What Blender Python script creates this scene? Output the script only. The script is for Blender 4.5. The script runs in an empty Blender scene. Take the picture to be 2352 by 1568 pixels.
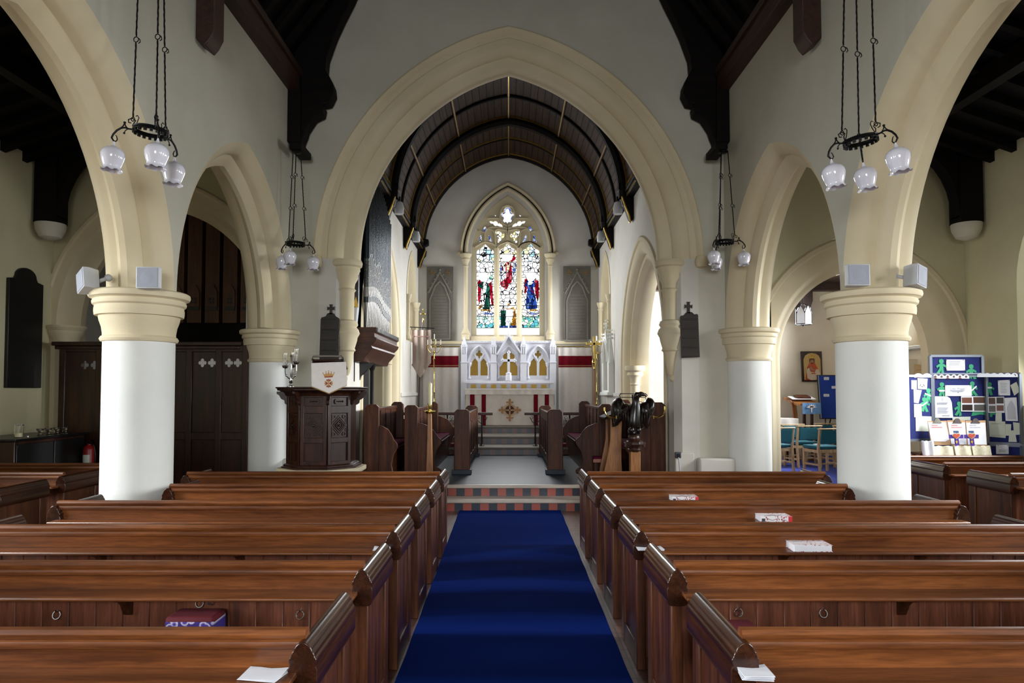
import bpy, bmesh, math, random
from mathutils import Vector, Matrix, geometry
random.seed(7)
PI = math.pi
C = bpy.context.scene.collection
H, F = 1.75, 1568.0            # eye height, focal length in px of the 2352 wide frame
PITCH = math.radians(2.0)
CY, CX = 842.3, 1168.0
def at(px, py, Y):             # the point of the plane at distance Y that is seen at a pixel
    t = (CY-py)/F
    dz = Y*(t*math.cos(PITCH)+math.sin(PITCH))/(math.cos(PITCH)-t*math.sin(PITCH))
    D = Y*math.cos(PITCH)+dz*math.sin(PITCH)
    return Vector(((px-CX)*D/F, Y, H+dz))
def zy(py, Y): return at(CX, py, Y).z
def xx(px, py, Y): return at(px, py, Y).x

# ---------------------------------------------------------------- mesh builder
class MB:
    def __init__(s): s.v=[]; s.f=[]; s.sm=[]; s.mi=[]; s.M=None; s.mat=0
    def add(s, vs, fs, smooth=False):
        n=len(s.v)
        for p in vs:
            p=Vector(p); s.v.append(s.M@p if s.M else p)
        for f in fs:
            s.f.append([i+n for i in f]); s.sm.append(smooth); s.mi.append(s.mat)
        return s
    def box(s,x0,x1,y0,y1,z0,z1):
        x0,x1=min(x0,x1),max(x0,x1); y0,y1=min(y0,y1),max(y0,y1); z0,z1=min(z0,z1),max(z0,z1)
        return s.add([(x0,y0,z0),(x1,y0,z0),(x1,y1,z0),(x0,y1,z0),(x0,y0,z1),(x1,y0,z1),(x1,y1,z1),(x0,y1,z1)],
              [(0,3,2,1),(4,5,6,7),(0,1,5,4),(1,2,6,5),(2,3,7,6),(3,0,4,7)])
    def prism(s, poly, mp, d0, d1, holes=(), smooth=False):
        # poly: 2-D outline; mp(u,v,d)->xyz
        loops=[list(poly)]+[list(h) for h in holes]
        flat=[p for l in loops for p in l]
        if holes:
            tris=geometry.tessellate_polygon([[Vector((p[0],p[1],0)) for p in l] for l in loops])
            fs=[list(t) for t in tris]
        else: fs=[list(range(len(poly)))]
        n=len(flat)
        V=[mp(p[0],p[1],d0) for p in flat]+[mp(p[0],p[1],d1) for p in flat]
        s.add(V,[list(f) for f in fs]+[[i+n for i in reversed(f)] for f in fs])
        base=len(s.v)-2*n; k=0
        for l in loops:
            m=len(l)
            for i in range(m):
                a=base+k+i; b=base+k+(i+1)%m
                s.f.append([a,b,b+n,a+n]); s.sm.append(smooth); s.mi.append(s.mat)
            k+=m
        return s
    def xz(s, poly, y0, y1, holes=(), smooth=False): return s.prism(poly, lambda u,v,d:(u,d,v), y0, y1, holes, smooth)
    def yz(s, poly, x0, x1, holes=(), smooth=False): return s.prism(poly, lambda u,v,d:(d,u,v), x0, x1, holes, smooth)
    def xy(s, poly, z0, z1, holes=(), smooth=False): return s.prism(poly, lambda u,v,d:(u,v,d), z0, z1, holes, smooth)
    def lathe(s, prof, c=(0,0,0), n=24, a0=0, a1=2*PI, smooth=True, ripple=None, cap=True):
        full=abs(a1-a0-2*PI)<1e-6; m=n if full else n+1; V=[]
        for k,(r,z) in enumerate(prof):
            for i in range(m):
                a=a0+(a1-a0)*i/n; rr=r; zz=z
                if ripple: rr,zz=ripple(k,a,r,z)
                V.append((c[0]+rr*math.cos(a),c[1]+rr*math.sin(a),c[2]+zz))
        Fs=[]
        for k in range(len(prof)-1):
            for i in range(n):
                j=(i+1)%m; Fs.append((k*m+i,k*m+j,(k+1)*m+j,(k+1)*m+i))
        if cap and full:
            if prof[0][0]>1e-4: Fs.append(tuple(reversed(range(m))))
            if prof[-1][0]>1e-4: Fs.append(tuple((len(prof)-1)*m+i for i in range(m)))
        return s.add(V,Fs,smooth)
    def tube(s, pts, r, n=8, closed=False, flat=None):
        pts=[Vector(p) for p in pts]; N=len(pts)
        R=r if isinstance(r,(list,tuple)) else [r]*N
        V=[]; up=None
        for i,p in enumerate(pts):
            if closed: t=(pts[(i+1)%N]-pts[i-1])
            else: t=pts[min(i+1,N-1)]-pts[max(i-1,0)]
            t.normalize()
            if up is None:
                up=Vector((0,0,1)) if abs(t.z)<.9 else Vector((1,0,0))
            a=(up-t*up.dot(t))
            if a.length<1e-5: a=t.orthogonal()
            a.normalize(); b=t.cross(a); up=a
            for k in range(n):
                w=2*PI*k/n
                V.append(p+a*math.cos(w)*R[i]+b*math.sin(w)*R[i]*(flat or 1))
        Fs=[]
        for i in range(N if closed else N-1):
            j=(i+1)%N
            for k in range(n): Fs.append((i*n+k,i*n+(k+1)%n,j*n+(k+1)%n,j*n+k))
        if not closed:
            Fs.append(tuple(reversed(range(n)))); Fs.append(tuple((N-1)*n+k for k in range(n)))
        return s.add(V,Fs,True)
    def cyl(s,p0,p1,r,n=16): return s.tube([p0,p1],r,n)
    def sphere(s,c,r,n=16,sx=1,sy=1,sz=1):
        V=[];m=n//2
        for i in range(m+1):
            for j in range(n):
                a=PI*i/m;b=2*PI*j/n
                V.append((c[0]+r*sx*math.sin(a)*math.cos(b),c[1]+r*sy*math.sin(a)*math.sin(b),c[2]+r*sz*math.cos(a)))
        Fs=[(i*n+j,(i+1)*n+j,(i+1)*n+(j+1)%n,i*n+(j+1)%n) for i in range(m) for j in range(n)]
        return s.add(V,Fs,True)
    def strip(s, rows, smooth=True, closed=False):   # grid of points: list of equal rows
        n=len(rows[0]); V=[p for r in rows for p in r]; Fs=[]
        for i in range(len(rows)-1):
            for j in range(n if closed else n-1):
                k=(j+1)%n
                Fs.append((i*n+j,i*n+k,(i+1)*n+k,(i+1)*n+j))
        return s.add(V,Fs,smooth)
    def sheet(s, grid, th, nrm=(0,1,0)):   # a thick sheet from a grid of points
        o=Vector(nrm)*th; R=len(grid); n=len(grid[0])
        V=[Vector(p) for r in grid for p in r]; W=[p+o for p in V]; k=R*n; Fs=[]
        for i in range(R-1):
            for j in range(n-1):
                q=(i*n+j,i*n+j+1,(i+1)*n+j+1,(i+1)*n+j); Fs.append(q); Fs.append(tuple(x+k for x in reversed(q)))
        edge=[i for i in range(n)]+[i*n+n-1 for i in range(1,R)]+[(R-1)*n+j for j in range(n-2,-1,-1)]+[i*n for i in range(R-2,0,-1)]
        for a,b in zip(edge,edge[1:]+edge[:1]): Fs.append((a,a+k,b+k,b))
        return s.add(V+W,Fs,True)

def wloc(o):
    v=Vector((0,0,0))
    while o: v=v+o.location; o=o.parent
    return v
def obj(name, mb, mat, parent=None, world=False, bevel=0, seg=2, recenter=False, sub=0):
    vs=mb.v; loc=Vector((0,0,0))
    if world and parent is not None:
        w=wloc(parent); vs=[p-w for p in vs]
    if recenter:
        xs=[p.x for p in vs]; ys=[p.y for p in vs]; zs=[p.z for p in vs]
        loc=Vector(((min(xs)+max(xs))/2,(min(ys)+max(ys))/2,min(zs))); vs=[p-loc for p in vs]
    me=bpy.data.meshes.new(name); me.from_pydata([tuple(p) for p in vs],[],mb.f)
    me.polygons.foreach_set('use_smooth',mb.sm)
    mats=mat if isinstance(mat,(list,tuple)) else [mat]
    for m in mats: me.materials.append(m)
    if len(mats)>1: me.polygons.foreach_set('material_index',mb.mi)
    bm=bmesh.new(); bm.from_mesh(me); bmesh.ops.recalc_face_normals(bm,faces=bm.faces); bm.to_mesh(me); bm.free()
    me.update()
    try: me.set_sharp_from_angle(angle=math.radians(38))
    except Exception: pass
    o=bpy.data.objects.new(name,me); C.objects.link(o); o.location=loc
    if parent is not None: o.parent=parent
    if bevel:
        b=o.modifiers.new('bevel','BEVEL'); b.width=bevel; b.segments=seg; b.limit_method='ANGLE'; b.angle_limit=math.radians(40)
    if sub:
        b=o.modifiers.new('subd','SUBSURF'); b.levels=sub; b.render_levels=sub
    return o
def tag(o,label,cat,group=None):
    o['label']=label; o['category']=cat
    if group: o['group']=group
    return o
def thing(name,label,cat,loc=(0,0,0),rotz=0,group=None):
    o=bpy.data.objects.new(name,None); C.objects.link(o); o.location=loc; o.rotation_euler=(0,0,rotz); o.empty_display_size=.1
    return tag(o,label,cat,group)
def struct(name,mb,mat,parent=None,**k):
    o=obj(name,mb,mat,parent,**k)
    if parent is None: o['kind']='structure'
    return o
def single(name,mb,mat,label,cat,group=None,**k):
    return tag(obj(name,mb,mat,recenter=True,**k),label,cat,group)
def dup(root,loc,rotz=None,label=None,group=None):
    def cp(o,par):
        c=o.copy(); C.objects.link(c)
        if par is not None: c.parent=par
        for ch in list(o.children): cp(ch,c)
        return c
    r=cp(root,None); r.location=loc
    if rotz is not None: r.rotation_euler=(0,0,rotz)
    if label: r['label']=label
    if group: r['group']=group
    return r

# ---------------------------------------------------------------- materials
def srgb(h):
    if isinstance(h,str):
        h=h.lstrip('#'); c=[int(h[i:i+2],16)/255 for i in (0,2,4)]
    else: c=h
    return tuple((x/12.92 if x<=.04045 else ((x+.055)/1.055)**2.4) for x in c)+(1,)
def newmat(name):
    m=bpy.data.materials.new(name); m.use_nodes=True; nt=m.node_tree
    return m,nt,nt.nodes['Principled BSDF']
def coords(nt,scale=(1,1,1),rnd=True):
    tc=nt.nodes.new('ShaderNodeTexCoord'); mp=nt.nodes.new('ShaderNodeMapping'); mp.inputs['Scale'].default_value=scale
    nt.links.new(tc.outputs['Object'],mp.inputs['Vector'])
    if rnd:
        oi=nt.nodes.new('ShaderNodeObjectInfo'); mu=nt.nodes.new('ShaderNodeMath'); mu.operation='MULTIPLY'; mu.inputs[1].default_value=37
        nt.links.new(oi.outputs['Random'],mu.inputs[0]); nt.links.new(mu.outputs[0],mp.inputs['Location'])
    return mp.outputs['Vector']
def noise(nt,vec,scale,detail=4,rough=.55):
    n=nt.nodes.new('ShaderNodeTexNoise'); n.inputs['Scale'].default_value=scale; n.inputs['Detail'].default_value=detail; n.inputs['Roughness'].default_value=rough
    nt.links.new(vec,n.inputs['Vector']); return n.outputs['Fac']
def ramp(nt,fac,stops):
    r=nt.nodes.new('ShaderNodeValToRGB'); e=r.color_ramp.elements
    while len(e)<len(stops): e.new(.5)
    for i,(p,c) in enumerate(stops): e[i].position=p; e[i].color=srgb(c)
    nt.links.new(fac,r.inputs['Fac']); return r.outputs['Color']
def bump(nt,b,h,strength=.2,dist=.01):
    bp=nt.nodes.new('ShaderNodeBump'); bp.inputs['Strength'].default_value=strength; bp.inputs['Distance'].default_value=dist
    nt.links.new(h,bp.inputs['Height']); nt.links.new(bp.outputs['Normal'],b.inputs['Normal'])
def plain(name,col,rough=.5,metal=0,var=.06,scale=8,bmp=0,spec=None):
    m,nt,b=newmat(name); c=srgb(col); v=coords(nt)
    n=noise(nt,v,scale); hi=[min(1,x*(1+var)) for x in c[:3]]; lo=[x*(1-var) for x in c[:3]]
    r=nt.nodes.new('ShaderNodeValToRGB'); r.color_ramp.elements[0].color=(*lo,1); r.color_ramp.elements[1].color=(*hi,1)
    r.color_ramp.elements[0].position=.3; r.color_ramp.elements[1].position=.7
    nt.links.new(n,r.inputs['Fac']); nt.links.new(r.outputs['Color'],b.inputs['Base Color'])
    b.inputs['Roughness'].default_value=rough; b.inputs['Metallic'].default_value=metal
    if spec is not None: b.inputs['Specular IOR Level'].default_value=spec
    if bmp: bump(nt,b,noise(nt,v,scale*12,3),bmp,.004)
    return m
def plaster(name,c1,c2,rough=.85):
    m,nt,b=newmat(name); v=coords(nt,rnd=False)
    col=ramp(nt,noise(nt,v,.9,5,.6),[(.35,c1),(.65,c2)])
    nt.links.new(col,b.inputs['Base Color']); b.inputs['Roughness'].default_value=rough; b.inputs['Specular IOR Level'].default_value=.25
    bump(nt,b,noise(nt,v,14,5),.12,.01); return m
def wood(name,dark,mid,light,grain='X',rough=.38,k=1.0,spec=.5,coat=0):
    m,nt,b=newmat(name)
    s={'X':(.7,9,9),'Y':(9,.7,9),'Z':(9,9,.7)}[grain]
    v=coords(nt,tuple(x*k for x in s)); n1=noise(nt,v,1.6,6,.62)
    col=ramp(nt,n1,[(.28,dark),(.5,mid),(.74,light)])
    v2=coords(nt,tuple(x*k*5 for x in s)); n2=noise(nt,v2,2.2,3)
    mx=nt.nodes.new('ShaderNodeMix'); mx.data_type='RGBA'; mx.blend_type='MULTIPLY'; mx.inputs[0].default_value=.5
    c2=ramp(nt,n2,[(.3,'#8a8078'),(.6,'#ffffff')])
    nt.links.new(col,mx.inputs[6]); nt.links.new(c2,mx.inputs[7]); nt.links.new(mx.outputs[2],b.inputs['Base Color'])
    b.inputs['Roughness'].default_value=rough; b.inputs['Specular IOR Level'].default_value=spec
    if coat: b.inputs['Coat Weight'].default_value=coat; b.inputs['Coat Roughness'].default_value=.15
    bump(nt,b,n2,.08,.003); return m
def emit(name,col,strength):
    m=bpy.data.materials.new(name); m.use_nodes=True; nt=m.node_tree; nt.nodes.clear()
    o=nt.nodes.new('ShaderNodeOutputMaterial'); e=nt.nodes.new('ShaderNodeEmission'); e.inputs[0].default_value=srgb(col); e.inputs[1].default_value=strength
    nt.links.new(e.outputs[0],o.inputs[0]); return m
def stained(name,cols,scale,strength,lead=.035,stretch=(1,1,1),leadcol='#101015'):
    # daylight through leaded coloured glass: Voronoi quarries with dark leads
    m=bpy.data.materials.new(name); m.use_nodes=True; nt=m.node_tree; nt.nodes.clear()
    o=nt.nodes.new('ShaderNodeOutputMaterial'); e=nt.nodes.new('ShaderNodeEmission')
    v=coords(nt,stretch,False)
    a=nt.nodes.new('ShaderNodeTexVoronoi'); a.feature='F1'; a.inputs['Scale'].default_value=scale; nt.links.new(v,a.inputs['Vector'])
    d=nt.nodes.new('ShaderNodeTexVoronoi'); d.feature='DISTANCE_TO_EDGE'; d.inputs['Scale'].default_value=scale; nt.links.new(v,d.inputs['Vector'])
    sp=nt.nodes.new('ShaderNodeSeparateColor'); nt.links.new(a.outputs['Color'],sp.inputs[0])
    r=nt.nodes.new('ShaderNodeValToRGB'); r.color_ramp.interpolation='CONSTANT'; el=r.color_ramp.elements
    while len(el)<len(cols): el.new(.5)
    for i,c in enumerate(cols): el[i].position=i/len(cols); el[i].color=srgb(c)
    nt.links.new(sp.outputs[0],r.inputs['Fac'])
    l=nt.nodes.new('ShaderNodeMath'); l.operation='GREATER_THAN'; l.inputs[1].default_value=lead; nt.links.new(d.outputs['Distance'],l.inputs[0])
    mx=nt.nodes.new('ShaderNodeMix'); mx.data_type='RGBA'; mx.inputs[6].default_value=srgb(leadcol)
    nt.links.new(l.outputs[0],mx.inputs[0]); nt.links.new(r.outputs['Color'],mx.inputs[7])
    nt.links.new(mx.outputs[2],e.inputs[0]); e.inputs[1].default_value=strength
    nt.links.new(e.outputs[0],o.inputs[0]); return m
def tiles(name,c1,c2,mortar,scale,bw=.5,rh=.5,ms=.02,offset=0,rough=.4,axes='XY'):
    m,nt,b=newmat(name); v=coords(nt,rnd=False)
    if axes!='XY':
        sx=nt.nodes.new('ShaderNodeSeparateXYZ'); cb=nt.nodes.new('ShaderNodeCombineXYZ'); nt.links.new(v,sx.inputs[0])
        nt.links.new(sx.outputs['XYZ'.index(axes[0])],cb.inputs[0]); nt.links.new(sx.outputs['XYZ'.index(axes[1])],cb.inputs[1]); v=cb.outputs[0]
    t=nt.nodes.new('ShaderNodeTexBrick'); t.offset=offset; t.inputs['Color1'].default_value=srgb(c1); t.inputs['Color2'].default_value=srgb(c2); t.inputs['Mortar'].default_value=srgb(mortar)
    t.inputs['Scale'].default_value=scale; t.inputs['Mortar Size'].default_value=ms; t.inputs['Brick Width'].default_value=bw; t.inputs['Row Height'].default_value=rh; t.inputs['Bias'].default_value=0
    nt.links.new(v,t.inputs['Vector'])
    mx=nt.nodes.new('ShaderNodeMix'); mx.data_type='RGBA'; mx.blend_type='MULTIPLY'; mx.inputs[0].default_value=.6
    nt.links.new(t.outputs['Color'],mx.inputs[6]); nt.links.new(ramp(nt,noise(nt,v,3,5),[(.3,'#a09a94'),(.7,'#ffffff')]),mx.inputs[7])
    nt.links.new(mx.outputs[2],b.inputs['Base Color']); b.inputs['Roughness'].default_value=rough
    bump(nt,b,t.outputs['Fac'],-.15,.004); return m
def glass(name,col=(1,1,1,1),rough=.02,trans=1.0,ior=1.45,alpha=None):
    m,nt,b=newmat(name); b.inputs['Base Color'].default_value=col; b.inputs['Roughness'].default_value=rough
    b.inputs['Transmission Weight'].default_value=trans; b.inputs['IOR'].default_value=ior; return m

M_wall=plaster('limewashed_plaster','#bcb8a8','#c8c4b5')
M_cream=plaster('cream_stone','#cbbd9c','#d6c9ac')
M_aisle=plaster('aisle_plaster','#bdb693','#c8c1a0')
M_white=plaster('white_limewash','#d9dad6','#e4e4df')
M_greywall=plaster('chancel_plaster','#c4bfb6','#d0ccc4')
M_chap=plaster('chapel_plaster','#e8dcc4','#efe6d2')
M_pew=wood('pew_oak','#47230e','#6d3d1c','#8c5228','X',.34)
M_pewz=wood('pew_end_oak','#2c150b','#4a2715','#63391f','Z',.36,spec=.35)
M_pewy=wood('pew_cap_oak','#1f0f08','#33190d','#472817','Y',.22)
M_plank=wood('pew_board','#4e2817','#744029','#8d553d','Z',.45)
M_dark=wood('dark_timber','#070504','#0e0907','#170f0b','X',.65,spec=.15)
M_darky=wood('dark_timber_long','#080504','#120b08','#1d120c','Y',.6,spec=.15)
M_beam=wood('brown_beam','#22120c','#3a2015','#4a2b1c','Y',.5)
M_oakd=wood('dark_oak','#1c0f0a','#33190f','#4c2a18','Z',.32)
M_oakdx=wood('dark_oak_rail','#20110b','#3c2014','#56301c','X',.4,spec=.25)
M_stall=wood('stall_oak','#2a150c','#4a2716','#603721','Z',.45,spec=.2)
M_stally=wood('stall_oak_long','#2a150c','#48271a','#5e3822','Y',.42,spec=.22)
M_lightoak=wood('golden_oak','#6b3e1c','#95602f','#b27a42','Z',.4)
M_pale=wood('pale_ash','#a98a63','#c2a37b','#d2b892','Z',.5)
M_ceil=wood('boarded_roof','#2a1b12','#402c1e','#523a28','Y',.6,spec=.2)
M_black=plain('black_paint','#0b0b0d',.35,0,.1)
M_ebony=plain('ebonised_board','#0a0908',.45,0,.15)
M_iron=plain('black_iron','#0d0e10',.45,.6,.1)
M_gilt=plain('gilt','#c9a550',.3,.9,.1)
M_brass=plain('brass','#c8ae62',.18,1,.05)
M_steel=plain('polished_silver','#c9c9cb',.15,1,.05)
M_ivory=plain('reredos_white','#dadae3',.6,0,.03,8,0,.2)
M_gold=plain('gold_panel','#b08a2c',.45,.35,.08)
M_cloth=plain('white_linen','#e2dbd5',.85,0,.04,20,.1,.1)
M_frontal=plain('cream_silk','#d9cfc6',.7,0,.05,10,.1)
M_red=plain('crimson_silk','#6e0b1b',.75,0,.15,12,.1,.1)
M_carpet,_nt,_b=newmat('blue_carpet_pile')
_v=coords(_nt,rnd=False); _nt.links.new(ramp(_nt,noise(_nt,_v,420,2),[(.3,'#04164e'),(.7,'#08246c')]),_b.inputs['Base Color'])
_b.inputs['Roughness'].default_value=.95; _b.inputs['Specular IOR Level'].default_value=.02; bump(_nt,_b,noise(_nt,_v,500,2),.3,.004)
M_chapcarpet=plain('chapel_blue_carpet','#2f3f9c',.95,0,.1,200,.2)
M_purple=plain('purple_velvet','#561330',.85,0,.2,15,.1,.08)
M_maroon=plain('maroon_velvet','#5e0f1c',.8,0,.15,15,.1)
M_slate=plain('slate_floor','#28313c',.5,0,.25,2.2,.1,.25)
M_stone=plain('worn_step_stone','#a89c90',.45,0,.12,4,.15)
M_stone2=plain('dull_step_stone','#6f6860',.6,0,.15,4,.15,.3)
M_tilefloor=tiles('quarry_tile_floor','#6b4a40','#5a4038','#3a2f2a',3.2,.5,.5,.02)
M_checkr=tiles('red_black_tiles','#8c4436','#8c4436','#4a3c36',1,.16,.2,.004)
M_check,_nt,_b=newmat('red_and_black_riser_tiles')
_v=coords(_nt,rnd=False); _ck=_nt.nodes.new('ShaderNodeTexChecker'); _ck.inputs['Scale'].default_value=1; _ck.inputs['Color1'].default_value=srgb('#8d4234'); _ck.inputs['Color2'].default_value=srgb('#1f2530')
_mp=_nt.nodes.new('ShaderNodeMapping'); _mp.inputs['Scale'].default_value=(8,.001,.001); _mp.inputs['Location'].default_value=(.3,.5,.5); _nt.links.new(_v,_mp.inputs['Vector']); _nt.links.new(_mp.outputs[0],_ck.inputs['Vector']); _nt.links.new(_ck.outputs['Color'],_b.inputs['Base Color']); _b.inputs['Roughness'].default_value=.35
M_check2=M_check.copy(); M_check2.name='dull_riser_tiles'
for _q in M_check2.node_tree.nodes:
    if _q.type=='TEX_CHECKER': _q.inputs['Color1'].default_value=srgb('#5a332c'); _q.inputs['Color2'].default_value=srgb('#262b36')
M_opal,_nt,_b=newmat('opal_glass'); _b.inputs['Base Color'].default_value=srgb('#e6e4ee'); _b.inputs['Roughness'].default_value=.08; _b.inputs['Transmission Weight'].default_value=.12; _b.inputs['Coat Weight'].default_value=.6; _b.inputs['Subsurface Weight'].default_value=.0
M_glass=glass('clear_glass')
M_speaker=plain('white_plastic','#bcbdc0',.5,0,.03)
M_grille=plain('grey_speaker_grille','#9497a2',.7,0,.06,300,.2)
M_paper=plain('white_paper','#dfe0e6',.8,0,.03,10)
M_paperc=plain('cream_paper','#c9cdc0',.85,0,.04,10)
M_ink=plain('dark_print','#3c3c44',.8)
M_inkl=plain('grey_print','#9a9ba4',.8)
M_redink=plain('red_print','#b0584e',.8)
M_slategrey=plain('grey_stone_panel','#5c5850',.6,0,.1,6,.1)
M_slatelight=plain('carved_stone_relief','#756f64',.6,0,.1,6,.1)
M_wax=plain('ivory_wax','#e6dcae',.4,0,.02)
M_waxw=plain('white_wax','#eeeae0',.4,0,.02)
M_teal=plain('teal_fabric','#135e6e',.85,0,.1,30,.1)
M_tealdk=M_teal
M_navy=plain('navy_felt','#101c5c',.95,0,.08,60,.1)
M_royal=plain('royal_blue_felt','#1a3d99',.95,0,.08,60,.1)
M_alu=plain('grey_aluminium','#6e7480',.45,.5,.05)
M_green=plain('green_card','#2f9166',.8,0,.06)
# ================================================================ the building
def arch_c(a,h): return (h*h-a*a)/(2*a)
def arch_pts(cx,zs,a,c,o=0,n=14):
    R=a+c+o; t1=math.acos(max(-1,min(1,c/R)))
    r=[(cx-c+R*math.cos(t1*i/n), zs+R*math.sin(t1*i/n)) for i in range(n+1)]
    l=[(2*cx-x,z) for x,z in r]
    return l[:-1]+list(reversed(r))          # left springing, over the apex, to the right springing
def mould(mb,prof,cx,zs,a,c,mp,z0=None,n=14):
    rows=[]
    for o,d in prof:
        p=arch_pts(cx,zs,a,c,o,n)
        if z0 is not None: p=[(p[0][0],z0)]+p+[(p[-1][0],z0)]
        rows.append([mp(u,z,d) for u,z in p])
    mb.strip(rows); return mb
W=10.24                                      # chancel arch wall
NX=3.26; NT=.66                              # nave wall face, thickness
AX=6.88                                      # aisle wall face
CXW=2.5                                      # chancel side wall face
# ---- floors
struct('floor',MB().box(-7.4,7.4,-6.5,10.0,-.2,0),M_tilefloor)
m=MB(); m.box(-CXW-.05,CXW+.05,10.41,15.3,-.2,.329); struct('floor',m,M_slate)
struct('floor',MB().box(2.95,8.2,10.25,15.3,-.2,.33),M_chapcarpet)
struct('floor',MB().box(-7.4,-3,10.0,15.6,-.2,0),M_tilefloor)
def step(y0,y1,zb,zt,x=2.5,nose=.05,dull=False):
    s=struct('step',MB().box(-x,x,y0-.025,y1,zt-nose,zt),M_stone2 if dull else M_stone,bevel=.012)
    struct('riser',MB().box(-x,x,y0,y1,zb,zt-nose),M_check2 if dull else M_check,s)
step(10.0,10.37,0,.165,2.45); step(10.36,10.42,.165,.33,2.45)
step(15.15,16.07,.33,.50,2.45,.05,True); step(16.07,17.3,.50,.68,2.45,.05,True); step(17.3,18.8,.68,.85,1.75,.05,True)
struct('floor',MB().box(-2.5,2.5,15.2,16.2,.3,.495).box(-2.5,2.5,16.1,18.85,.3,.675),M_tilefloor)
# ---- nave arcades
AS=2.67; AA=1.495; AC=.438; BAY=3.59
PROF=[(.28,0),(.235,.02),(.18,.06),(.145,.11),(.135,.14),(.135,.215),(.105,.215),(.05,.25),(.01,.29),(0,.30)]
PROF=PROF+[(o,NT-d) for o,d in reversed(PROF)]
for sgn,side in ((-1,'left'),(1,'right')):
    cents=[8.445-BAY*k for k in range(4)]
    poly=[(10.24,AS),(10.24,6.7),(-6,6.7),(-6,0),(-4.15,0)]
    for cy in reversed(cents): poly+=arch_pts(cy,AS,AA,AC,.28)
    mb=MB(); mb.yz(poly,sgn*NX,sgn*(NX+NT))
    w=struct('wall_nave_'+side,mb,M_wall)
    for cy in cents:
        mb=MB(); mould(mb,PROF,cy,AS,AA,AC,lambda u,z,d:(sgn*(NX+d),u,z),n=20)
        struct('arch_moulding',mb,M_cream,w)
# ---- aisles
for sgn,side in ((-1,'left'),(1,'right')):
    holes=[]; wins=[8.4,4.85,1.3,-2.2][(s_:=0 if sgn>0 else 1):]
    for cy in wins: holes.append([(cy-.8,1.55)]+arch_pts(cy,3.2,.8,arch_c(.8,1.25),0,8)+[(cy+.8,1.55)])
    mb=MB(); mb.yz([(-6.4,0),(10.9,0),(10.9,5.2),(-6.4,5.2)],sgn*AX,sgn*(AX+.42),holes)
    struct('wall_aisle_'+side,mb,M_aisle)
    # east wall of the aisle with its arch
    if sgn<0: ac,a,zs,h=-5.17,1.44,2.73,1.82; prof=[(.42,0),(.40,-.03),(.36,-.03),(.34,0),(.2,0),(.13,.1),(.1,.2),(0,.28),(0,.4)]
    else: ac,a,zs,h=5.30,1.14,2.25,1.34; prof=[(.53,0),(.5,-.03),(.44,-.03),(.42,0),(.26,0),(.17,.05),(.1,.14),(.08,.15),(0,.22),(0,.4)]
    c=arch_c(a,h); oo=prof[0][0]; ap=arch_pts(ac,zs,a,c,oo)
    xin,xout=sgn*(NX+.3),sgn*(AX+.3)
    if sgn<0: poly=[(xout,0),(ap[0][0],0)]+ap+[(ap[-1][0],0),(xin,0),(xin,6.6),(xout,5.3)]
    else: poly=[(xin,0),(ap[0][0],0)]+ap+[(ap[-1][0],0),(xout,0),(xout,5.3),(xin,6.6)]
    w=struct('wall_aisle_east_'+side,MB().xz(poly,W,W+.4),M_aisle)
    mb=MB(); mould(mb,prof,ac,zs,a,c,lambda u,z,d:(u,W+d,z),0,16); struct('arch_moulding',mb,M_cream,w)
    if sgn<0:
        mb=MB()
        for q in (-1,1): mb.lathe([(.17,zs-.30),(.2,zs-.28),(.18,zs-.25),(.19,zs-.18),(.235,zs-.13),(.24,zs-.08),(.26,zs-.06),(.28,zs-.03),(.27,zs),(0,zs)],(ac+q*(a+.12),W+.12,0),24)
        struct('jamb_capital',mb,M_cream,w)
    # lean-to roof
    mb=MB(); mb.xz([(sgn*(AX+.3),5.04),(sgn*(NX+NT-.1),6.15),(sgn*(NX+NT-.1),6.25),(sgn*(AX+.3),5.14)],-6.4,W+.4)
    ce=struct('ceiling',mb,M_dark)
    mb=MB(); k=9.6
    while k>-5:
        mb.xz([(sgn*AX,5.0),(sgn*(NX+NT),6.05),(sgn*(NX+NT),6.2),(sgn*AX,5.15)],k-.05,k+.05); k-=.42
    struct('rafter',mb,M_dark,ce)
    mb=MB()
    for X in (4.4,5.6): mb.box(sgn*(X-.08),sgn*(X+.08),-6,W,6.2-(X-NX-NT)*.37-.3,6.2-(X-NX-NT)*.37-.05)
    struct('purlin',mb,M_darky,ce)
# ---- chancel arch wall
CA,CS,CC=2.3,3.74,.74
hole=arch_pts(0,CS,CA,CC,.56,20)
poly=[(-3.95,0),(hole[0][0],0)]+hole+[(hole[-1][0],0),(3.95,0),(3.95,6.6),(0,11.2),(-3.95,6.6)]
w=struct('wall_chancel_arch',MB().xz(poly,W,W+.42),M_wall)
OUTP=[(.56,0),(.46,0),(.445,.012),(.43,0),(.34,0),(.30,.015),(.25,.05),(.215,.09),(.2,.13),(.2,.42),(.56,.42)]
mb=MB(); mould(mb,OUTP,0,CS,CA,CC,lambda u,z,d:(u,W+d,z),None,24)
arch=struct('trim_1',mb,M_cream)
mb=MB()
for s in (-1,1): mb.strip([[(s*(CA+o),W+d,z) for z in (0,CS)] for o,d in ((.56,0),(.30,0),(.2,.10),(.2,.42),(.56,.42))])
struct('jamb',mb,M_greywall,arch)
mb=MB(); mould(mb,[(.56,0),(.64,-.02),(.645,-.05),(.62,-.065),(.58,-.05),(.56,-.02),(.54,0)],0,CS-.05,CA,CC,lambda u,z,d:(u,W+d,z),None,24)
for s in (-1,1): mb.lathe([(0,-.1),(.075,-.08),(.1,0),(.075,.08),(0,.1)],(s*(CA+.6),W-.02,CS-.05),12)
struct('hood_mould',mb,M_cream,arch)
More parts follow.
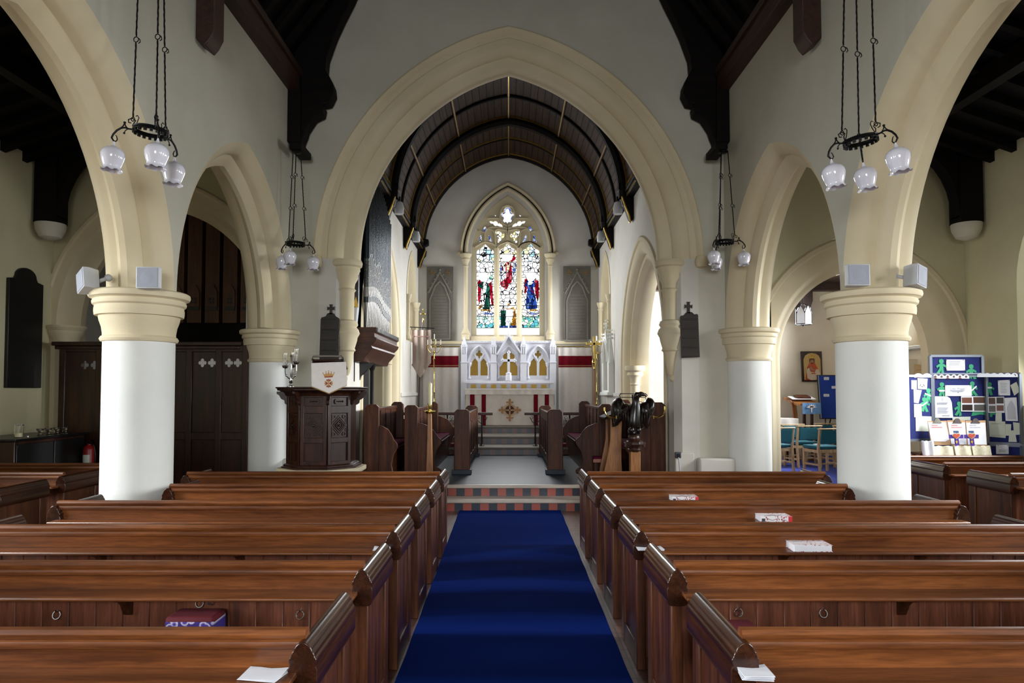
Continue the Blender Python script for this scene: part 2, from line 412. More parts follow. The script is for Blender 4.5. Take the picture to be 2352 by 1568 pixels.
mb=MB(); mould(mb,[(.22,.13),(.08,.13),(.02,.165),(0,.2),(0,.33),(.02,.365),(.08,.39),(.22,.39)],0,CS,CA,CC,lambda u,z,d:(u,W+d,z),None,24)
struct('inner_order',mb,M_cream,arch)
for s in (-1,1):
    z=lambda y:zy(y,10.4)
    mb=MB(); c=(s*2.47,10.38,0)
    mb.lathe([(.22,z(600)),(.235,z(605)),(.225,z(613)),(.195,z(616)),(.2,z(622)),(.165,z(632)),(.17,z(640)),(.125,z(652)),(.115,z(663)),(.14,z(667)),(.115,z(672)),(.11,z(735)),(.155,z(738)),(.175,z(746)),(.15,z(752)),(.18,z(757)),(.2,z(766)),(.165,z(776)),(.16,z(782)),(.125,z(800)),(.14,z(805)),(.115,z(808)),(.06,z(855)),(.035,z(862))],c,28)
    mb.sphere((c[0]+s*.03,c[1],z(868)),.06,12)
    struct('corbel_shaft',mb,M_cream,arch)
    # stop-chamfered pilaster on the pier
    mb=MB(); mb.box(s*2.80,s*3.34,W-.19,W,0,zy(1052,10.1))
    struct('pilaster',mb,M_greywall,arch,bevel=.03)
    mb=MB(); mb.box(s*2.48,s*2.76,W-.06,W+.02,0,zy(1040,10.2)); struct('plinth',mb,M_greywall,arch,bevel=.01)
# ---- columns
def column(name,label,x,y,a0=0,a1=2*PI,zs=0):
    t=thing(name,label,'column',(x,y,0),0,None)
    capp=[(.35,2.215),(.378,2.222),(.392,2.245),(.378,2.268),(.362,2.275),(.362,2.30),(.372,2.36),(.395,2.42),(.405,2.465),(.44,2.468),(.446,2.50),(.446,2.53),(.44,2.56),(.463,2.575),(.468,2.60),(.455,2.622),(.465,2.628),(.497,2.64),(.508,2.665),(.503,2.69),(.48,2.703),(.0,2.703)]
    capp=[(r*.882,zz+zs) for r,zz in capp]
    obj('capital',MB().lathe(capp,(0,0,0),56,a0,a1,cap=False),M_cream,t)
    obj('shaft',MB().lathe([(.335,0),(.335,.12),(.316,.2),(.316,2.24+zs)],(0,0,0),56,a0,a1,cap=False),M_white,t)
    return t
column('column','round white column with cream moulded capital between the left pews',-3.60,6.65)
column('column','round white column with cream moulded capital behind the right pews',3.535,6.65)
column('column','half-round white column with cream capital behind the carved pulpit',-3.57,W,PI,2*PI,-.05)
column('column','half-round white column with cream capital beside the blue chapel chairs',3.60,W,PI,2*PI,-.03)
for s in (-1,1):
    for yy in (3.06,-.53): column('column','round column of the nave arcade standing beside the camera',s*3.59,yy)['group']='columns beside the camera'
# ---- nave roof
mb=MB()
mb.xz([(-3.5,6.35),(0,11),(0,11.15),(-3.6,6.4)],-6.4,W+.3); mb.xz([(3.5,6.35),(0,11),(0,11.15),(3.6,6.4)],-6.4,W+.3)
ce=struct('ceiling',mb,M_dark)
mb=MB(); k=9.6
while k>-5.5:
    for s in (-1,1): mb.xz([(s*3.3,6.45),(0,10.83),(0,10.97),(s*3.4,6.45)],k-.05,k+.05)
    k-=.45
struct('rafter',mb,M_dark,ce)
for s,sd in ((-1,'left'),(1,'right')):
    mb=MB(); mb.box(s*(NX-.17),s*(NX+.05),-6,W-.02,6.19,6.52); mb.box(s*(NX-.21),s*(NX-.1),-6,W-.02,6.40,6.50)
    struct('trim_2' if s<0 else 'trim_3',mb,M_beam,bevel=.01)
    # brace of the truss against the chancel arch wall
    Y=10.0
    pts=[(668,215),(668,343),(673,347),(691,347),(693,330),(701,312),(705,298),(722,272),(742,262),(745,246),(742,240),(757,237),(768,215),(766,196),(758,178),(752,168),(748,160),(750,132),(768,80),(786,40),(806,0),(832,-60),(690,-60),(676,120)]
    pl=[(s*(NX-.02-(xx(x,y,Y)-xx(668,y,Y))),zy(y,Y)) for x,y in pts]
    mb=MB(); mb.xz(pl,9.97,10.19); 
    mb.box(s*(NX-.001),s*(NX-.19),9.92,10.23,zy(330,Y),zy(160,Y)); mb.box(s*(NX-.17),s*(NX-.34),9.5,10.0,zy(347,9.6),zy(347,9.6)+.1)
    single('roof_bracket',mb,M_dark,'dark carved timber roof bracket above %s hanging lamp beside the chancel arch'%('the far left' if s<0 else 'the far right'),'roof bracket',None,bevel=.012)
    # wall post of the next truss
    mb=MB(); zb=5.40
    prof=[(0,zb+.02),(.05,zb-.02),(.1,zb-.06),(.15,zb),(.2,zb+.1),(.2,zb+.55),(.24,zb+.57),(.24,zb+.62),(.3,zb+.64),(.3,zb+1.0),(.9,zb+1.9),(.9,zb+2.3),(0,zb+1.1)]
    mb.xz([(s*(NX-u),v) for u,v in prof],6.98,7.22)
    single('roof_bracket',mb,M_beam,'brown timber wall post with pointed foot at the top %s of the nave'%('left' if s<0 else 'right'),'roof bracket',None,bevel=.012)
    # aisle truss
    Y=9.9
    mb=MB()
    fx=lambda px:(px-CX)*Y/F
    zp0,zp1=zy(515,Y),5.2
    mb.box(s*(AX-.36),s*(AX-.04),Y-.16,Y+.12,zp0,zp1)
    curve=[(s*(AX-.36),zp0+.08)]+[(s*(AX-.36-.85*(1-math.cos(t))),zp0+.1+1.05*math.sin(t)) for t in [i*PI/2/8 for i in range(9)]]
    mb.xz(curve+[(s*(AX-1.6),zp0+1.22),(s*(AX-2.9),6.1),(s*(AX-2.9),6.2),(s*(AX-.1),5.2)],Y-.12,Y+.08)
    single('roof_bracket',mb,M_dark,'dark timber wall post and curved brace high in the %s aisle'%('left' if s<0 else 'right'),'roof bracket',None,bevel=.01)
    mb=MB(); mb.lathe([(.05,zp0-.24),(.14,zp0-.2),(.19,zp0-.1),(.20,zp0-.03),(.20,zp0)],(s*(AX-.2),Y-.02,0),20)
    single('wall_corbel',mb,M_wall,'pale carved stone corbel under the timber wall post of the %s aisle'%('left' if s<0 else 'right'),'corbel')
# ---- west wall
mb=MB(); hol=[(-1.6,1.6)]+arch_pts(0,3.4,1.6,arch_c(1.6,2.0))+[(1.6,1.6)]
mb.xz([(-7.4,0),(7.4,0),(7.4,5.2),(3.6,6.4),(0,11.2),(-3.6,6.4),(-7.4,5.2)],-6.6,-6.1,[hol]); struct('wall_west',mb,M_wall)

# ---- chancel
EY=18.85
RS,RA,RC=5.62,2.38,.31
# side walls
for s,side in ((-1,'left'),(1,'right')):
    if s<0: cy,a,zs,c,o=13.6,1.6,2.74,.28,.48
    else: cy,a,zs,c,o=12.92,1.66,2.28,.27,.50
    ap=arch_pts(cy,zs,a,c,o,16)
    wy0,wy1=16.75,18.35; wh=[(wy0,3.0)]+arch_pts((wy0+wy1)/2,4.1,.8,arch_c(.8,1.15),0,10)+[(wy1,3.0)]
    poly=[(10.66,.2),(ap[0][0],.2)]+ap+[(ap[-1][0],.2),(19.1,.2),(19.1,6.1),(10.66,6.1)]
    w=struct('wall_chancel_'+side,MB().yz(poly,s*CXW,s*(CXW+.5),[wh]),M_greywall)
    pr=[(o,0),(o-.03,-.03),(o-.09,-.03),(o-.12,0),(o*.5,0),(o*.36,.05),(o*.3,.12),(o*.16,.13),(.02,.22),(0,.25),(0,.5)]
    mb=MB(); mould(mb,pr,cy,zs,a,c,lambda u,z,d:(s*(CXW+d),u,z),.2,18); struct('arch_moulding',mb,M_cream,w)
    mb=MB()
    mb.lathe([(.09,.33),(.09,.5),(.17,.5),(.17,.62),(.12,.68),(.1,.72),(.1,zs-.42),(.12,zs-.4),(.1,zs-.37),(.12,zs-.25),(.17,zs-.2),(.16,zs-.14),(.21,zs-.1),(.22,zs-.04),(.21,zs),(0,zs)],(s*(CXW+.2),cy+a-.02,0),24)
    struct('jamb_shaft',mb,M_cream,w)
    mb=MB(); mb.box(s*(CXW-.04),s*CXW,ap[-1][0]+.02,EY,1.62,1.70); struct('string_course',mb,M_greywall,w)
    # window recess lining
    mb=MB(); mould(mb,[(.12,-.01),(.02,-.02),(0,0),(-.02,.1),(-.1,.35),(-.1,.5)],(wy0+wy1)/2,4.1,.8,arch_c(.8,1.15),lambda u,z,d:(s*(CXW+d),u,z),3.0,10); struct('window_moulding',mb,M_cream,w)
    mb=MB()
    for yy in (wy0-.02,wy1+.02): mb.lathe([(.04,3.0),(.09,3.02),(.09,3.08),(.055,3.14),(.055,3.9),(.08,3.94),(.06,3.97),(.09,4.06),(.1,4.12),(0,4.12)],(s*(CXW-.02),yy,0),14)
    struct('window_shaft',mb,M_cream,w)
    # wall plate with dentils
    mb=MB(); mb.yz([(10.95,5.62),(EY,5.62),(EY,5.95),(10.95,5.95)],s*(RA-.02),s*(CXW+.1)); mb.box(s*(RA-.06),s*CXW,10.95,EY,5.70,5.76)
    cp=struct('trim_4' if s<0 else 'trim_5',mb,M_dark,bevel=.008)
    mb=MB(); k=11.0
    while k<EY-.05: mb.box(s*(RA-.05),s*(RA-.02),k,k+.05,5.80,5.86); k+=.1
    mb.box(s*(RA-.03),s*(RA-.02),10.95,EY,5.635,5.665); struct('gilt_dentils',mb,M_gilt,cp)
# boarded wagon roof
inn=arch_pts(0,RS,RA,RC,0,18); out=arch_pts(0,RS,RA,RC,.12,18)
mb=MB(); mb.strip([[(x,y,z) for x,z in inn] for y in (10.65,EY+.1)]); mb.strip([[(x,y,z) for x,z in out] for y in (10.65,EY+.1)])
ce=struct('ceiling',mb,M_ceil)
mb=MB()   # grooves between boards shown as thin battens
def rib(y,w,dp,mat,par,gilt=True,nm='rib'):
    mb=MB(); mb.strip([[(x,yy,z) for x,z in arch_pts(0,RS,RA,RC,oo,18)] for yy,oo in ((y-w/2,.02),(y-w/2,-dp*.6),(y-w/4,-dp),(y+w/4,-dp),(y+w/2,-dp*.6),(y+w/2,.02))])
    r=struct(nm,mb,mat,par)
    if gilt:
        mb=MB(); mb.strip([[(x,yy,z) for x,z in arch_pts(0,RS,RA,RC,oo,18)] for yy,oo in ((y-w/2-.012,0),(y-w/2-.012,-.028),(y-w/2+.01,-.028))]); struct('gilt_line',mb,M_gilt,r)
for y in (13.6,16.2,11.2): rib(y,.26,.16,M_dark,ce,True,'principal_rib')
rib(18.72,.2,.07,M_dark,ce)
for y in (12.4,14.9): rib(y,.1,.05,M_dark,ce,False)
rib(17.45,.08,.05,M_dark,ce)
RR=RA+RC; t1=math.acos(RC/RR)
for s in (-1,1):
    for f in (1/3,2/3,1):
        t=t1*f; mb=MB()
        for g in (0,1):
            pass
        x=(-RC+RR*math.cos(t)); z=RS+RR*math.sin(t)
        if f==1 and s<0: continue
        nx,nz=(-math.cos(t),-math.sin(t)) if f<1 else (0,-1)
        px,pz=(-nz,nx)
        q=[(x+px*.03,z+pz*.03),(x-px*.03,z-pz*.03),(x-px*.025+nx*.05,z-pz*.025+nz*.05),(x+px*.025+nx*.05,z+pz*.025+nz*.05)]
        mb.xz([(s*u,v) for u,v in q],10.95,EY); bt=struct('batten',mb,M_beam,ce)
        q=[(x+px*.008+nx*.05,z+pz*.008+nz*.05),(x-px*.008+nx*.05,z-pz*.008+nz*.05),(x-px*.008+nx*.058,z-pz*.008+nz*.058),(x+px*.008+nx*.058,z+pz*.008+nz*.058)]
        mb=MB(); mb.xz([(s*u,v) for u,v in q],10.95,EY); struct('gilt_line',mb,M_gilt,bt)
    side='left' if s<0 else 'right'
    for y,nm in ((13.6,'nearest the nave, %s side'),(16.2,'halfway along the %s side'),(18.68,'in the far %s corner')):
        t=thing('roof_corbel','dark timber corbel with gilded drop under the chancel roof, '+nm%side,'corbel',(s*CXW,y,5.1),0,None)
        mb=MB(); mb.xz([(0,.1),(s*-.05,.02),(s*-.10,.12),(s*-.16,.3),(s*-.22,.36),(s*-.24,.5),(s*-.18,.6),(s*-.30,.66),(s*-.3,.8),(0,.85)],-.1,.1); obj('bracket',mb,M_dark,t,bevel=.01)
        mb=MB(); mb.tube([(s*-.235,-.11,.52),(s*-.17,-.11,.32),(s*-.12,-.11,.2),(s*-.09,-.11,.12),(s*-.07,-.11,.02),(s*-.1,-.11,.0)],.018,8); obj('gilt_drop',mb,M_gilt,t)
        if y<18:
            t=thing('floodlight','small pale chancel floodlight on the wall plate, '+nm%side,'light',(s*(RA-.13),y+.33,5.38),0,None)
            mb=MB(); mb.lathe([(.03,.27),(.07,.24),(.10,.12),(.09,0)],(0,0,0),16); obj('lamp_shade',mb,M_speaker,t)
            mb=MB(); mb.box(-.03,.03,-.02,.02,.24,.36); obj('bracket',mb,M_black,t)
# boards on the underside of the roof
mb=MB()
for s in (-1,1):
    for k in range(1,24):
        t=t1*k/24
        if k%8==0: continue
        pts=[(s*(-RC+(RR-d)*math.cos(t+e)),RS+(RR-d)*math.sin(t+e)) for d,e in ((-.002,-.003),(.005,-.003),(.005,.003),(-.002,.003))]
        mb.xz(pts,10.95,EY)
struct('board_joint',mb,M_dark,ce)

# ---- east wall and window
def px(x,y,Y): p=at(x,y,Y); return (p.x,p.z)
WC=-.015; GY=19.08
wa=1.02; ws=zy(583,EY); wap=zy(447,EY)-ws; wc=arch_c(wa,wap)
hole=[(WC-wa,zy(772,EY))]+arch_pts(WC,ws,wa,wc,.13,16)[0:0]+arch_pts(WC,ws,wa,wc,0,16)+[(WC+wa,zy(772,EY))]
poly=[(-3,.2),(3,.2),(3,5.7)]+[(x,z) for x,z in reversed(arch_pts(0,RS,RA,RC,.2,12))]+[(-3,5.7)]
we=struct('wall_east',MB().xz(poly,EY,EY+.35,[hole]),M_greywall)
win=struct('window_1',MB().xz([(WC-1.2,3.0),(WC+1.2,3.0),(WC+1.2,3.1),(WC-1.2,3.1)],EY+.2,EY+.34),M_cream)
mb=MB(); mould(mb,[(.34,0),(.33,-.03),(.29,-.05),(.25,-.03),(.23,0),(.2,0),(.19,-.04),(.15,-.06),(.11,-.04),(.1,0),(.07,.01),(.03,0),(0,.02),(0,.06)],WC,ws,wa,wc,lambda u,z,d:(u,EY+d,z),None,24)
for s in (-1,1): mb.sphere((WC+s*(wa+.33),EY-.03,ws+.02),.07,12,1,1,.8)
struct('arch_moulding',mb,M_cream,win)
mb=MB()
for s in (-1,1):
    x=WC+s*(wa+.15); zb=zy(772,EY)
    mb.lathe([(.11,zb-.1),(.11,zb+.04),(.13,zb+.06),(.1,zb+.12),(.06,zb+.2),(.055,zb+.25),(.055,ws-.38),(.075,ws-.36),(.06,ws-.33),(.065,ws-.28),(.11,ws-.2),(.12,ws-.16),(.10,ws-.13),(.16,ws-.06),(.17,ws-.02),(.15,ws),(0,ws)],(x,EY-.05,0),20)
struct('nook_shaft',mb,M_cream,win)
# pane outlines traced in frame pixels, carried to the glass plane
def c7(pts): return [px(1070+a/4.75,450+b/4.75,GY-.06) for a,b in pts]
def light(x0,x1,yb,ys,yt):
    w=x1-x0; m=(x0+x1)/2
    l=[(x0,yb),(x0,ys),(x0+w*.04,ys-18),(x0+w*.16,ys-32),(x0+w*.24,ys-36),(x0+w*.3,ys-52),(x0+w*.42,yt+14),(m,yt)]
    return l+[(2*m-a,b) for a,b in reversed(l[:-1])]
P=[light(118,306,1515,612,525),light(366,552,1515,605,512),light(612,803,1515,612,520)]
def mir(p): return [(908-a,b) for a,b in reversed(p)]
quat=[(453,305),(438,285),(420,292),(405,275),(412,250),(395,232),(380,208),(392,182),(415,180),(415,150),(432,126),(455,120),(478,126),(494,150),(494,180),(514,182),(526,208),(512,232),(496,250),(502,275),(488,292),(470,285)]
sp1=[(305,225),(303,212),(322,202),(331,212),(326,228)]
leaf=[(255,280),(268,274),(290,278),(302,285),(312,276),(330,276),(346,288),(348,302),(366,298),(390,312),(405,338),(380,338),(350,328),(340,324),(326,330),(308,322),(298,304),(276,302)]
small=[(208,328),(222,345),(238,362),(228,382),(210,390),(192,384),(182,365),(196,345)]
kite1=[(165,420),(178,440),(172,462),(178,482),(160,500),(134,508),(140,480),(152,462),(150,440)]
kite2=[(256,420),(268,440),(272,465),(284,482),(292,505),(270,500),(250,480),(250,460),(238,440)]
leaf2=[(315,378),(340,388),(368,382),(386,400),(396,416),(415,408),(428,430),(420,452),(400,462),(386,464),(386,490),(362,515),(346,508),(350,480),(362,460),(338,440),(328,412)]
holes=[c7(p) for p in P]
for p in (sp1,leaf,small,kite1,kite2,leaf2): holes+= [c7(p),c7(mir(p))]
holes.append(c7(quat))
fr=[(WC-wa-.02,zy(774,EY)-.1)]+arch_pts(WC,ws,wa+.02,wc,0,16)+[(WC+wa+.02,zy(774,EY)-.1)]
struct('tracery',MB().xz(fr,GY-.1,GY-.02,holes),M_cream,win)
mb=MB()   # mullions, cusped outer tracery bars
for a in (336,583):
    q=px(1070+a/4.75,768,GY-.1)[0]; zt=px(1166,450+570/4.75,GY-.1)[1]; zb=zy(772,EY)-.1
    mb.xy([(q-.075,GY-.1),(q-.02,GY-.2),(q+.02,GY-.2),(q+.075,GY-.1)],zb,zt)
bars=[[(336,575),(325,545),(290,520),(245,508),(207,500),(160,520),(120,545),(100,560)],[(336,575),(350,550),(380,525),(420,508),(455,495),(495,508),(535,525),(568,550),(583,575)],
 [(336,575),(322,500),(318,430),(305,385),(270,365),(230,352),(207,405),(207,500)],[(207,405),(150,380)],[(455,380),(440,350),(400,345),(330,338),(280,340),(230,352)],[(455,380),(405,370),(350,360),(318,380)],[(455,380),(455,330),(400,300),(370,245),(372,200),(380,160),(400,120),(455,100)],[(370,245),(310,242),(235,245)],[(455,380),(460,480)]]
bars+=[mir(b) for b in bars]; bars.append(mir(bars[0]))
for b in bars: mb.tube([Vector((*px(1070+a/4.75,450+c/4.75,GY-.1),0)).xzy+Vector((0,GY-.12,0)) for a,c in b],.022,6)
struct('mullions',mb,M_cream,win)
mb=MB(); mould(mb,[(0,0.05),(0,.2),(-.0,.23)],WC,ws,wa,wc,lambda u,z,d:(u,EY+d,z),zy(772,EY)-.05,16); mb.xz([(WC-wa,3.05),(WC+wa,3.05),(WC+wa,zy(772,EY)),(WC-wa,zy(772,EY))],EY-.02,EY+.15); struct('reveal',mb,M_cream,win)
# leaded glass
SG=1.35
G_white=stained('leaded_white_glass',['#ffffff','#f4fbff','#ffffff','#eef6f2','#fffdf0'],9,SG*1.6,.07)
G_sky=stained('leaded_sky_glass',['#ffffff','#cfe8ff','#f6ffe8','#9fd4ef','#ffffff','#e9e6a8'],10,SG*1.3,.075)
G_gold=stained('leaded_gold_glass',['#fff8d0','#ffffff','#f3e39a','#e8f2ff','#fffbe8'],10,SG*1.3,.075)
G_sea=stained('leaded_sea_glass',['#bfeaf0','#ffffff','#5fb7c4','#d9f5e6','#8cc9a8'],11,SG*1.05,.055)
G_blue=stained('leaded_blue_glass',['#2448b8','#3f6fe0','#17308a','#6f9af0'],10,SG*.55,.06,(1.6,1,.6))
G_bluel=stained('leaded_pale_blue_glass',['#ffffff','#a9c2ff','#4d73d8','#dfe8ff'],16,SG*.6,.06)
G_red=stained('leaded_ruby_glass',['#c0122c','#e0314a','#98081c','#f0707e'],10,SG*.6,.06,(1.6,1,.6))
G_greenr=stained('leaded_green_glass',['#1f5a4a','#2f7d62','#164437','#3c9a86'],9,SG*.45,.06,(1.8,1,.5))
G_amber=stained('leaded_amber_glass',['#d9952a','#f2c65a','#a8681a','#ffe49a'],14,SG*.6,.06)
G_light=emit('clear_white_glass','#ffffff',SG*1.7)
G_brown=emit('lead_line','#0a0a0c',.02)
mats=[G_white,G_sky,G_gold,G_sea,G_blue,G_bluel,G_red,G_greenr,G_amber,G_light,G_brown]
mb=MB()
def pane(p,m,k=0): mb.mat=m; mb.xz([px(1070+a/4.75,450+b/4.75,GY) for a,b in p],GY-.004-k*.006,GY+.012)
# backgrounds (slightly larger than the openings)
for x0,x1 in ((108,316),(356,562),(602,813)):
    pane([(x0,1525),(x1,1525),(x1,1440),(x0,1440)],9); pane([(x0,1440),(x1,1440),(x1,1310),(x0,1310)],3)
    pane([(x0,1310),(x1,1310),(x1,720),(x0,720)],0); pane([(x0,720),(x1,720),(x1,500),(x0,500)],2 if x0==356 else 1)
pane([(70,515),(320,515),(320,310),(70,310)],5); pane([(590,515),(840,515),(840,310),(590,310)],5)
pane([(232,345),(680,345),(680,256),(232,256)],9); pane([(310,520),(600,520),(600,372),(310,372)],2)
pane([(370,310),(540,310),(540,110),(370,110)],5); pane([(290,230),(345,230),(345,195),(290,195)],5); pane([(563,230),(618,230),(618,195),(563,195)],5)
pane([(453,290),(438,270),(420,260),(415,235),(400,208),(430,190),(440,150),(455,140),(470,150),(480,190),(508,208),(492,235),(486,260),(470,270)],9,1)
# left light: figure in a green robe with red wings
pane([(132,930),(160,905),(175,960),(165,1080),(150,1190),(130,1130)],6,1); pane([(245,960),(280,930),(292,1010),(300,1190),(280,1180),(258,1060)],6,1)
pane([(160,960),(190,940),(235,945),(262,1000),(262,1110),(262,1235),(180,1235),(200,1120),(180,1010),(146,1000),(144,965)],7,2)
pane([(228,925),(262,875),(285,860),(290,900),(250,935)],3,3); pane([(190,960),(205,930),(228,960),(215,1100),(195,1215),(172,1200),(185,1080)],0,3)
pane([(150,840),(190,825),(235,835),(240,890),(228,925),(170,930),(135,895)],9,3); pane([(165,1235),(262,1235),(262,1255),(160,1252)],8,3); pane([(125,1225),(180,1170),(190,1195),(150,1235)],8,2); pane([(140,990),(172,955),(178,985),(160,1000)],7,4)
pane([(120,1290),(210,1265),(300,1280),(290,1296),(200,1290)],5,1)
# centre: figure in red above, kneeling figure in white below
pane([(372,735),(395,730),(398,900),(385,905),(372,830)],5,1); pane([(510,730),(548,735),(545,860),(520,910),(508,830)],5,1)
pane([(428,735),(455,720),(495,735),(508,870),(500,940),(470,960),(448,1025),(385,985),(372,945),(440,890),(430,810)],6,2)
pane([(485,705),(520,660),(545,670),(535,700),(500,720)],6,3); pane([(440,720),(460,760),(485,730),(470,800),(440,870),(448,800)],1,3); pane([(392,765),(408,765),(408,815),(394,818)],6,3)
pane([(390,640),(450,625),(510,640),(505,695),(455,718),(400,700)],9,3)
pane([(380,1250),(440,1245),(432,1420),(380,1420)],7,2); pane([(440,1240),(470,1200),(520,1150),(530,1230),(510,1330),(470,1400),(438,1410)],9,2); pane([(455,1170),(478,1168),(482,1195),(455,1195)],8,3)
pane([(405,1215),(470,1230),(525,1205),(528,1235),(455,1240)],8,3); pane([(512,1235),(540,1230),(548,1330),(550,1420),(480,1420),(500,1340)],8,2); pane([(366,1415),(556,1415),(556,1440),(366,1440)],4,2)
# right light: figure in blue with red wings
pane([(640,905),(668,900),(670,1010),(650,1070),(636,1060)],6,1); pane([(752,915),(795,925),(798,1010),(790,1160),(765,1100),(750,1010)],6,1)
pane([(645,960),(668,915),(690,905),(735,905),(757,945),(752,985),(735,1000),(765,1120),(780,1220),(735,1240),(655,1235),(650,1180),(672,1020),(665,985),(648,985)],4,2)
pane([(650,840),(700,822),(760,840),(765,890),(735,925),(690,945),(665,900)],9,3); pane([(672,950),(700,935),(735,945),(715,965),(680,968)],9,4); pane([(700,985),(720,1030),(745,1050),(735,1065),(705,1020)],6,4)
pane([(690,1235),(770,1235),(772,1258),(700,1258)],8,3); pane([(640,1285),(720,1265),(790,1285),(720,1300)],5,1)
obj('stained_glass',mb,mats,win)
mb=MB()   # saddle bars
for x0,x1,ys in ((112,312,(640,720,835,960,1080,1195,1315,1440)),(360,558,(635,720,832,958,1075,1195,1313,1435)),(606,810,(635,718,832,955,1075,1195,1315,1436))):
    for y in ys:
        a=px(1070+x0/4.75,450+y/4.75,GY-.04); b=px(1070+x1/4.75,450+y/4.75,GY-.04); mb.cyl((a[0],GY-.045,a[1]),(b[0],GY-.045,b[1]),.009,6)
struct('saddle_bars',mb,M_black,win)
# dado string under the window
mb=MB(); z=zy(783,EY)
mb.box(-2.5,2.5,EY-.06,EY,z-.09,z); struct('trim_6',mb,M_cream,bevel=.015)

# ---- south chapel and organ chamber shells
mb=MB(); mb.xz([(2.9,.2),(8.3,.2),(8.3,4.6),(2.9,6.2)],15.0,15.3); struct('wall_chapel_east',mb,M_chap)
hl=[(11.7,2.6)]+arch_pts(12.6,3.3,.9,arch_c(.9,.7),0,8)+[(13.5,2.6)]
struct('wall_chapel_south',MB().yz([(10.2,.2),(15.3,.2),(15.3,6),(10.2,6)],7.8,8.2,[hl]),M_chap)
zc=zy(668,14.9)
mb=MB(); mb.xz([(2.95,zc+.15),(8.2,zc+.15),(8.2,zc+.3),(2.95,zc+.3)],10.85,15.05); ce=struct('ceiling',mb,M_beam)
struct('cornice_board',MB().box(3.0,7.8,14.75,15.0,zc,zc+.25),M_beam,ce)
struct('wall_organ_chamber',MB().box(-7.4,-3.0,15.4,15.7,0,6.5).yz([(10.65,0),(15.4,0),(15.4,6.5),(10.65,6.5)],-7.4,-7.05,[[(12.9,1.9)]+arch_pts(13.6,3.2,.7,arch_c(.7,1.0),0,8)+[(14.3,1.9)]]),M_greywall)
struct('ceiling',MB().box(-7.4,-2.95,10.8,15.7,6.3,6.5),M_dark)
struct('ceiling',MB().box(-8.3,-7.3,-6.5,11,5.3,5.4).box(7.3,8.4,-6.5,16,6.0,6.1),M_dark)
LA,LC,LCH,LW,LE,EXPO,TILT,SPR=118,75,470,225,95,0.05,.5,105
# ================================================================ pews
def beads(poly): return poly
BACK=[(.02,.74),(.02,.878),(.012,.894),(-.006,.9),(-.024,.894),(-.033,.880),(-.030,.867),(-.024,.861),(-.034,.855),(-.038,.843),(-.034,.831),(-.024,.826),(-.020,.815),(-.020,.74)]
CAPH=[(.034,.688),(.046,.696),(.052,.712),(.052,.770),(.047,.779),(.0465,.786),(.0495,.793),(.0495,.803),(.0455,.810),(.0425,.813),(.0415,.819),(.036,.831),(.0325,.834),(.031,.840),(.023,.853),(.012,.862),(.004,.865)]
CAPP=[(-x,z) for x,z in CAPH]+[(x,z) for x,z in reversed(CAPH)]
def pew(label,xa,xb,yb,ends='LR',group='oak pews of the nave',cap=.62,hooks=(),brk=None,slat=.138):
    t=thing('pew',label,'pew',((xa+xb)/2,yb,0),0,group); hw=(xb-xa)/2
    mb=MB(); mb.yz(BACK,-hw,hw); obj('backrest',mb,M_pew,t)
    mb=MB(); mb.box(-hw+.02,hw-.02,-.165,-.018,.742,.760); mb.tube([(-hw+.02,-.166,.751),(hw-.02,-.166,.751)],.010,8); obj('book_ledge',mb,M_pew,t,bevel=.003)
    mb=MB(); n=max(1,round(2*hw/slat)); w=2*hw/n
    for i in range(n): mb.box(-hw+i*w+.0025,-hw+(i+1)*w-.0025,-.010,.012,.06,.745)
    mb.box(-hw,hw,-.004,.01,.06,.745); obj('plank_panel',mb,M_plank,t,bevel=.004,seg=1)
    mb=MB(); mb.box(-hw+.01,hw-.01,.03,.42,.425,.45); obj('seat',mb,M_pew,t,bevel=.006)
    mb=MB(); mb.box(-hw+.01,hw-.01,-.02,.02,0,.07); obj('sill',mb,M_pew,t)
    bl=brk if brk is not None else [(-hw+(i+.5)*2*hw/max(1,round(2*hw/1.25))) for i in range(max(1,round(2*hw/1.25)))]
    for bx in bl:
        mb=MB(); mb.yz([(-.011,.748),(-.13,.748),(-.13,.728),(-.09,.715),(-.06,.69),(-.05,.665),(-.04,.655),(-.034,.64),(-.022,.632),(-.011,.635)],bx-.02,bx+.02); obj('ledge_bracket',mb,M_pewz,t,bevel=.003)
    for hx,hz in hooks:
        mb=MB(); mb.tube([(hx+.019*math.cos(a*PI/8),-.022+.006*math.sin(a*PI/8),hz+.019*math.sin(a*PI/8)) for a in range(16)],.0035,6,True); mb.cyl((hx,-.008,hz+.022),(hx,-.03,hz+.022),.005,8)
        obj('kneeler_hook',mb,M_steel,t)
    for e in ends:
        s=-1 if e=='L' else 1; cx=s*hw
        mb=MB(); mb.box(cx-.016,cx+.016,-.02,cap-.06,.03,.76)
        for y0,y1 in ((-.05,.04),(cap-.13,cap-.03)): mb.box(cx-.03,cx+.03,y0,y1,0,.74)
        mb.box(cx-.028,cx+.028,.03,cap-.1,.0,.14)
        ep=obj('end_panel',mb,M_pewz,t,bevel=.006)
        mb=MB(); mb.xz([(cx+x,z) for x,z in CAPP],-.065,cap-.02); obj('end_cap',mb,M_pewy,ep,bevel=.003)
    return t
ordn=['front','second','third','fourth','fifth','sixth','seventh']
YB=[7.25,6.30,5.35,4.39,3.47,2.50,1.53]
LX=[-3.39,-3.10,-3.50,-3.50,-3.14,-3.10,-3.10]; RX=[3.34,3.10,3.50,3.50,3.14,3.10,3.10]
def hx(px_,row): return (px_-CX)*(YB[row]-.02)/F
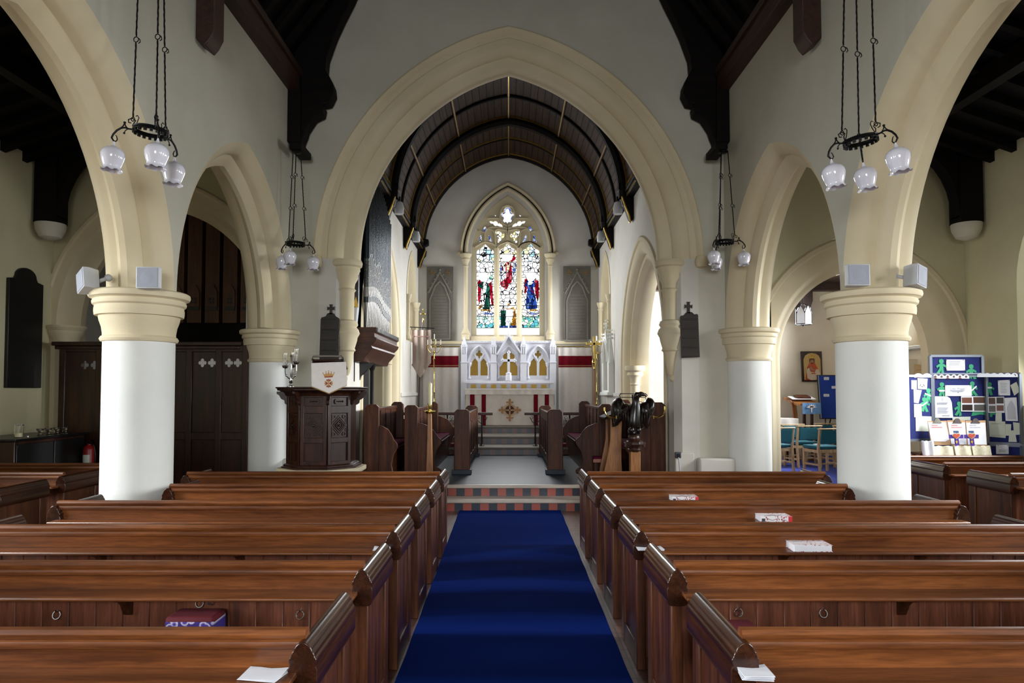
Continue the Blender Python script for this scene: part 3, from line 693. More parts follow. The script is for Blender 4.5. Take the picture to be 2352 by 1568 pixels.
for i,yb in enumerate(YB):
    for side in 'LR':
        xa,xb=(LX[i],-.725) if side=='L' else (.835,RX[i]); sd='left' if side=='L' else 'right'
        mid=(xa+xb)/2
        if i==0: lab='foremost oak pew %s of the aisle carpet, nearest the chancel steps'%sd
        elif i==6: lab='oak pew %s of the aisle nearest the camera, only its cap end showing'%sd
        else: lab='oak pew %s of the blue aisle carpet, %s row back from the chancel steps'%(sd,ordn[i])
        hooks=[]; brk=None
        if i==4: hooks=[(hx(p,4)-mid,z) for p,z in (((143,.632),(467,.69),(695,.632)) if side=='L' else ((1690,.645),(1882,.64)))]; brk=[hx(305,4)-mid] if side=='L' else [hx(2060,4)-mid]
        if i==3: brk=[hx(p,3)-mid for p in ((245,560) if side=='L' else (1790,2100))]
        pew(lab,xa,xb,yb,'LR',cap=.56,hooks=hooks,brk=brk,group=None)
for i,yb in enumerate((8.1,7.2,6.3,5.38)):
    pew('oak pew in the left aisle, %s'%('in front, mostly hidden behind the second one','second row back, its lit back facing the camera','third row back, its square end panel toward the gangway','nearest the camera, cut off by the frame edge')[i],(-6.0 if i==0 else -6.78),-4.66,yb,'R',group=None)
for i,yb in enumerate((9.05,8.2,7.12,6.1)):
    if i: pew('dark pew in the right aisle, %s'%('foremost, directly under the navy notice boards','second row back from the notice boards','third row back from the notice boards','fourth row back, cut off by the frame edge')[i],5.2,6.78,yb,'L',group=None)
t=thing('pew_screen','dark panelled pew screen directly under the navy notice boards','pew screen',(5.99,9.05,0))
mb=MB(); mb.yz(BACK,-.79,.79); obj('top_rail',mb,M_pew,t)
mb=MB()
for k in range(12): mb.box(-.79+k*.1317+.002,-.79+(k+1)*.1317-.002,-.01,.012,.05,.745)
mb.box(-.79,.79,-.004,.01,.05,.745); obj('plank_panel',mb,M_plank,t,bevel=.004,seg=1)
mb=MB(); mb.box(-.82,-.76,-.05,.03,0,.87); mb.box(.76,.82,-.05,.03,0,.87); obj('end_stile',mb,M_pewz,t,bevel=.006)
mb=MB(); mb.box(-.79,.79,-.02,.02,0,.06); obj('sill',mb,M_pew,t)
# carpet runner
grid=[]
for j in range(90):
    y=-1.5+11.48*j/89
    r=[]
    for k in range(11):
        f=k/10; xl=-.665-.045*max(0,min(1,(y-2.6)/7)); xr=.735+.02*max(0,min(1,(y-2.6)/7))
        wv=.008+.005*math.sin(y*5.1+f*.7)*math.sin(y*1.7+1)+.004*math.sin(y*9.3+f*2)
        r.append((xl+(xr-xl)*f,y,.012+max(0,wv)))
    grid.append(r)
single('carpet_runner',MB().sheet(grid,-.012,(0,0,1)),M_carpet,'long royal blue carpet runner laid down the central aisle','carpet')
# ---------------------------------------------------------------- books and papers on the ledges
def text_mb(mb,s,size,fn,bold=False):      # lettering as geometry; fn(x,y)->xyz
    cu=bpy.data.curves.new('t','FONT'); cu.body=s; cu.size=size; cu.align_x='CENTER'; cu.align_y='CENTER'; cu.resolution_u=2
    o=bpy.data.objects.new('t',cu); C.objects.link(o); bpy.context.view_layer.update()
    me=bpy.data.meshes.new_from_object(o.evaluated_get(bpy.context.evaluated_depsgraph_get()))
    mb.add([fn(v.co.x,v.co.y) for v in me.vertices],[list(p.vertices) for p in me.polygons])
    bpy.data.objects.remove(o); bpy.data.curves.remove(cu); bpy.data.meshes.remove(me)
M_cover,_nt,_b=newmat('blossom_book_cover')
_v=coords(_nt,rnd=False); _d=_nt.nodes.new('ShaderNodeTexVoronoi'); _d.inputs['Scale'].default_value=60; _nt.links.new(_v,_d.inputs['Vector'])
_n=noise(_nt,_v,11,2); _l=_nt.nodes.new('ShaderNodeMath'); _l.operation='LESS_THAN'; _l.inputs[1].default_value=.36; _nt.links.new(_d.outputs['Distance'],_l.inputs[0])
_g=_nt.nodes.new('ShaderNodeMath'); _g.operation='GREATER_THAN'; _g.inputs[1].default_value=.47; _nt.links.new(_n,_g.inputs[0])
_m=_nt.nodes.new('ShaderNodeMath'); _m.operation='MULTIPLY'; _nt.links.new(_l.outputs[0],_m.inputs[0]); _nt.links.new(_g.outputs[0],_m.inputs[1])
_x=_nt.nodes.new('ShaderNodeMix'); _x.data_type='RGBA'; _x.inputs[6].default_value=srgb('#e8e2e4'); _x.inputs[7].default_value=srgb('#b05560'); _nt.links.new(_m.outputs[0],_x.inputs[0]); _nt.links.new(_x.outputs[2],_b.inputs['Base Color']); _b.inputs['Roughness'].default_value=.35
M_redc=plain('red_cover_band','#c8303a',.4)
def bible(label,x,y,z,rot,spine):
    t=thing('book',label,'book',(x,y,z),rot,'white blossom-covered bibles on the pew ledges')
    w,d,h=.235,.15,.042
    mb=MB(); mb.box(-w/2+.004,w/2-.004,-d/2+.003,d/2-.006,.003,h-.003); obj('pages',mb,M_paper,t,bevel=.002)
    mb=MB(); mb.box(-w/2,w/2,-d/2,d/2,0,.003); mb.box(-w/2,w/2,-d/2,d/2,h-.003,h)
    sy=-d/2 if spine else d/2
    mb.box(-w/2,w/2,sy-.002,sy+.002,0,h); obj('cover',mb,M_cover,t,bevel=.001)
    if spine:
        mb=MB(); mb.box(w/2-.028,w/2+.0006,sy-.003,sy-.0019,.001,h-.001); mb.box(w/2-.028,w/2+.0006,sy,sy+.02,h-.001,h+.0006); obj('red_band',mb,M_redc,t)
        mb=MB(); mb.box(-w/2+.01,-w/2+.035,sy-.003,sy-.0019,.002,h*.6); mb.tube([(-.09,sy-.001,h+.001),(-.03,sy+.04,h+.001),(.01,sy+.02,h+.001),(.06,sy+.06,h+.001)],.0018,5); mb.tube([(-.075,sy-.003,.03),(-.03,sy-.003,.012),(.02,sy-.003,.03)],.0015,5)
        text_mb(mb,'BIBLE',.016,lambda a,b:(.058+a,sy-.0028,.013+b)); text_mb(mb,'The',.008,lambda a,b:(.045+a,sy-.0028,.026+b)); obj('spine_print',mb,M_ink,t)
    else:
        mb=MB(); text_mb(mb,'BIBLE',.024,lambda a,b:(-.06+a,.02+b,h+.0008)); mb.box(-.11,-.02,-.045,-.044,h,h+.0008); obj('cover_title',mb,M_inkl,t)
    return t
def onledge(px_,row,off=.09): y=YB[row]-off; return ((px_-CX)*y/F,y,.7615)
bible('thick white bible with its page edges toward the camera, on the right ledge',*onledge(1851,3),rot=-.04,spine=False)
bible('white bible with blossom spine facing out, on the third pew ledge at right',*onledge(1771,2),rot=-.05,spine=True)
bible('white bible with blossom spine lying nearest the aisle and furthest from the camera',*onledge(1567,1),rot=-.03,spine=True)
def sheets(label,px_,row,w,d,rot,h=.006,off=.09,name='paper_sheet',cat='paper',mat=None):
    x,y,z=onledge(px_,row,off); mb=MB(); n=3
    for k in range(n):
        a=(k-1)*.06; mb.M=Matrix.Translation((x,y,z+k*h/n))@Matrix.Rotation(rot+a,4,'Z')
        mb.sheet([[(-w/2+w*i/4,-d/2+d*j/3,.001+.003*math.sin(i*1.3+k)*j/3) for i in range(5)] for j in range(4)],h/n*.6,(0,0,1))
    mb.M=None
    return single(name,mb,mat or M_paper,label,cat)
sheets('loose white service sheets on the nearest left pew ledge beside the aisle',614,5,.14,.105,-.12)
sheets('stapled white leaflet on the nearest right pew ledge beside the aisle',1725,5,.105,.10,-.06,.018,name='leaflet',cat='leaflet')
sheets('small white leaflet on the left ledge partly behind a pew end cap',880,3,.10,.09,.05,.010,name='leaflet',cat='leaflet')
sheets('small white leaflet on the right ledge behind a pew end cap',1490,3,.16,.09,.03,.008,name='leaflet',cat='leaflet')
sheets('white card lying on the third right pew ledge behind the end cap',1437,2,.07,.08,.2,.006,name='leaflet',cat='leaflet')
# hassocks on the hooks
M_need=stained  # placeholder name not used
M_pat,_nt,_b=newmat('needlepoint_border')
_v=coords(_nt,(1,.001,1),False); _w=_nt.nodes.new('ShaderNodeTexVoronoi'); _w.inputs['Scale'].default_value=26; _nt.links.new(_v,_w.inputs['Vector'])
_nt.links.new(ramp(_nt,_w.outputs['Distance'],[(.0,'#2b1f66'),(.35,'#4a3a9c'),(.5,'#d6cfe6'),(.6,'#3a2a80')]),_b.inputs['Base Color']); _b.inputs['Roughness'].default_value=.9
def hassock(label,px0,px1,row,z,pat):
    y=YB[row]; x0,x1=(px0-CX)*(y-.2)/F,(px1-CX)*(y-.2)/F
    t=thing('kneeler',label,'kneeler',((x0+x1)/2,y-.155,z),0,None); hw=(x1-x0)/2
    mb=MB(); mb.box(-hw,hw,-.05,.10,.07,.105); obj('cushion_top',mb,M_maroon,t,bevel=.02,seg=3)
    mb=MB(); mb.box(-hw+.002,hw-.002,-.052,.10,-.03,.085); obj('needlepoint_side',mb,pat,t,bevel=.008)
    mb=MB(); mb.tube([(hw*.25+.014*math.cos(a*PI/6),.108,.128+.014*math.sin(a*PI/6)) for a in range(12)],.003,6,True); obj('hanging_ring',mb,M_steel,t)
hassock('red topped kneeler with purple patterned side hanging under the left pew ledge',388,500,4,.575,M_pat)
hassock('plain maroon kneeler hanging below the right pew ledge, only its top edge visible',1668,1740,4,.52,M_maroon)
# ================================================================ hanging lamps
def chandelier(label,X,Y,z,base,tilt,ztop,group=None):
    t=thing('chandelier',label,'chandelier',(X,Y,z),0,group)
    t.rotation_euler=(0,tilt,0)
    mb=MB(); R=.125
    mb.lathe([(R-.012,.0),(R,.0),(R+.006,.006),(R+.002,.022),(R+.008,.030),(R-.006,.034),(R-.012,.028),(R-.012,0)],(0,0,0),40,cap=False)
    for k in range(18):
        a=2*PI*k/18; mb.M=Matrix.Rotation(a,4,'Z'); mb.box(R-.010,R+.004,-.011,.011,-.018,.004)
    mb.M=None; obj('crown_ring',mb,M_iron,t)
    for k in range(3):
        a=math.radians(base+120*k); Mr=Matrix.Rotation(a,4,'Z')
        mb=MB(); mb.M=Mr
        mb.tube([(R,0,.012),(.16,0,.012),(.19,0,.018),(.215,0,.012),(.245,0,-.012),(.268,0,-.045),(.278,0,-.075),(.262,0,-.098),(.245,0,-.10),(.236,0,-.085),(.243,0,-.06),(.252,0,-.05)],[.007,.007,.007,.008,.008,.008,.008,.006,.005,.005,.004,.003],8)
        mb.tube([(.17,0,.014),(.188,0,.035),(.193,0,.052)],.005,6); mb.tube([(.225,0,.004),(.203,0,.03),(.195,0,.052)],.005,6); mb.sphere((.194,0,.058),.011,10,1,1,.8)
        mb.tube([(.165,0,.012),(.185,0,-.005),(.19,0,-.022)],.004,6); mb.sphere((.191,0,-.026),.009,8)
        mb.tube([(R,0,.03),(R+.005,0,.06),(R-.01,0,.085),(R+.02,0,.10),(R+.045,0,.085),(R+.04,0,.062),(R+.022,0,.062)],.005,6)
        mb.tube([(R-.004,0,.03),(R-.02,0,.07),(R-.03,0,.11),(R-.018,0,.128),(R-.006,0,.118)],.004,6)
        obj('arm',mb,M_iron,t)
        c=Mr@Vector((.258,0,-.10))
        prof=[(.004,0),(.008,-.012),(.013,-.030),(.024,-.044),(.052,-.054),(.074,-.072),(.086,-.095),(.088,-.118),(.083,-.146),(.073,-.178),(.065,-.200),(.064,-.210),(.069,-.222),(.080,-.233)]
        def rip(k_,a_,r,zz): return (r*(1+(.05*math.sin(8*a_) if k_==13 else .02*math.sin(8*a_) if k_==12 else 0)),zz+(.006*math.sin(8*a_+.5) if k_==13 else 0))
        inn=[(r-.003,zz) for r,zz in reversed(prof[5:])]
        mb=MB(); mb.lathe(prof,c,32,ripple=rip,cap=False); mb.lathe(inn,c,32,ripple=lambda k_,a_,r,zz:rip(13-k_,a_,r,zz),cap=False); obj('lamp_shade',mb,M_opal,t)
        # suspension rod with links
        inv=Matrix.Rotation(-tilt,3,'Y')
        top=inv@Vector(((.095 if ztop>5.5 else .06)*math.cos(a+.15),(.095 if ztop>5.5 else .06)*math.sin(a+.15),ztop-z)); bot=Mr@Vector((R+.012,0,.105)); L=(top-bot)
        mb=MB()
        for f0,f1 in ((.0,.335),(.365,.70),(.73,1.0)):
            n=26; mb.tube([bot+L*(f0+(f1-f0)*i/n)+Vector((.0012*math.cos(i*2.1),.0012*math.sin(i*2.1),0)) for i in range(n+1)],[.0062+.0016*(i%2) for i in range(n+1)],6)
        for f in (.35,.715):
            p=bot+L*f
            for q in (0,): mb.tube([p+Vector((.019*math.cos(b*PI/6),0,q+.021*math.sin(b*PI/6))) for b in range(12)],.004,6,True)
            mb.tube([p+Vector((.02,0,-.03)),p+Vector((.034,0,-.02)),p+Vector((.03,0,.0)),p+Vector((.02,0,.01))],.004,6)
        mb.tube([bot+Vector((.014*math.cos(b*PI/6),0,-.012+.016*math.sin(b*PI/6))) for b in range(12)],.004,6,True)
        obj('chain',mb,M_iron,t)
    inv=Matrix.Rotation(-tilt,3,'Y'); c=inv@Vector((0,0,ztop-z))
    mb=MB(); mb.sphere(c,.07,14,1,1,.35); obj('ceiling_plate',mb,M_iron,t)
    return t
def chl(label,px_,py_,Y,base,tilt,pt): 
    p=at(px_,py_,Y); return chandelier(label,p.x,p.y,p.z-.01,base,math.radians(tilt),pt)
zt=zy(349,9.6)
chl('black iron three-light chandelier with opal glass shades, hanging nearest the camera on the left',346,303,5.35,311,4,5.7)
chl('black iron three-light chandelier tilted toward the right, hanging nearest the camera on the right',1977,324,5.35,302,-8,5.7)
chl('black iron three-light chandelier hanging beside the chancel arch above the pulpit',679,560,9.6,272,1,zt)
chl('black iron three-light chandelier hanging beside the chancel arch above the right hymn board',1664,556,9.6,219,0,zt)
for s,yy in ((-1,5.35),(1,5.35)):
    mb=MB(); x0=s*2.83; mb.tube([(s*NX,yy,6.0),(s*3.0,yy,5.98),(x0,yy,5.95),(x0,yy,5.70)],.02,8); mb.box(s*(NX-.03),s*NX,yy-.06,yy+.06,5.85,6.15)
    single('lamp_bracket',mb,M_iron,'black iron arm on the %s nave wall from which a chandelier hangs, above the frame'%('left' if s<0 else 'right'),'bracket')
# ---------------------------------------------------------------- loudspeakers
def speaker(label,px_,py_,Y,rz,ry,w=.205,mount=(0,.12,0)):
    p=at(px_,py_,Y); t=thing('loudspeaker',label,'speaker',p,rz,None); t.rotation_euler=(0,ry,rz)
    h=w*.96; mb=MB(); mb.xy([(-w/2,-.055),(w/2,-.055),(w/2,.0),(w*.28,.09),(-w*.28,.09),(-w/2,.0)],-h/2,h/2); obj('cabinet',mb,M_speaker,t,bevel=.006)
    mb=MB(); mb.box(-w/2+.01,w/2-.01,-.060,-.054,-h/2+.01,h/2-.01); g=obj('grille',mb,M_grille,t,bevel=.004)
    mb=MB(); mb.lathe([(.0,-.0625),(.03,-.0622),(.055,-.0605),(.062,-.06)],(0,0,0),28); 
    mb.v=[Vector((v.x,v.z,v.y)) for v in mb.v]; obj('cone',mb,M_grille,g)
    mb=MB(); mb.tube([(0,.085,0),tuple(Vector((0,.085,0))*.5+Vector(mount)*.5),mount],.018,10); mb.sphere(mount,.035,12); obj('wall_mount',mb,M_speaker,t)
speaker('white loudspeaker facing the camera above the left column capital',345,639,6.22,.05,0,mount=(0,.14,0))
speaker('tilted white loudspeaker turned outward at the far left side of the left column',199,645,6.3,-.75,-.27,mount=(.08,.16,.02))
speaker('white loudspeaker facing the camera above the right column capital',1966,633,6.22,-.02,0,mount=(0,.14,0))
speaker('white loudspeaker turned outward at the right side of the right column',2104,635,6.3,.65,.12,mount=(-.08,.16,.01))
# ---------------------------------------------------------------- left aisle
mb=MB(); m0=9.30; m1=9.99
pl=[(m0,1.79),(m0,3.30),(m0+.12,3.32),(m0+.14,3.35)]+[(9.645-.2*math.cos(a*PI/10),3.36+.13*math.sin(a*PI/10)) for a in range(11)]+[(m1-.14,3.35),(m1-.12,3.32),(m1,3.30),(m1,1.79)]
mb.yz(pl,-AX+.002,-AX+.047); o=single('memorial_board',mb,M_ebony,'black arched wooden memorial board on the far left aisle wall','board',bevel=.008)
t=thing('cabinet','dark wooden cabinet with black front against the left aisle wall','cabinet',(-6.47,9.15,0))
mb=MB(); mb.box(-.36,.36,-.68,.72,0,1.12); obj('carcass',mb,M_oakd,t,bevel=.01)
mb=MB(); mb.box(-.40,.40,-.72,.75,1.12,1.15); obj('worktop',mb,M_black,t,bevel=.006)
mb=MB(); mb.box(.36,.375,-.66,.03,.08,1.08); mb.box(.36,.375,.05,.70,.08,1.08); obj('door',mb,M_ebony,t,bevel=.008)
def at_z(px_,py_,z):      # where the sight line of a pixel meets height z
    lo,hi=1.0,40.0
    p1=at(px_,py_,1.0); k=(z-H)/(p1.z-H); return Vector((p1.x*k,k,z))
t=thing('candle_jar','glass cylinder with a thick cream candle on the dark cabinet','candle',(-6.28,8.78,1.15))
mb=MB(); mb.lathe([(.045,0),(.05,.004),(.05,.165),(.047,.165),(.047,.006),(0,.006)],(0,0,0),24,cap=False); obj('glass_cylinder',mb,M_glass,t)
mb=MB(); mb.lathe([(.043,.008),(.043,.06),(.03,.062),(0,.058)],(0,0,0),20); obj('candle',mb,M_wax,t)
mb=MB(); mb.lathe([(.051,.155),(.052,.168),(.048,.168),(.048,.155)],(0,0,0),24,cap=False); obj('rim',mb,M_steel,t)
base=None
for i,(lab) in enumerate(('nearest the candle jar','second from the candle jar','third from the candle jar','furthest from the candle jar')):
    Y=9.12+i*.16
    if base is None:
        t=base=thing('glass_tealight_holder','small cut-glass tealight holder on the dark cabinet, '+lab,'tealight holder',(-6.24,Y,1.15),0,None)
        mb=MB(); mb.lathe([(.04,0),(.042,.008),(.022,.02),(.028,.035),(.02,.05),(.036,.07),(.047,.095),(.043,.095),(.03,.075),(0,.07)],(0,0,0),10,smooth=False,cap=False); obj('glass_cup',mb,M_glass,t)
        mb=MB(); mb.lathe([(.024,.074),(.024,.088),(0,.088)],(0,0,0),16); obj('tealight',mb,M_steel,t)
    else: dup(base,(-6.24+.005*i,Y,1.15),None,'small cut-glass tealight holder on the dark cabinet, '+lab)
mb=MB(); mb.lathe([(.018,0),(.018,.012),(0,.014)],(-6.27,8.93,1.15),14); single('tealight',mb,M_steel,'tiny metal tealight between the candle jar and the cut-glass holders','candle')
t=thing('fire_extinguisher','red fire extinguisher with pale label in the dark corner beside the left column','fire extinguisher',(-6.0,9.80,.55))
mb=MB(); mb.lathe([(.07,0),(.078,.01),(.078,.36),(.065,.4),(.03,.425),(.03,.44)],(0,0,0),24); obj('cylinder',mb,plain('red_enamel','#8c1414',.35),t)
mb=MB(); mb.lathe([(.079,.17),(.079,.29)],(0,0,0),14,-2.3,-.9,cap=False); obj('instruction_label',mb,M_paperc,t)
mb=MB(); mb.box(-.02,.02,-.03,.03,.44,.47); mb.tube([(0,-.03,.46),(.05,-.07,.5)],.008); mb.tube([(.02,0,.455),(.07,0,.42),(.095,0,.3),(.09,0,.15)],.01); obj('valve',mb,M_black,t)
mb=MB(); mb.box(-.06,.06,-.06,.06,-.55,0); obj('stand',mb,M_oakd,t)
# ---------------------------------------------------------------- organ screen
def circ(cx,cz,r,a0=0,a1=2*PI,n=12): return [(cx+r*math.cos(a0+(a1-a0)*i/n),cz+r*math.sin(a0+(a1-a0)*i/n)) for i in range(n)]
def quatre(cx,cz,r): 
    p=[]
    for k in range(4):
        a=k*PI/2; ox,oz=cx+r*.55*math.cos(a),cz+r*.55*math.sin(a)
        p+=[(ox+r*.5*math.cos(b),oz+r*.5*math.sin(b)) for b in [a-1.9+3.8*i/8 for i in range(9)]]
    return p
sy=10.07
t=thing('wooden_screen','tall dark panelled wooden screen with small quatrefoil openings, behind the left column','screen',(-5.3,sy,0))
x0,x1=-6.64,-3.98; zt_=2.44; mb=MB()
stiles=[-6.64,-6.0,-5.4,-4.98,-4.68,-4.285,-4.0]
stiles=[xx(147,800,sy),-6.03,-5.45,-4.97,xx(437,800,sy),xx(505,800,sy),xx(566,800,sy)]
for k,sx in enumerate(stiles): mb.box(sx-.045+5.3,sx+.045+5.3,-.04,.04,0,zt_-.02)
for z0,z1 in ((0,.16),(zy(1010,sy),zy(1000,sy)+.05),(2.32,zt_-.02)): mb.box(stiles[0]+5.3,stiles[-1]+5.3,-.035,.035,z0,z1)
obj('frame',mb,M_oakd,t,bevel=.008)
mb=MB(); mb.box(x0-.06+5.3,x1+.06+5.3,-.09,.07,zt_-.03,zt_+.03); mb.box(x0-.03+5.3,x1+.03+5.3,-.06,.05,zt_-.08,zt_-.03); obj('cornice',mb,M_oakd,t,bevel=.01)
qp=[(195,838),(217,838),(465,833),(487,833),(526,833),(546,833)]; qs=[(xx(a,b,sy),zy(b,sy)) for a,b in qp]
for k in range(6):
    a,b=stiles[k]+.045,stiles[k+1]-.045; zm=zy(1003,sy)
    hs=[[(u+5.3,v) for u,v in quatre(qx,qz,.062)] for qx,qz in qs if a<qx<b]
    mb=MB(); mb.xz([(a+5.3-.02,zm),(b+5.3+.02,zm),(b+5.3+.02,2.34),(a+5.3-.02,2.34)],-.012,.012,hs); mb.xz([(a+5.3-.02,.14),(b+5.3+.02,.14),(b+5.3+.02,zm),(a+5.3-.02,zm)],-.012,.012)
    obj('panel',mb,M_oakd,t)
# ---------------------------------------------------------------- organ
M_pipewood=wood('stained_pipe_wood','#3a2012','#56331d','#6e4628','Z',.5)
M_pipe=plain('dark_pipe_metal','#2a3036',.3,.8,.15)
M_pipef=plain('silvered_pipe_foot','#77736e',.35,.35,.15)
M_piped,_nt,_b=newmat('stencilled_pipe_band')
_v=coords(_nt,(1,1,1),False); _w=_nt.nodes.new('ShaderNodeTexWave'); _w.wave_type='RINGS'; _w.inputs['Scale'].default_value=9; _w.inputs['Distortion'].default_value=14; _w.inputs['Detail'].default_value=1; _w.inputs['Detail Scale'].default_value=2.2; _nt.links.new(_v,_w.inputs['Vector'])
_nt.links.new(ramp(_nt,_w.outputs['Fac'],[(.35,'#14171c'),(.5,'#5e626c'),(.62,'#a39c86'),(.75,'#1d2028')]),_b.inputs['Base Color']); _b.inputs['Roughness'].default_value=.4; _b.inputs['Metallic'].default_value=.4
t=thing('pipe_organ','pipe organ with dark case and silvery stencilled pipes filling the left chancel arch','organ',(-3.2,12.1,.33))
def o_(name,mb,mat,par=t,**k): return obj(name,mb,mat,par,world=True,**k)
FX=-2.3
prof=[(-2.95,2.78),(FX+.16,2.78),(FX+.16,2.70),(FX+.13,2.69),(FX+.13,2.62),(FX+.17,2.60),(FX+.15,2.55),(FX+.08,2.48),(FX+.1,2.44),(FX+.04,2.36),(FX-.02,2.30),(FX-.05,2.22),(-2.95,2.22)]
mb=MB(); mb.xz(prof,11.02,13.25); o_('case_cornice',mb,M_oakdx,bevel=.006)
mb=MB(); k=11.06
while k<13.2: mb.box(FX+.155,FX+.175,k,k+.022,2.705,2.775); k+=.045
o_('gallery_rail',mb,M_black)
mb=MB(); mb.box(-3.6,-2.72,11.05,13.3,.33,2.3); mb.box(-2.62,-2.50,11.05,13.25,2.72,5.0); mb.box(-3.6,-2.52,11.05,11.12,2.7,5.6); mb.box(-2.95,-2.48,13.2,13.28,2.7,5.2); mb.box(-3.6,-2.5,11.02,11.10,1.9,2.75); o_('case',mb,M_dark)
mb=MB(); mb.lathe([(.07,.33),(.07,.4),(.035,.45),(.032,2.1),(.05,2.14),(.07,2.22)],(-2.44,12.2,0),16); o_('support_post',mb,M_iron)
mb=MB(); mb.xz([(-2.26,2.22),(-2.6,2.22),(-2.6,1.75),(-2.55,1.75),(-2.48,2.0),(-2.36,2.12)],11.45,11.55); o_('bracket',mb,M_black)
n=17
for i in range(n):
    f=i/(n-1); y=11.12+f*2.0; r=.050; zm=3.22+.10*math.sin(PI*min(1,f*1.4+.1))-.18*max(0,f-.45); ztp=5.35-.5*abs(f-.45)-.35*max(0,f-.7)
    mb=MB(); c=(FX-.02,y,0)
    mb.mat=0; mb.lathe([(.014,2.78),(.016,2.86),(r*.85,zm-.05)],c,14); 
    mb.mat=2; mb.lathe([(r,zm-.06),(r,zm+.03)],c,14)
    mb.mat=0; mb.lathe([(r,zm+.03),(r+.002,zm+.19)],c,14,cap=False); mb.xz([(FX+.0,zm+.03),(FX+.035,zm+.03),(FX+.02,zm+.2),(FX,zm+.22)],y-.03,y+.03)
    mb.mat=1; mb.lathe([(r,zm+.19),(r,zm+.62+.08*math.sin(i))],c,14,cap=False)
    mb.mat=1; mb.lathe([(r,zm+.62+.08*math.sin(i)),(r+.004,zm+.66+.08*math.sin(i))],c,14,cap=False)
    mb.mat=3; mb.lathe([(r,zm+.66+.08*math.sin(i)),(r,ztp-.1),(r+.004,ztp),(r-.01,ztp)],c,14)
    o_('facade_pipe',mb,[M_pipef,M_piped,M_black,M_pipe])
for i in range(2):
    x=-2.56+.11*i; c=(x,11.03-.06,0); mb=MB()
    mb.mat=0; mb.lathe([(.015,2.78),(.05,3.1),(.05,5.2)],c,14); mb.mat=1; mb.xz([(x-.03,3.05),(x+.03,3.05),(x+.032,3.14),(x,3.26),(x-.032,3.14)],c[1]-.062,c[1]-.04)
    o_('side_pipe',mb,[M_black,M_gilt])
mb=MB(); mb.box(-6.2,-3.85,11.3,11.5,2.42,3.0); mb.box(-6.2,-3.85,11.55,12.4,2.6,5.6); o_('aisle_case',mb,M_dark)
for i in range(8):
    xc=xx(452+40.5*(i-3) if i>2 else 452+40.5*(i-3),650,11.2); mb=MB(); w=.115
    zb,ztp=zy(742,11.2),5.2
    mb.mat=0; mb.box(xc-w,xc+w,11.12,11.3,zb,ztp); mb.mat=1; mb.box(xc-w*.75,xc+w*.75,11.10,11.13,zb+.2,zb+.26)
    mb.mat=0; mb.xz([(xc-w*.8,zb+.26),(xc+w*.8,zb+.26),(xc+w*.8,zb+.5),(xc+w*.3,zb+.62),(xc-w*.3,zb+.62),(xc-w*.8,zb+.5)],11.09,11.12)
    mb.mat=1
    for q in ((-.03,.03),(.03,.03),(-.03,-.03),(.03,-.03)): mb.xz(circ(xc+q[0],zb+.36+q[1],.022,n=8),11.08,11.095)
    o_('wooden_pipe',mb,[M_pipewood,M_black])
# small white floodlight on the jamb
t=thing('floodlight','small white floodlight fixed beside the gilded organ pipes','light',at(815,722,10.9),0,None)
mb=MB(); mb.lathe([(.05,-.12),(.075,.1),(.07,.11),(.0,.11)],(0,0,0),4,PI/4,PI/4+2*PI,smooth=False); obj('lamp_housing',mb,M_speaker,t,bevel=.01)
mb=MB(); mb.box(-.12,.0,-.02,.02,.09,.13); obj('bracket',mb,M_black,t)
# ================================================================ pulpit
def octo(r,cx=0,cy=0,a=PI/8): R=r/math.cos(PI/8); return [(cx+R*math.cos(a+k*PI/4),cy+R*math.sin(a+k*PI/4)) for k in range(8)]
PX,PY=-2.56,9.42
t=thing('pulpit','dark carved octagonal oak pulpit on a cream stone plinth left of the chancel steps','pulpit',(PX,PY,0))
def lo(prof,n=8): 
    return [(r/math.cos(PI/8),z) for r,z in prof]
mb=MB(); mb.lathe(lo([(.50,0),(.50,.62),(.56,.66),(.56,.715),(0,.715)]),(0,0,0),8,PI/8,PI/8+2*PI,False); obj('stone_plinth',mb,M_cream,t,bevel=.01)
mb=MB(); mb.lathe(lo([(.495,.715),(.495,.735),(.47,.745),(.47,.76),(.45,.775),(.0,.775)]),(0,0,0),8,PI/8,PI/8+2*PI,False); obj('base_moulding',mb,M_oakd,t)
mb=MB(); mb.lathe(lo([(.42,.75),(.42,1.72),(0,1.72)]),(0,0,0),8,PI/8,PI/8+2*PI,False); obj('body',mb,M_oakd,t)
mb=MB(); mb.lathe(lo([(.46,1.68),(.47,1.71),(.49,1.73),(.52,1.745),(.555,1.755),(.555,1.775),(.575,1.785),(.575,1.80),(0,1.80)]),(0,0,0),8,PI/8,PI/8+2*PI,False); obj('cornice',mb,M_oakd,t,bevel=.004)
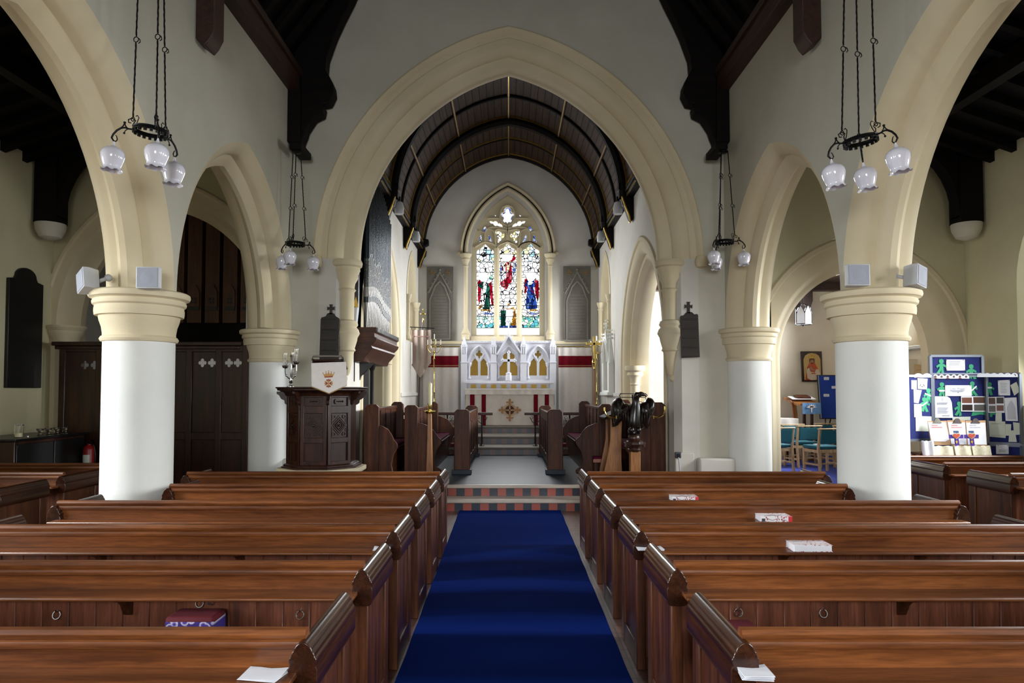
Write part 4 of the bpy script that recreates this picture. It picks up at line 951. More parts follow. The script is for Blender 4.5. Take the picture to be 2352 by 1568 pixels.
for k in (4,5,6,7):           # the faces toward the nave
    a=k*PI/4-PI/4*0; M=Matrix.Rotation(a,4,'Z')@Matrix.Translation((.42,0,0))   # local x outward, y along face
    hw=.42*math.tan(PI/8)
    mb=MB(); mb.M=M
    for y0,y1 in ((-hw,-hw+.05),(hw-.05,hw)): mb.box(0,.024,y0,y1,.77,1.71)
    for z0,z1 in ((.77,.82),(1.06,1.13),(1.45,1.55),(1.66,1.71)): mb.box(0,.022,-hw,hw,z0,z1)
    obj('panel_frame',mb,M_oakd,t,bevel=.006)
    mb=MB(); mb.M=M; w=hw-.065
    q=lambda pts,d0,d1:mb.prism(pts,lambda u,v,d:(d,u,v),d0,d1)
    cz=1.29
    for r,th in ((.128,.010),(.095,.014),(.06,.018)):
        o=[(r*s*math.cos(b*PI/2),cz+r*1.05*s*math.sin(b*PI/2)) for b in range(4) for s in (1,)]; i_=[(x*.86,cz+(z-cz)*.86) for x,z in o]
        mb.prism(o,lambda u,v,d:(d,u,v),0,th,[i_])
    for sx in (-1,1):
        for sz in (-1,1): 
            p=circ(sx*w*.72,cz+sz*.115,.028,n=10); mb.prism(p,lambda u,v,d:(d,u,v),0,.012,[circ(sx*w*.72,cz+sz*.115,.017,n=10)])
    mb.prism(circ(0,cz,.03,n=12),lambda u,v,d:(d,u,v),0,.012); mb.prism([(-w,1.14),(w,1.14),(w,1.44),(-w,1.44)],lambda u,v,d:(d,u,v),0,.009,[[(-w+.012,1.152),(w-.012,1.152),(w-.012,1.428),(-w+.012,1.428)]])
    ca=obj('carved_panel',mb,M_oakd,t)
    mb=MB(); mb.M=M; mb.sphere((.022,0,cz),.018,12,.7,1,1); obj('boss',mb,M_black,ca)
    mb=MB(); mb.M=M; mb.prism([(-.07,1.59),(-.055,1.575),(.055,1.575),(.07,1.59),(.07,1.625),(.055,1.64),(-.055,1.64),(-.07,1.625)],lambda u,v,d:(d,u,v),-.0,.02,[[(-.055,1.595),(.055,1.595),(.055,1.62),(-.055,1.62)]])
    for i in range(5): mb.sphere((.012,-.04+.02*i,1.607),.008,8)
    obj('frieze_panel',mb,M_oakd,t)
for k in range(8):
    a=PI/8+k*PI/4; R=.42/math.cos(PI/8); mb=MB(); mb.M=Matrix.Rotation(a,4,'Z')
    mb.prism([(R-.01,1.74),(R+.15,1.74),(R+.15,1.71),(R+.12,1.69),(R+.09,1.64),(R+.05,1.62),(R+.045,1.58),(R+.02,1.56),(R-.01,1.55)],lambda u,v,d:(u,d,v),-.018,.018); obj('bracket',mb,M_oakd,t,bevel=.004)
# desk and its rail
Yf=8.80
rl=at(757,818,8.95)
t=thing('book_rest','dark book rest with a metal rail standing on the pulpit edge','book rest',(rl.x,8.98,1.80))
mb=MB(); mb.M=Matrix.Translation((0,0,.30))@Matrix.Rotation(math.radians(-22),4,'X'); mb.box(-.20,.20,-.13,.15,-.012,.012); obj('desk_board',mb,M_oakd,t,bevel=.004)
zr=zy(818,8.86)-1.80; mb=MB(); mb.tube([(-.19,-.13,zr),(.19,-.13,zr)],.014,10); mb.tube([(-.19,-.13,zr),(-.205,-.12,zr-.04),(-.19,-.1,zr-.08)],.008,8); mb.tube([(.19,-.13,zr),(.205,-.12,zr-.04),(.19,-.1,zr-.08)],.008,8); obj('rail',mb,M_steel,t)
mb=MB()
for s in (-1,1): mb.tube([(s*.185,-.13,.365),(s*.19,-.125,.31),(s*.17,-.11,.27)],.008,8)
obj('rail_arm',mb,M_iron,t)
mb=MB(); mb.lathe([(.07,0),(.07,.02),(.025,.05),(.022,.28),(.04,.3)],(0,0,0),14); obj('pedestal',mb,M_oakd,t)
P3=lambda pts,Y:[(xx(a,b,Y),zy(b,Y)) for a,b in pts]
fall=P3([(715,834),(795,831),(797,884),(756,903),(716,887)],Yf)
t=thing('pulpit_fall','white pointed pulpit fall embroidered with a crown and cross','cloth',(xx(756,860,Yf),Yf,1.72))
mb=MB(); mb.xz(fall,Yf-.004,Yf+.004); b0=P3([(716,834),(795,831)],Yf); mb.strip([[(b0[0][0],Yf,b0[0][1]),(b0[1][0],Yf,b0[1][1])],[(b0[0][0],Yf+.03,b0[0][1]+.006),(b0[1][0],Yf+.03,b0[1][1]+.006)]],False)
obj('cloth_panel',mb,M_cloth,t,world=True)
M_gthread=plain('gold_thread','#b8894a',.5,.2); M_rthread=plain('russet_thread','#8c3a2c',.7)
mb=MB(); mb.mat=0
def fl(pts,m,k=1): mb.mat=m; mb.xz(P3(pts,Yf),Yf-.005-.0012*k,Yf-.003)
cx_=755
fl([(746,867),(764,866),(766,862),(768,856),(763,860),(761,854),(758,860),(755,852),(752,860),(749,854),(747,860),(742,857),(744,862)],0); fl([(746,867),(764,866),(764,863.5),(746,864.5)],1,2)
for a,b in ((742,856.5),(749,853.5),(755,851.5),(761,853.5),(768,855.5)): fl([(a-1.4,b),(a,b-1.4),(a+1.4,b),(a,b+1.4)],0,2)
for k in range(4):
    ca,sa=math.cos(k*PI/2),math.sin(k*PI/2)
    pt=[(1.2,0),(3,-2),(7,-5.5),(9.5,-4),(8,-1.5),(11,0),(8,1.5),(9.5,4),(7,5.5),(3,2)]
    fl([(cx_+u*ca-v*sa,880+u*sa+v*ca) for u,v in pt],1 if k%2 else 0,1); fl([(cx_+u*ca*.7-v*sa*.6,880+u*sa*.7+v*ca*.6) for u,v in pt],0 if k%2 else 1,2)
fl([(cx_-2.5,880),(cx_,877.5),(cx_+2.5,880),(cx_,882.5)],0,3)
obj('embroidered_emblem',mb,[M_gthread,M_rthread],t,world=True)
mb=MB()
q=P3([(716,887),(756,903),(797,884)],Yf)
for (a,b),(c,d) in zip(q,q[1:]):
    for i in range(16):
        f=(i+.5)/16; mb.box(a+(c-a)*f-.004,a+(c-a)*f+.004,Yf-.004,Yf+.002,b+(d-b)*f-.012,b+(d-b)*f+.004)
obj('fringe',mb,M_gthread,t,world=True)
# candelabrum on the pulpit
p=at(660,884,9.05); t=thing('candelabrum','silver candelabrum with glass chimneys standing on the left edge of the pulpit','candelabrum',(p.x,9.2,1.80))
mb=MB(); mb.lathe([(.05,0),(.05,.012),(.02,.03),(.02,.05),(.028,.07),(.018,.1),(.022,.12),(.013,.14),(.013,.40),(.02,.42),(0,.44)],(0,0,0),18); obj('stem',mb,M_steel,t)
for i,(dx,dy,dz) in enumerate(((-.07,-.03,.285),(.075,-.02,.34),(.0,.08,.30))):
    mb=MB(); mb.tube([(0,0,.1),(dx*.45,dy*.5,.12),(dx*.95,dy,.17),(dx*1.02,dy,.22),(dx,dy,dz-.03)],.007,8); mb.sphere((dx*.8,dy*.8,.155),.016,10); ar=obj('arm',mb,M_steel,t)
    mb=MB(); mb.lathe([(.008,dz-.04),(.03,dz-.03),(.04,dz-.01),(.042,dz+.005),(.015,dz+.008),(0,dz+.008)],(dx,dy,0),18); obj('drip_cup',mb,M_steel,ar)
    mb=MB(); mb.lathe([(.02,dz+.005),(.03,dz+.03),(.036,dz+.06),(.038,dz+.17),(.036,dz+.17),(.034,dz+.06),(.028,dz+.03),(.018,dz+.008)],(dx,dy,0),22,cap=False); obj('glass_chimney',mb,M_glass,t)
    mb=MB(); mb.lathe([(.012,dz+.008),(.012,dz+.10),(0,dz+.105)],(dx,dy,0),12); obj('candle',mb,M_waxw,t)
# ---------------------------------------------------------------- hymn boards
def hymn(label,pts,cross,Y):
    t=thing('hymn_board',label,'hymn board',(xx(sum(a for a,b in pts)/len(pts),760,Y),Y,zy(820,Y)),0,None)
    mb=MB(); mb.xz(P3(pts,Y),Y-.02,Y+.02); obj('board',mb,M_ebgrey,t,world=True,bevel=.004)
    mb=MB(); mb.xz(P3(cross,Y),Y-.02,Y+.02); obj('cross_finial',mb,M_ebgrey,t,world=True,bevel=.003)
    xs=[a for a,b in pts]; x0,x1=min(xs)+5,max(xs)-5; yt=733; yb=max(b for a,b in pts)-4
    for k in range(5):
        y=yt+(yb-yt)*k/4
        mb=MB(); mb.xz(P3([(x0,y+1.6),(x1,y+1.6),(x1,y-1.2),(x0,y-1.2)],Y),Y-.034,Y-.018); obj('slat',mb,M_ebgrey,t,world=True,bevel=.003)
M_ebgrey=wood('smoked_oak','#16110f','#231b17','#30261f','X',.35)
def crossp(cx,yb,yt,w):
    h=yb-yt; s=w*.34; m=yt+h*.36
    return [(cx-s*1.4,yb),(cx-s,yb-h*.3),(cx-s,m+s*1.3),(cx-w*.8,m+s*1.3),(cx-w,m+s*1.8),(cx-w,m-s*1.2),(cx-w*.8,m-s*.7),(cx-s,m-s*.7),(cx-s,yt+2),(cx-s*1.5,yt),(cx+s*1.5,yt),(cx+s,yt+2),(cx+s,m-s*.7),(cx+w*.8,m-s*.7),(cx+w,m-s*1.2),(cx+w,m+s*1.8),(cx+w*.8,m+s*1.3),(cx+s,m+s*1.3),(cx+s,yb-h*.3),(cx+s*1.4,yb)]
hymn('dark wooden hymn board with a cross top behind the pulpit',[(734,832),(737,734),(739,729),(744,728),(749,726),(752,720),(760,718),(768,720),(771,726),(776,729),(779,731),(780,736),(778,832)],crossp(760.5,722,699,8.5),W-.045)
hymn('dark wooden hymn board with a cross top right of the chancel arch',[(1565,822),(1562,728),(1564,725),(1570,724),(1575,718),(1582,716),(1589,717),(1594,722),(1600,721),(1603,723),(1607,820)],crossp(1581,720,693,9),W-.18)
# ---------------------------------------------------------------- wall socket
p=at(1563,1047,10.0); t=thing('power_socket','dark grey power socket with plug and white cable low on the right pier','socket',(p.x,W-.075,p.z))
mb=MB(); mb.box(-.04,.045,-.03,.012,-.045,.045); obj('socket_box',mb,plain('grey_plastic','#3b3f48',.5),t,bevel=.006)
mb=MB(); mb.box(-.02,.025,-.06,-.03,-.03,.02); obj('plug',mb,M_black,t,bevel=.005)
mb=MB(); mb.tube([(.0,-.05,-.03),(.01,-.05,-.10),(.02,-.04,-.2),(.035,-.03,-.5),(.03,-.03,-.96),(.2,-.05,-.985)],.009,8); obj('cable',mb,M_speaker,t)
# ---------------------------------------------------------------- eagle lectern
LY=9.75
t=thing('lectern','dark carved eagle lectern with brass candle arms in front of the right choir stalls','lectern',(xx(1455,1000,LY),LY,0))
e3=lambda a,b:(1370+a/7.468,880+b/7.468)
def ep(a,b,Y=LY): u=e3(a,b); return (xx(u[0],u[1],Y),zy(u[1],Y))
def body(mb,rows,n=22,fl=.8):
    V=[]
    for x0,x1,y,dy in rows:
        (xa,z),(xb,_)=ep(x0,y),ep(x1,y); cx,r=(xa+xb)/2,(xb-xa)/2
        V.append([(cx+r*math.cos(2*PI*k/n),LY+dy+r*fl*math.sin(2*PI*k/n),z) for k in range(n)])
    mb.strip(V,True,True); mb.add(V[0],[list(range(n))]); mb.add(V[-1],[list(range(n))])
M_eagle=plain('black_carved_oak','#140d0a',.24,0,.2,10)
mb=MB(); body(mb,[(660,742,150,-.02),(645,765,170,-.03),(635,760,195,-.03),(628,745,225,-.03),(622,725,270,-.02),(612,738,320,-.01),(590,755,380,0),(568,765,440,0),(552,768,520,.0),(540,768,600,0),(535,768,680,.0),(548,760,740,0),(560,745,770,0)])
hd=obj('eagle_body',mb,M_eagle,t,world=True,sub=1)
mb=MB(); V=[]
for x,y,r in ((735,190,.040),(770,185,.034),(810,195,.024),(835,210,.014),(845,232,.004)):
    a,z=ep(x,y); V.append((Vector((a,LY-.03,z)),r))
mb.tube([v for v,r in V],[r for v,r in V],14); 
for s in (-1,): mb.sphere((ep(745,178)[0],LY-.075,ep(745,178)[1]),.008,8)
obj('beak',mb,M_eagle,hd,world=True)
def wing(pts,side):
    out=[ep(a,b) for a,b in pts]; mb=MB(); cx=sum(p[0] for p in out)/len(out); cz=sum(p[1] for p in out)/len(out)
    rows=[]
    for f,yy in ((1,.03),(1,.0),(.9,-.045),(.6,-.075),(.2,-.085)): rows.append([(cx+(x-cx)*f,LY+yy+.06-abs(x-cx)*.25,cz+(z-cz)*f) for x,z in out])
    mb.strip(rows,True,True); mb.add(rows[-1],[list(range(len(out)))]); mb.add(rows[0],[list(range(len(out)))])
    w=obj('wing',mb,M_eagle,t,world=True)
    mb=MB()
    for k in range(5):
        f=.2+.15*k; a=(pts[4][0]*(1-f)+590*f if side<0 else pts[4][0]*(1-f)+720*f); 
        q0=ep(a,330+40*k); q1=ep(a+(12 if side<0 else -12),560+45*k); mb.tube([(q0[0],LY-.02,q0[1]),((q0[0]+q1[0])/2,LY-.035,(q0[1]+q1[1])/2),(q1[0],LY-.02,q1[1])],[.004,.014,.003],6)
    obj('feathers',mb,M_eagle,w,world=True)
wing([(450,265),(425,247),(395,245),(340,265),(300,300),(270,360),(255,430),(258,520),(270,620),(278,700),(280,752),(330,745),(385,720),(430,660),(470,600),(530,560),(570,470),(580,370),(540,348),(495,345),(462,310)],-1)
wing([(880,258),(905,245),(945,250),(980,275),(1008,325),(1017,400),(1000,470),(970,530),(935,580),(910,660),(892,740),(880,800),(840,760),(800,690),(765,620),(740,520),(745,400),(765,350),(815,330),(850,300)],1)
mb=MB(); body(mb,[(560,760,760,0),(535,762,800,0),(528,760,850,-.01),(545,758,890,0)]); 
for x in (590,705): a,z=ep(x,800); mb.sphere((a,LY-.08,z),.04,12,1,.9,1.3)
obj('tail_and_legs',mb,M_eagle,t,world=True,sub=1)
mb=MB(); a,z=ep(645,940); r=(ep(755,940)[0]-ep(540,940)[0])/2; mb.sphere((a,LY,z),r,22,1,1,.95); obj('globe',mb,M_oakd,t,world=True)
mb=MB(); a,_=ep(648,0); zt_=ep(0,1010)[1]; zb=ep(0,1175)[1]
mb.lathe([(.115,zt_+.02),(.125,zt_-.0),(.13,zt_-.03),(.10,zt_-.06),(.09,zt_-.09),(.105,zt_-.1),(.09,zb+.02),(.085,zb)],(a,LY,0),8,PI/8,PI/8+2*PI,False)
for s in (-1,1): mb.box(a+s*.115,a+s*.15,LY-.03,LY+.03,zt_-.07,zt_)
obj('collar',mb,M_oakd,t,world=True,bevel=.006)
mb=MB(); mb.box(a-.07,a+.07,LY-.07,LY+.07,.1,zb+.01); obj('post',mb,M_lightoak,t,world=True,bevel=.008)
mb=MB(); mb.xz([(a-.3,0),(a+.3,0),(a+.3,.06),(a+.12,.1),(a-.12,.1),(a-.3,.06)],LY-.07,LY+.07); mb.yz([(LY-.3,0),(LY+.3,0),(LY+.3,.06),(LY+.12,.1),(LY-.12,.1),(LY-.3,.06)],a-.07,a+.07); obj('foot',mb,M_lightoak,t,world=True,bevel=.008)
mb=MB(); l=ep(380,215,LY+.15); r_=ep(870,215,LY+.15); tp=ep(0,172,LY+.15)[1]; bt=ep(0,240,LY+.15)[1]
x0=ep(405,0,LY+.15)[0]; x1=ep(830,0,LY+.15)[0]
mb.box(x0,x1,LY+.13,LY+.17,ep(0,185,LY+.15)[1],tp); mb.tube([(x0,LY+.12,bt),(x1,LY+.12,bt)],.005,8); mb.tube([(x0,LY+.12,bt),(x0-.02,LY+.12,(bt+tp)/2),(x0+.02,LY+.13,tp)],.006,8); mb.tube([(x1,LY+.12,bt),(x1+.03,LY+.12,(bt+tp)/2),(x1,LY+.13,tp)],.006,8)
mb.tube([(x1,LY+.12,bt),(x1,LY+.1,bt-.09),(x1-.14,LY+.08,bt-.04)],.004,6); mb.tube([((x0+x1)/2,LY+.15,tp-.02),((x0+x1)/2,LY+.08,tp-.3)],.012,8)
obj('book_tray',mb,M_iron,t,world=True)
for pts,cup in (([(318,575),(250,582),(190,570),(150,540),(125,490),(118,455)],(118,445)),([(950,575),(1030,578),(1080,560),(1120,530),(1138,480),(1140,440)],(1140,430))):
    mb=MB(); P_=[(ep(x,y)[0],LY-.11,ep(x,y)[1]) for x,y in pts]; mb.tube(P_,.0125,8); a,z=ep(*pts[0]); mb.tube([(a,LY-.115,z-.022),(a,LY-.115,z+.022)],.008,8); mb.tube([(a,LY-.11,z),(a,LY-.02,z)],.008,8)
    a,z=ep(*cup); mb.lathe([(.008,z-.03),(.018,z-.02),(.018,z+.03),(0,z+.032)],(a,LY-.11,0),12); ar=obj('candle_arm',mb,M_brass,t,world=True)
# ---------------------------------------------------------------- choir stalls
def post(mb,x0,x1,y0,y1,z0,z1,ch=.05): x0,x1=min(x0,x1),max(x0,x1); mb.xz([(x0,z0),(x1,z0),(x1,z1-ch),(x1-ch,z1),(x0+ch,z1),(x0,z1-ch)],y0,y1)
FZ=.33
def desk(s,side):
    t=thing('choir_desk','low oak choir desk with octagonal-topped posts %s of the chancel aisle'%side,'desk',(s*.8,13.2,FZ))
    y0,y1=11.66,14.85
    for y in (y0,y1-.09):
        mb=MB(); post(mb,s*.66,s*.93,y,y+.09,FZ+.07,1.43); pp=obj('post',mb,M_stall,t,world=True,bevel=.012)
        mb=MB(); mb.box(s*.63,s*.96,y-.03,y+.12,FZ,FZ+.08); obj('stone_foot',mb,M_slate,pp,world=True,bevel=.006)
    mb=MB(); mb.box(s*.70,s*.735,y0+.09,y1-.09,FZ+.12,1.33)
    n=5
    for k in range(n+1): yk=y0+.09+(y1-y0-.18)*k/n; mb.box(s*.685,s*.70,yk-.05,yk+.05,FZ+.12,1.33)
    mb.box(s*.685,s*.70,y0+.09,y1-.09,FZ+.12,FZ+.27); mb.box(s*.685,s*.70,y0+.09,y1-.09,1.2,1.33); obj('front_panel',mb,M_stally,t,world=True,bevel=.006)
    mb=MB(); mb.xz([(s*.68,1.37),(s*.92,1.30),(s*.92,1.275),(s*.68,1.335)],y0+.05,y1-.05); obj('desk_top',mb,M_stally,t,world=True,bevel=.006)
    mb=MB(); mb.box(s*.72,s*.90,y0+.09,y1-.09,.85,.87); obj('book_shelf',mb,M_stally,t,world=True)
def bench(s,label,xb,y0,y1,zt=1.5,dp=1.0):
    t=thing('choir_stall',label,'choir stall',(s*xb,(y0+y1)/2,FZ))
    mb=MB(); mb.box(s*(xb+.02),s*(xb+.06),y0+.07,y1-.07,FZ+.06,zt-.09); mb.box(s*(xb-.0),s*(xb+.08),y0+.05,y1-.05,zt-.12,zt-.07)
    k=y0+.3
    while k<y1-.2: mb.box(s*(xb+.005),s*(xb+.02),k-.03,k+.03,FZ+.5,zt-.12); k+=.55
    obj('backrest',mb,M_stally,t,world=True,bevel=.006)
    mb=MB(); mb.box(s*(xb-.40*dp),s*(xb+.02),y0+.06,y1-.06,FZ+.42,FZ+.455); obj('seat',mb,M_stally,t,world=True,bevel=.01)
    mb=MB(); mb.box(s*(xb-.385*dp),s*(xb+.0),y0+.08,y1-.08,FZ+.455,FZ+.50); obj('seat_cushion',mb,M_purple,t,world=True,bevel=.018,seg=3)
    mb=MB(); mb.box(s*(xb-.36*dp),s*(xb-.36*dp+.03),y0+.06,y1-.06,FZ,FZ+.42); obj('seat_front',mb,M_stally,t,world=True)
    for y in (y0,y1-.08):
        mb=MB(); post(mb,s*(xb-.12),s*(xb+.12),y,y+.08,FZ,zt); p_=obj('post',mb,M_stall,t,world=True,bevel=.012)
        u=lambda d:s*(xb-.1-d*dp); mb=MB()
        poly=[(u(0),FZ),(u(.42),FZ),(u(.42),FZ+.06),(u(.33),FZ+.12),(u(.30),FZ+.24),(u(.34),FZ+.38),(u(.42),FZ+.50),(u(.43),FZ+.56),(u(.39),FZ+.60),(u(.36),FZ+.62),(u(.30),FZ+.72),(u(.22),FZ+.80),(u(.1),FZ+.85),(u(0),FZ+.87)]
        mb.xz(poly,y+.012,y+.068); obj('arm_end',mb,M_stall,t,world=True,bevel=.014,seg=3)
desk(-1,'left'); desk(1,'right')
bench(-1,'left front choir stall with maroon cushion beside the tall candle stand',1.68,11.8,15.2,1.50)
bench(1,'right front choir stall with maroon cushion behind the eagle lectern',1.68,11.8,15.2,1.52)
bench(-1,'left rear choir stall with maroon cushion below the organ pipes',2.2,10.98,13.6,1.53,.74)
bench(1,'right rear choir stall with tall curved end against the right pier',2.32,10.62,13.7,1.57,.95)
mb=MB(); Y=10.75
pl=P3([(1403,950),(1402,1012),(1396,1045),(1389,1078),(1386,1104),(1430,1104),(1428,1060),(1428,1000),(1429,968),(1416,958)],Y)
t=thing('reading_desk','golden oak tapered reading desk end behind the eagle lectern','desk',(xx(1408,1078,Y),Y+.2,FZ))
mb.xz(pl,Y,Y+.06); obj('end_panel',mb,M_lightoak,t,world=True,bevel=.01)
mb=MB(); mb.xz(pl,Y+.5,Y+.56); obj('end_panel',mb,M_lightoak,t,world=True,bevel=.01)
q=P3([(1372,930),(1372,912),(1386,912),(1416,930),(1416,944)],Y+.1)
mb=MB(); mb.xz([(pl[0][0]-.1,1.30),(pl[0][0]-.1,1.33),(pl[7][0]+.12,1.52),(pl[7][0]+.12,1.49)],Y-.02,Y+.6); obj('sloping_top',mb,M_dark,t,world=True,bevel=.008)
mb=MB(); mb.box(pl[0][0]+.03,pl[0][0]+.06,Y+.05,Y+.52,FZ+.1,1.3); obj('front_panel',mb,M_stall,t,world=True)
p=at(1385,1052,11.55); t=thing('kneeler','pale dog-tooth edged kneeler stool on the floor beside the right choir desk','kneeler',(p.x,11.6,FZ))
mb=MB(); mb.box(-.16,.16,-.1,.12,.26,.31); obj('padded_top',mb,M_purple,t,bevel=.015)
mb=MB(); mb.box(-.17,.17,-.115,-.1,.22,.275); 
for k in range(6): mb.box(-.14+.055*k-.012,-.14+.055*k+.012,-.122,-.112,.228,.265)
obj('fringe',mb,plain('rose_braid','#a87464',.8),t)
mb=MB()
for s in (-1,1): mb.box(s*.13-.02,s*.13+.02,-.1,.12,0,.24)
mb.box(-.13,.13,-.02,.02,.08,.12); obj('frame',mb,M_stall,t)
# ---------------------------------------------------------------- paschal candle
Y=10.72; t=thing('paschal_candle','tall cream paschal candle on a slender wooden stand left of the chancel aisle','candle',(xx(987,1000,Y),Y,FZ))
z=lambda y:zy(y,Y)
mb=MB(); mb.xz([(-.05,FZ+.05),(.05,FZ+.05),(.028,z(945)),(-.028,z(945))],-.04,.04); mb.v=[v+Vector((t.location.x,Y,0)) for v in mb.v]; obj('stand',mb,M_lightoak,t,world=True,bevel=.006)
mb=MB(); mb.lathe([(.2,0),(.2,.03),(.06,.06)],(0,0,0),8,smooth=False); obj('foot',mb,M_lightoak,t)
mb=MB(); mb.lathe([(.02,z(952)),(.10,z(945)),(.10,z(943)),(.03,z(941)),(.03,z(937))],(t.location.x,Y,0),20); obj('drip_tray',mb,M_brass,t,world=True)
mb=MB(); mb.lathe([(.033,z(940)),(.036,z(938)),(.036,z(929)),(.033,z(929))],(t.location.x,Y,0),20); obj('socket',mb,M_brass,t,world=True)
mb=MB(); mb.lathe([(.028,z(938)),(.028,z(880)),(.01,z(879)),(0,z(878))],(t.location.x+.005,Y,0),20); mb.cyl((t.location.x+.005,Y,z(879)),(t.location.x+.005,Y,z(876)),.002,6); obj('candle',mb,M_wax,t,world=True)
# ================================================================ sanctuary
def P4(pts,Y): return [px(a,b,Y) for a,b in pts]
FP=.85
# altar
c6=lambda pts:[(1040+a/5.6,720+b/5.6) for a,b in pts]
AY=17.66
t=thing('altar','altar with cream frontal, red orphreys and white fringed cloth under the reredos','altar',(.05,17.9,FP))
ft=P4(c6([(160,1035),(1300,1035),(1302,1430),(165,1430)]),AY)
mb=MB(); z0,z1=FP+.01,px(1166,892,AY)[1]; xa,xb=ft[0][0],ft[1][0]
mb.box(xa+.01,xb-.01,AY+.02,18.12,z0,z1-.03); obj('table',mb,M_stall,t,world=True)
mb=MB(); g=[]
for j in range(8):
    zz=z1-.03+(z0-z1+.03)*j/7; g.append([(xa+(xb-xa)*i/60,AY+.008*math.sin(i*.55)*(j/7)+.006*math.sin(i*.23+1),zz) for i in range(61)])
mb.sheet(g,.006,(0,1,0)); fr=obj('frontal',mb,M_frontal,t,world=True)
mb=MB()
for a,b in ((222,280),(370,425),(1040,1095),(1183,1238)):
    u0,u1=px(1040+a/5.6,940,AY)[0],px(1040+b/5.6,940,AY)[0]
    g=[[(u0+(u1-u0)*i/3,AY-.016,z1-.03+(z0-z1+.03)*j/7) for i in range(4)] for j in range(8)]; m2=MB(); m2.sheet(g,.006,(0,1,0)); obj('orphrey',m2,M_red,fr,world=True)
M_bronze=plain('bronze_embroidery','#96683a',.5,.3); M_brown=plain('brown_embroidery','#4a2016',.7); M_tan=plain('tan_embroidery','#c0a07a',.7)
ec=(733,1240)
def em(pts,m,k): mb.mat=m; mb.xz(P4(c6([(ec[0]+u,ec[1]+v) for u,v in pts]),AY),AY-.014-.002*k,AY-.008)
mb=MB()
ring=lambda r:[(r*math.cos(2*PI*k/28),r*math.sin(2*PI*k/28)) for k in range(28)]
mb.mat=2; mb.xz(P4(c6([(ec[0]+u,ec[1]+v) for u,v in ring(82)]),AY),AY-.016,AY-.008); em(ring(58),1,2)
for k in range(4):
    ca,sa=math.cos(k*PI/2),math.sin(k*PI/2); R=lambda pts:[(u*ca-v*sa,u*sa+v*ca) for u,v in pts]
    em(R([(0,-8),(60,-8),(60,8),(0,8)]),2,4)
    em(R([(56,-10),(84,-12),(92,-24),(86,-38),(96,-48),(110,-40),(112,-22),(104,-12),(120,-14),(134,-16),(150,0),(134,16),(120,14),(104,12),(112,22),(110,40),(96,48),(86,38),(92,24),(84,12),(56,10)]),0,4)
obj('cross_emblem',mb,[M_bronze,M_brown,M_tan],fr,world=True)
mb=MB(); ctop=px(1166,892,AY)[1]; cb=px(1166,905,AY)[1]
xl,xr=px(1040+155/5.6,900,AY)[0],px(1040+1306/5.6,900,AY)[0]
mb.box(xl,xr,AY-.03,18.14,ctop-.012,ctop); 
g=[[(xl+(xr-xl)*i/80,AY-.035-(.012*math.sin(i*.9)+.012*math.sin(i*.37))*(j/4),ctop-.005-(ctop-cb)*j/4) for i in range(81)] for j in range(5)]; mb.sheet(g,.006,(0,1,0)); cl=obj('altar_cloth',mb,M_cloth,t,world=True)
mb=MB(); k=xl
while k<xr-.01: mb.box(k,k+.018,AY-.05,AY-.042,ctop-.03-.008*math.sin(k*40),ctop+.002); k+=.028
obj('lace_edge',mb,M_waxw,cl,world=True)
mb=MB()
mb.box(xl-.004,xl+.004,AY-.02,18.12,ctop-.42,ctop); mb.box(xr-.004,xr+.004,AY-.02,18.12,ctop-.42,ctop); obj('cloth_end',mb,M_cloth,cl,world=True)
# reredos
RY=18.36; Yb=18.60
t=thing('reredos','white gothic reredos with three gilded niches and a gabled centre behind the altar','reredos',(.0,18.5,FP))
A=[c6([(225,795),(225,690),(240,668),(246,640),(246,622),(262,600),(285,574),(305,598),(322,620),(325,795)])]
A.append([(1040+(680-a)/5.6,b) for a,b in [((x-1040)*5.6,y) for x,y in reversed(A[0])]])
Q=c6([(340,470),(352,478),(358,492),(354,506),(370,504),(380,518),(378,534),(366,546),(354,544),(350,560),(340,585),(328,560),(326,544),(312,546),(300,534),(298,518),(308,504),(324,506),(322,492),(328,478)])
Cn=c6([(600,795),(600,692),(622,668),(640,640),(638,610),(652,580),(645,545),(660,518),(682,512),(690,486),(718,464),(748,486),(755,512),(778,516),(795,540),(792,575),(808,610),(808,640),(824,668),(838,692),(838,795)])
sh=757/5.6
sft=lambda p:[(a+sh,b) for a,b in p]
slit=[c6([(252,575),(262,540),(272,528),(268,548)]),c6([(428,575),(418,540),(404,528),(412,548)])]
holes=[P4(h,RY) for h in (A[0],A[1],Q,Cn,sft(A[0]),sft(A[1]),sft(Q))]
out=P4(c6([(120,362),(1315,362),(1315,880),(120,880)]),RY)
mb=MB(); mb.xz(out,RY,RY+.10,holes); obj('niche_front',mb,M_ivory,t,world=True)
mb=MB(); o=P4(c6([(130,370),(1305,370),(1305,880),(130,880)]),RY); mb.xz(o,Yb-.02,18.8); mb.box(o[0][0],o[1][0],RY+.1,Yb,o[0][1]-.05,o[0][1]); obj('body',mb,M_ivory,t,world=True)
mb=MB(); g=P4(c6([(200,440),(1260,440),(1260,800),(200,800)]),RY); mb.box(g[0][0],g[1][0],Yb-.035,Yb-.02,g[2][1]-.05,g[0][1]); obj('gilded_back',mb,M_gold,t,world=True)
mb=MB(); g=P4(c6([(180,795),(1260,795),(1260,870),(180,870)]),RY); mb.yz([(RY-.05,g[2][1]),(Yb-.02,g[2][1]),(Yb-.02,g[0][1]),(RY+.08,g[0][1])],g[0][0],g[1][0]); mb.box(g[0][0]-.07,g[1][0]+.07,RY-.21,RY+.02,g[2][1]-.06,g[2][1]+.0); obj('sill',mb,M_ivory,t,world=True,bevel=.008)
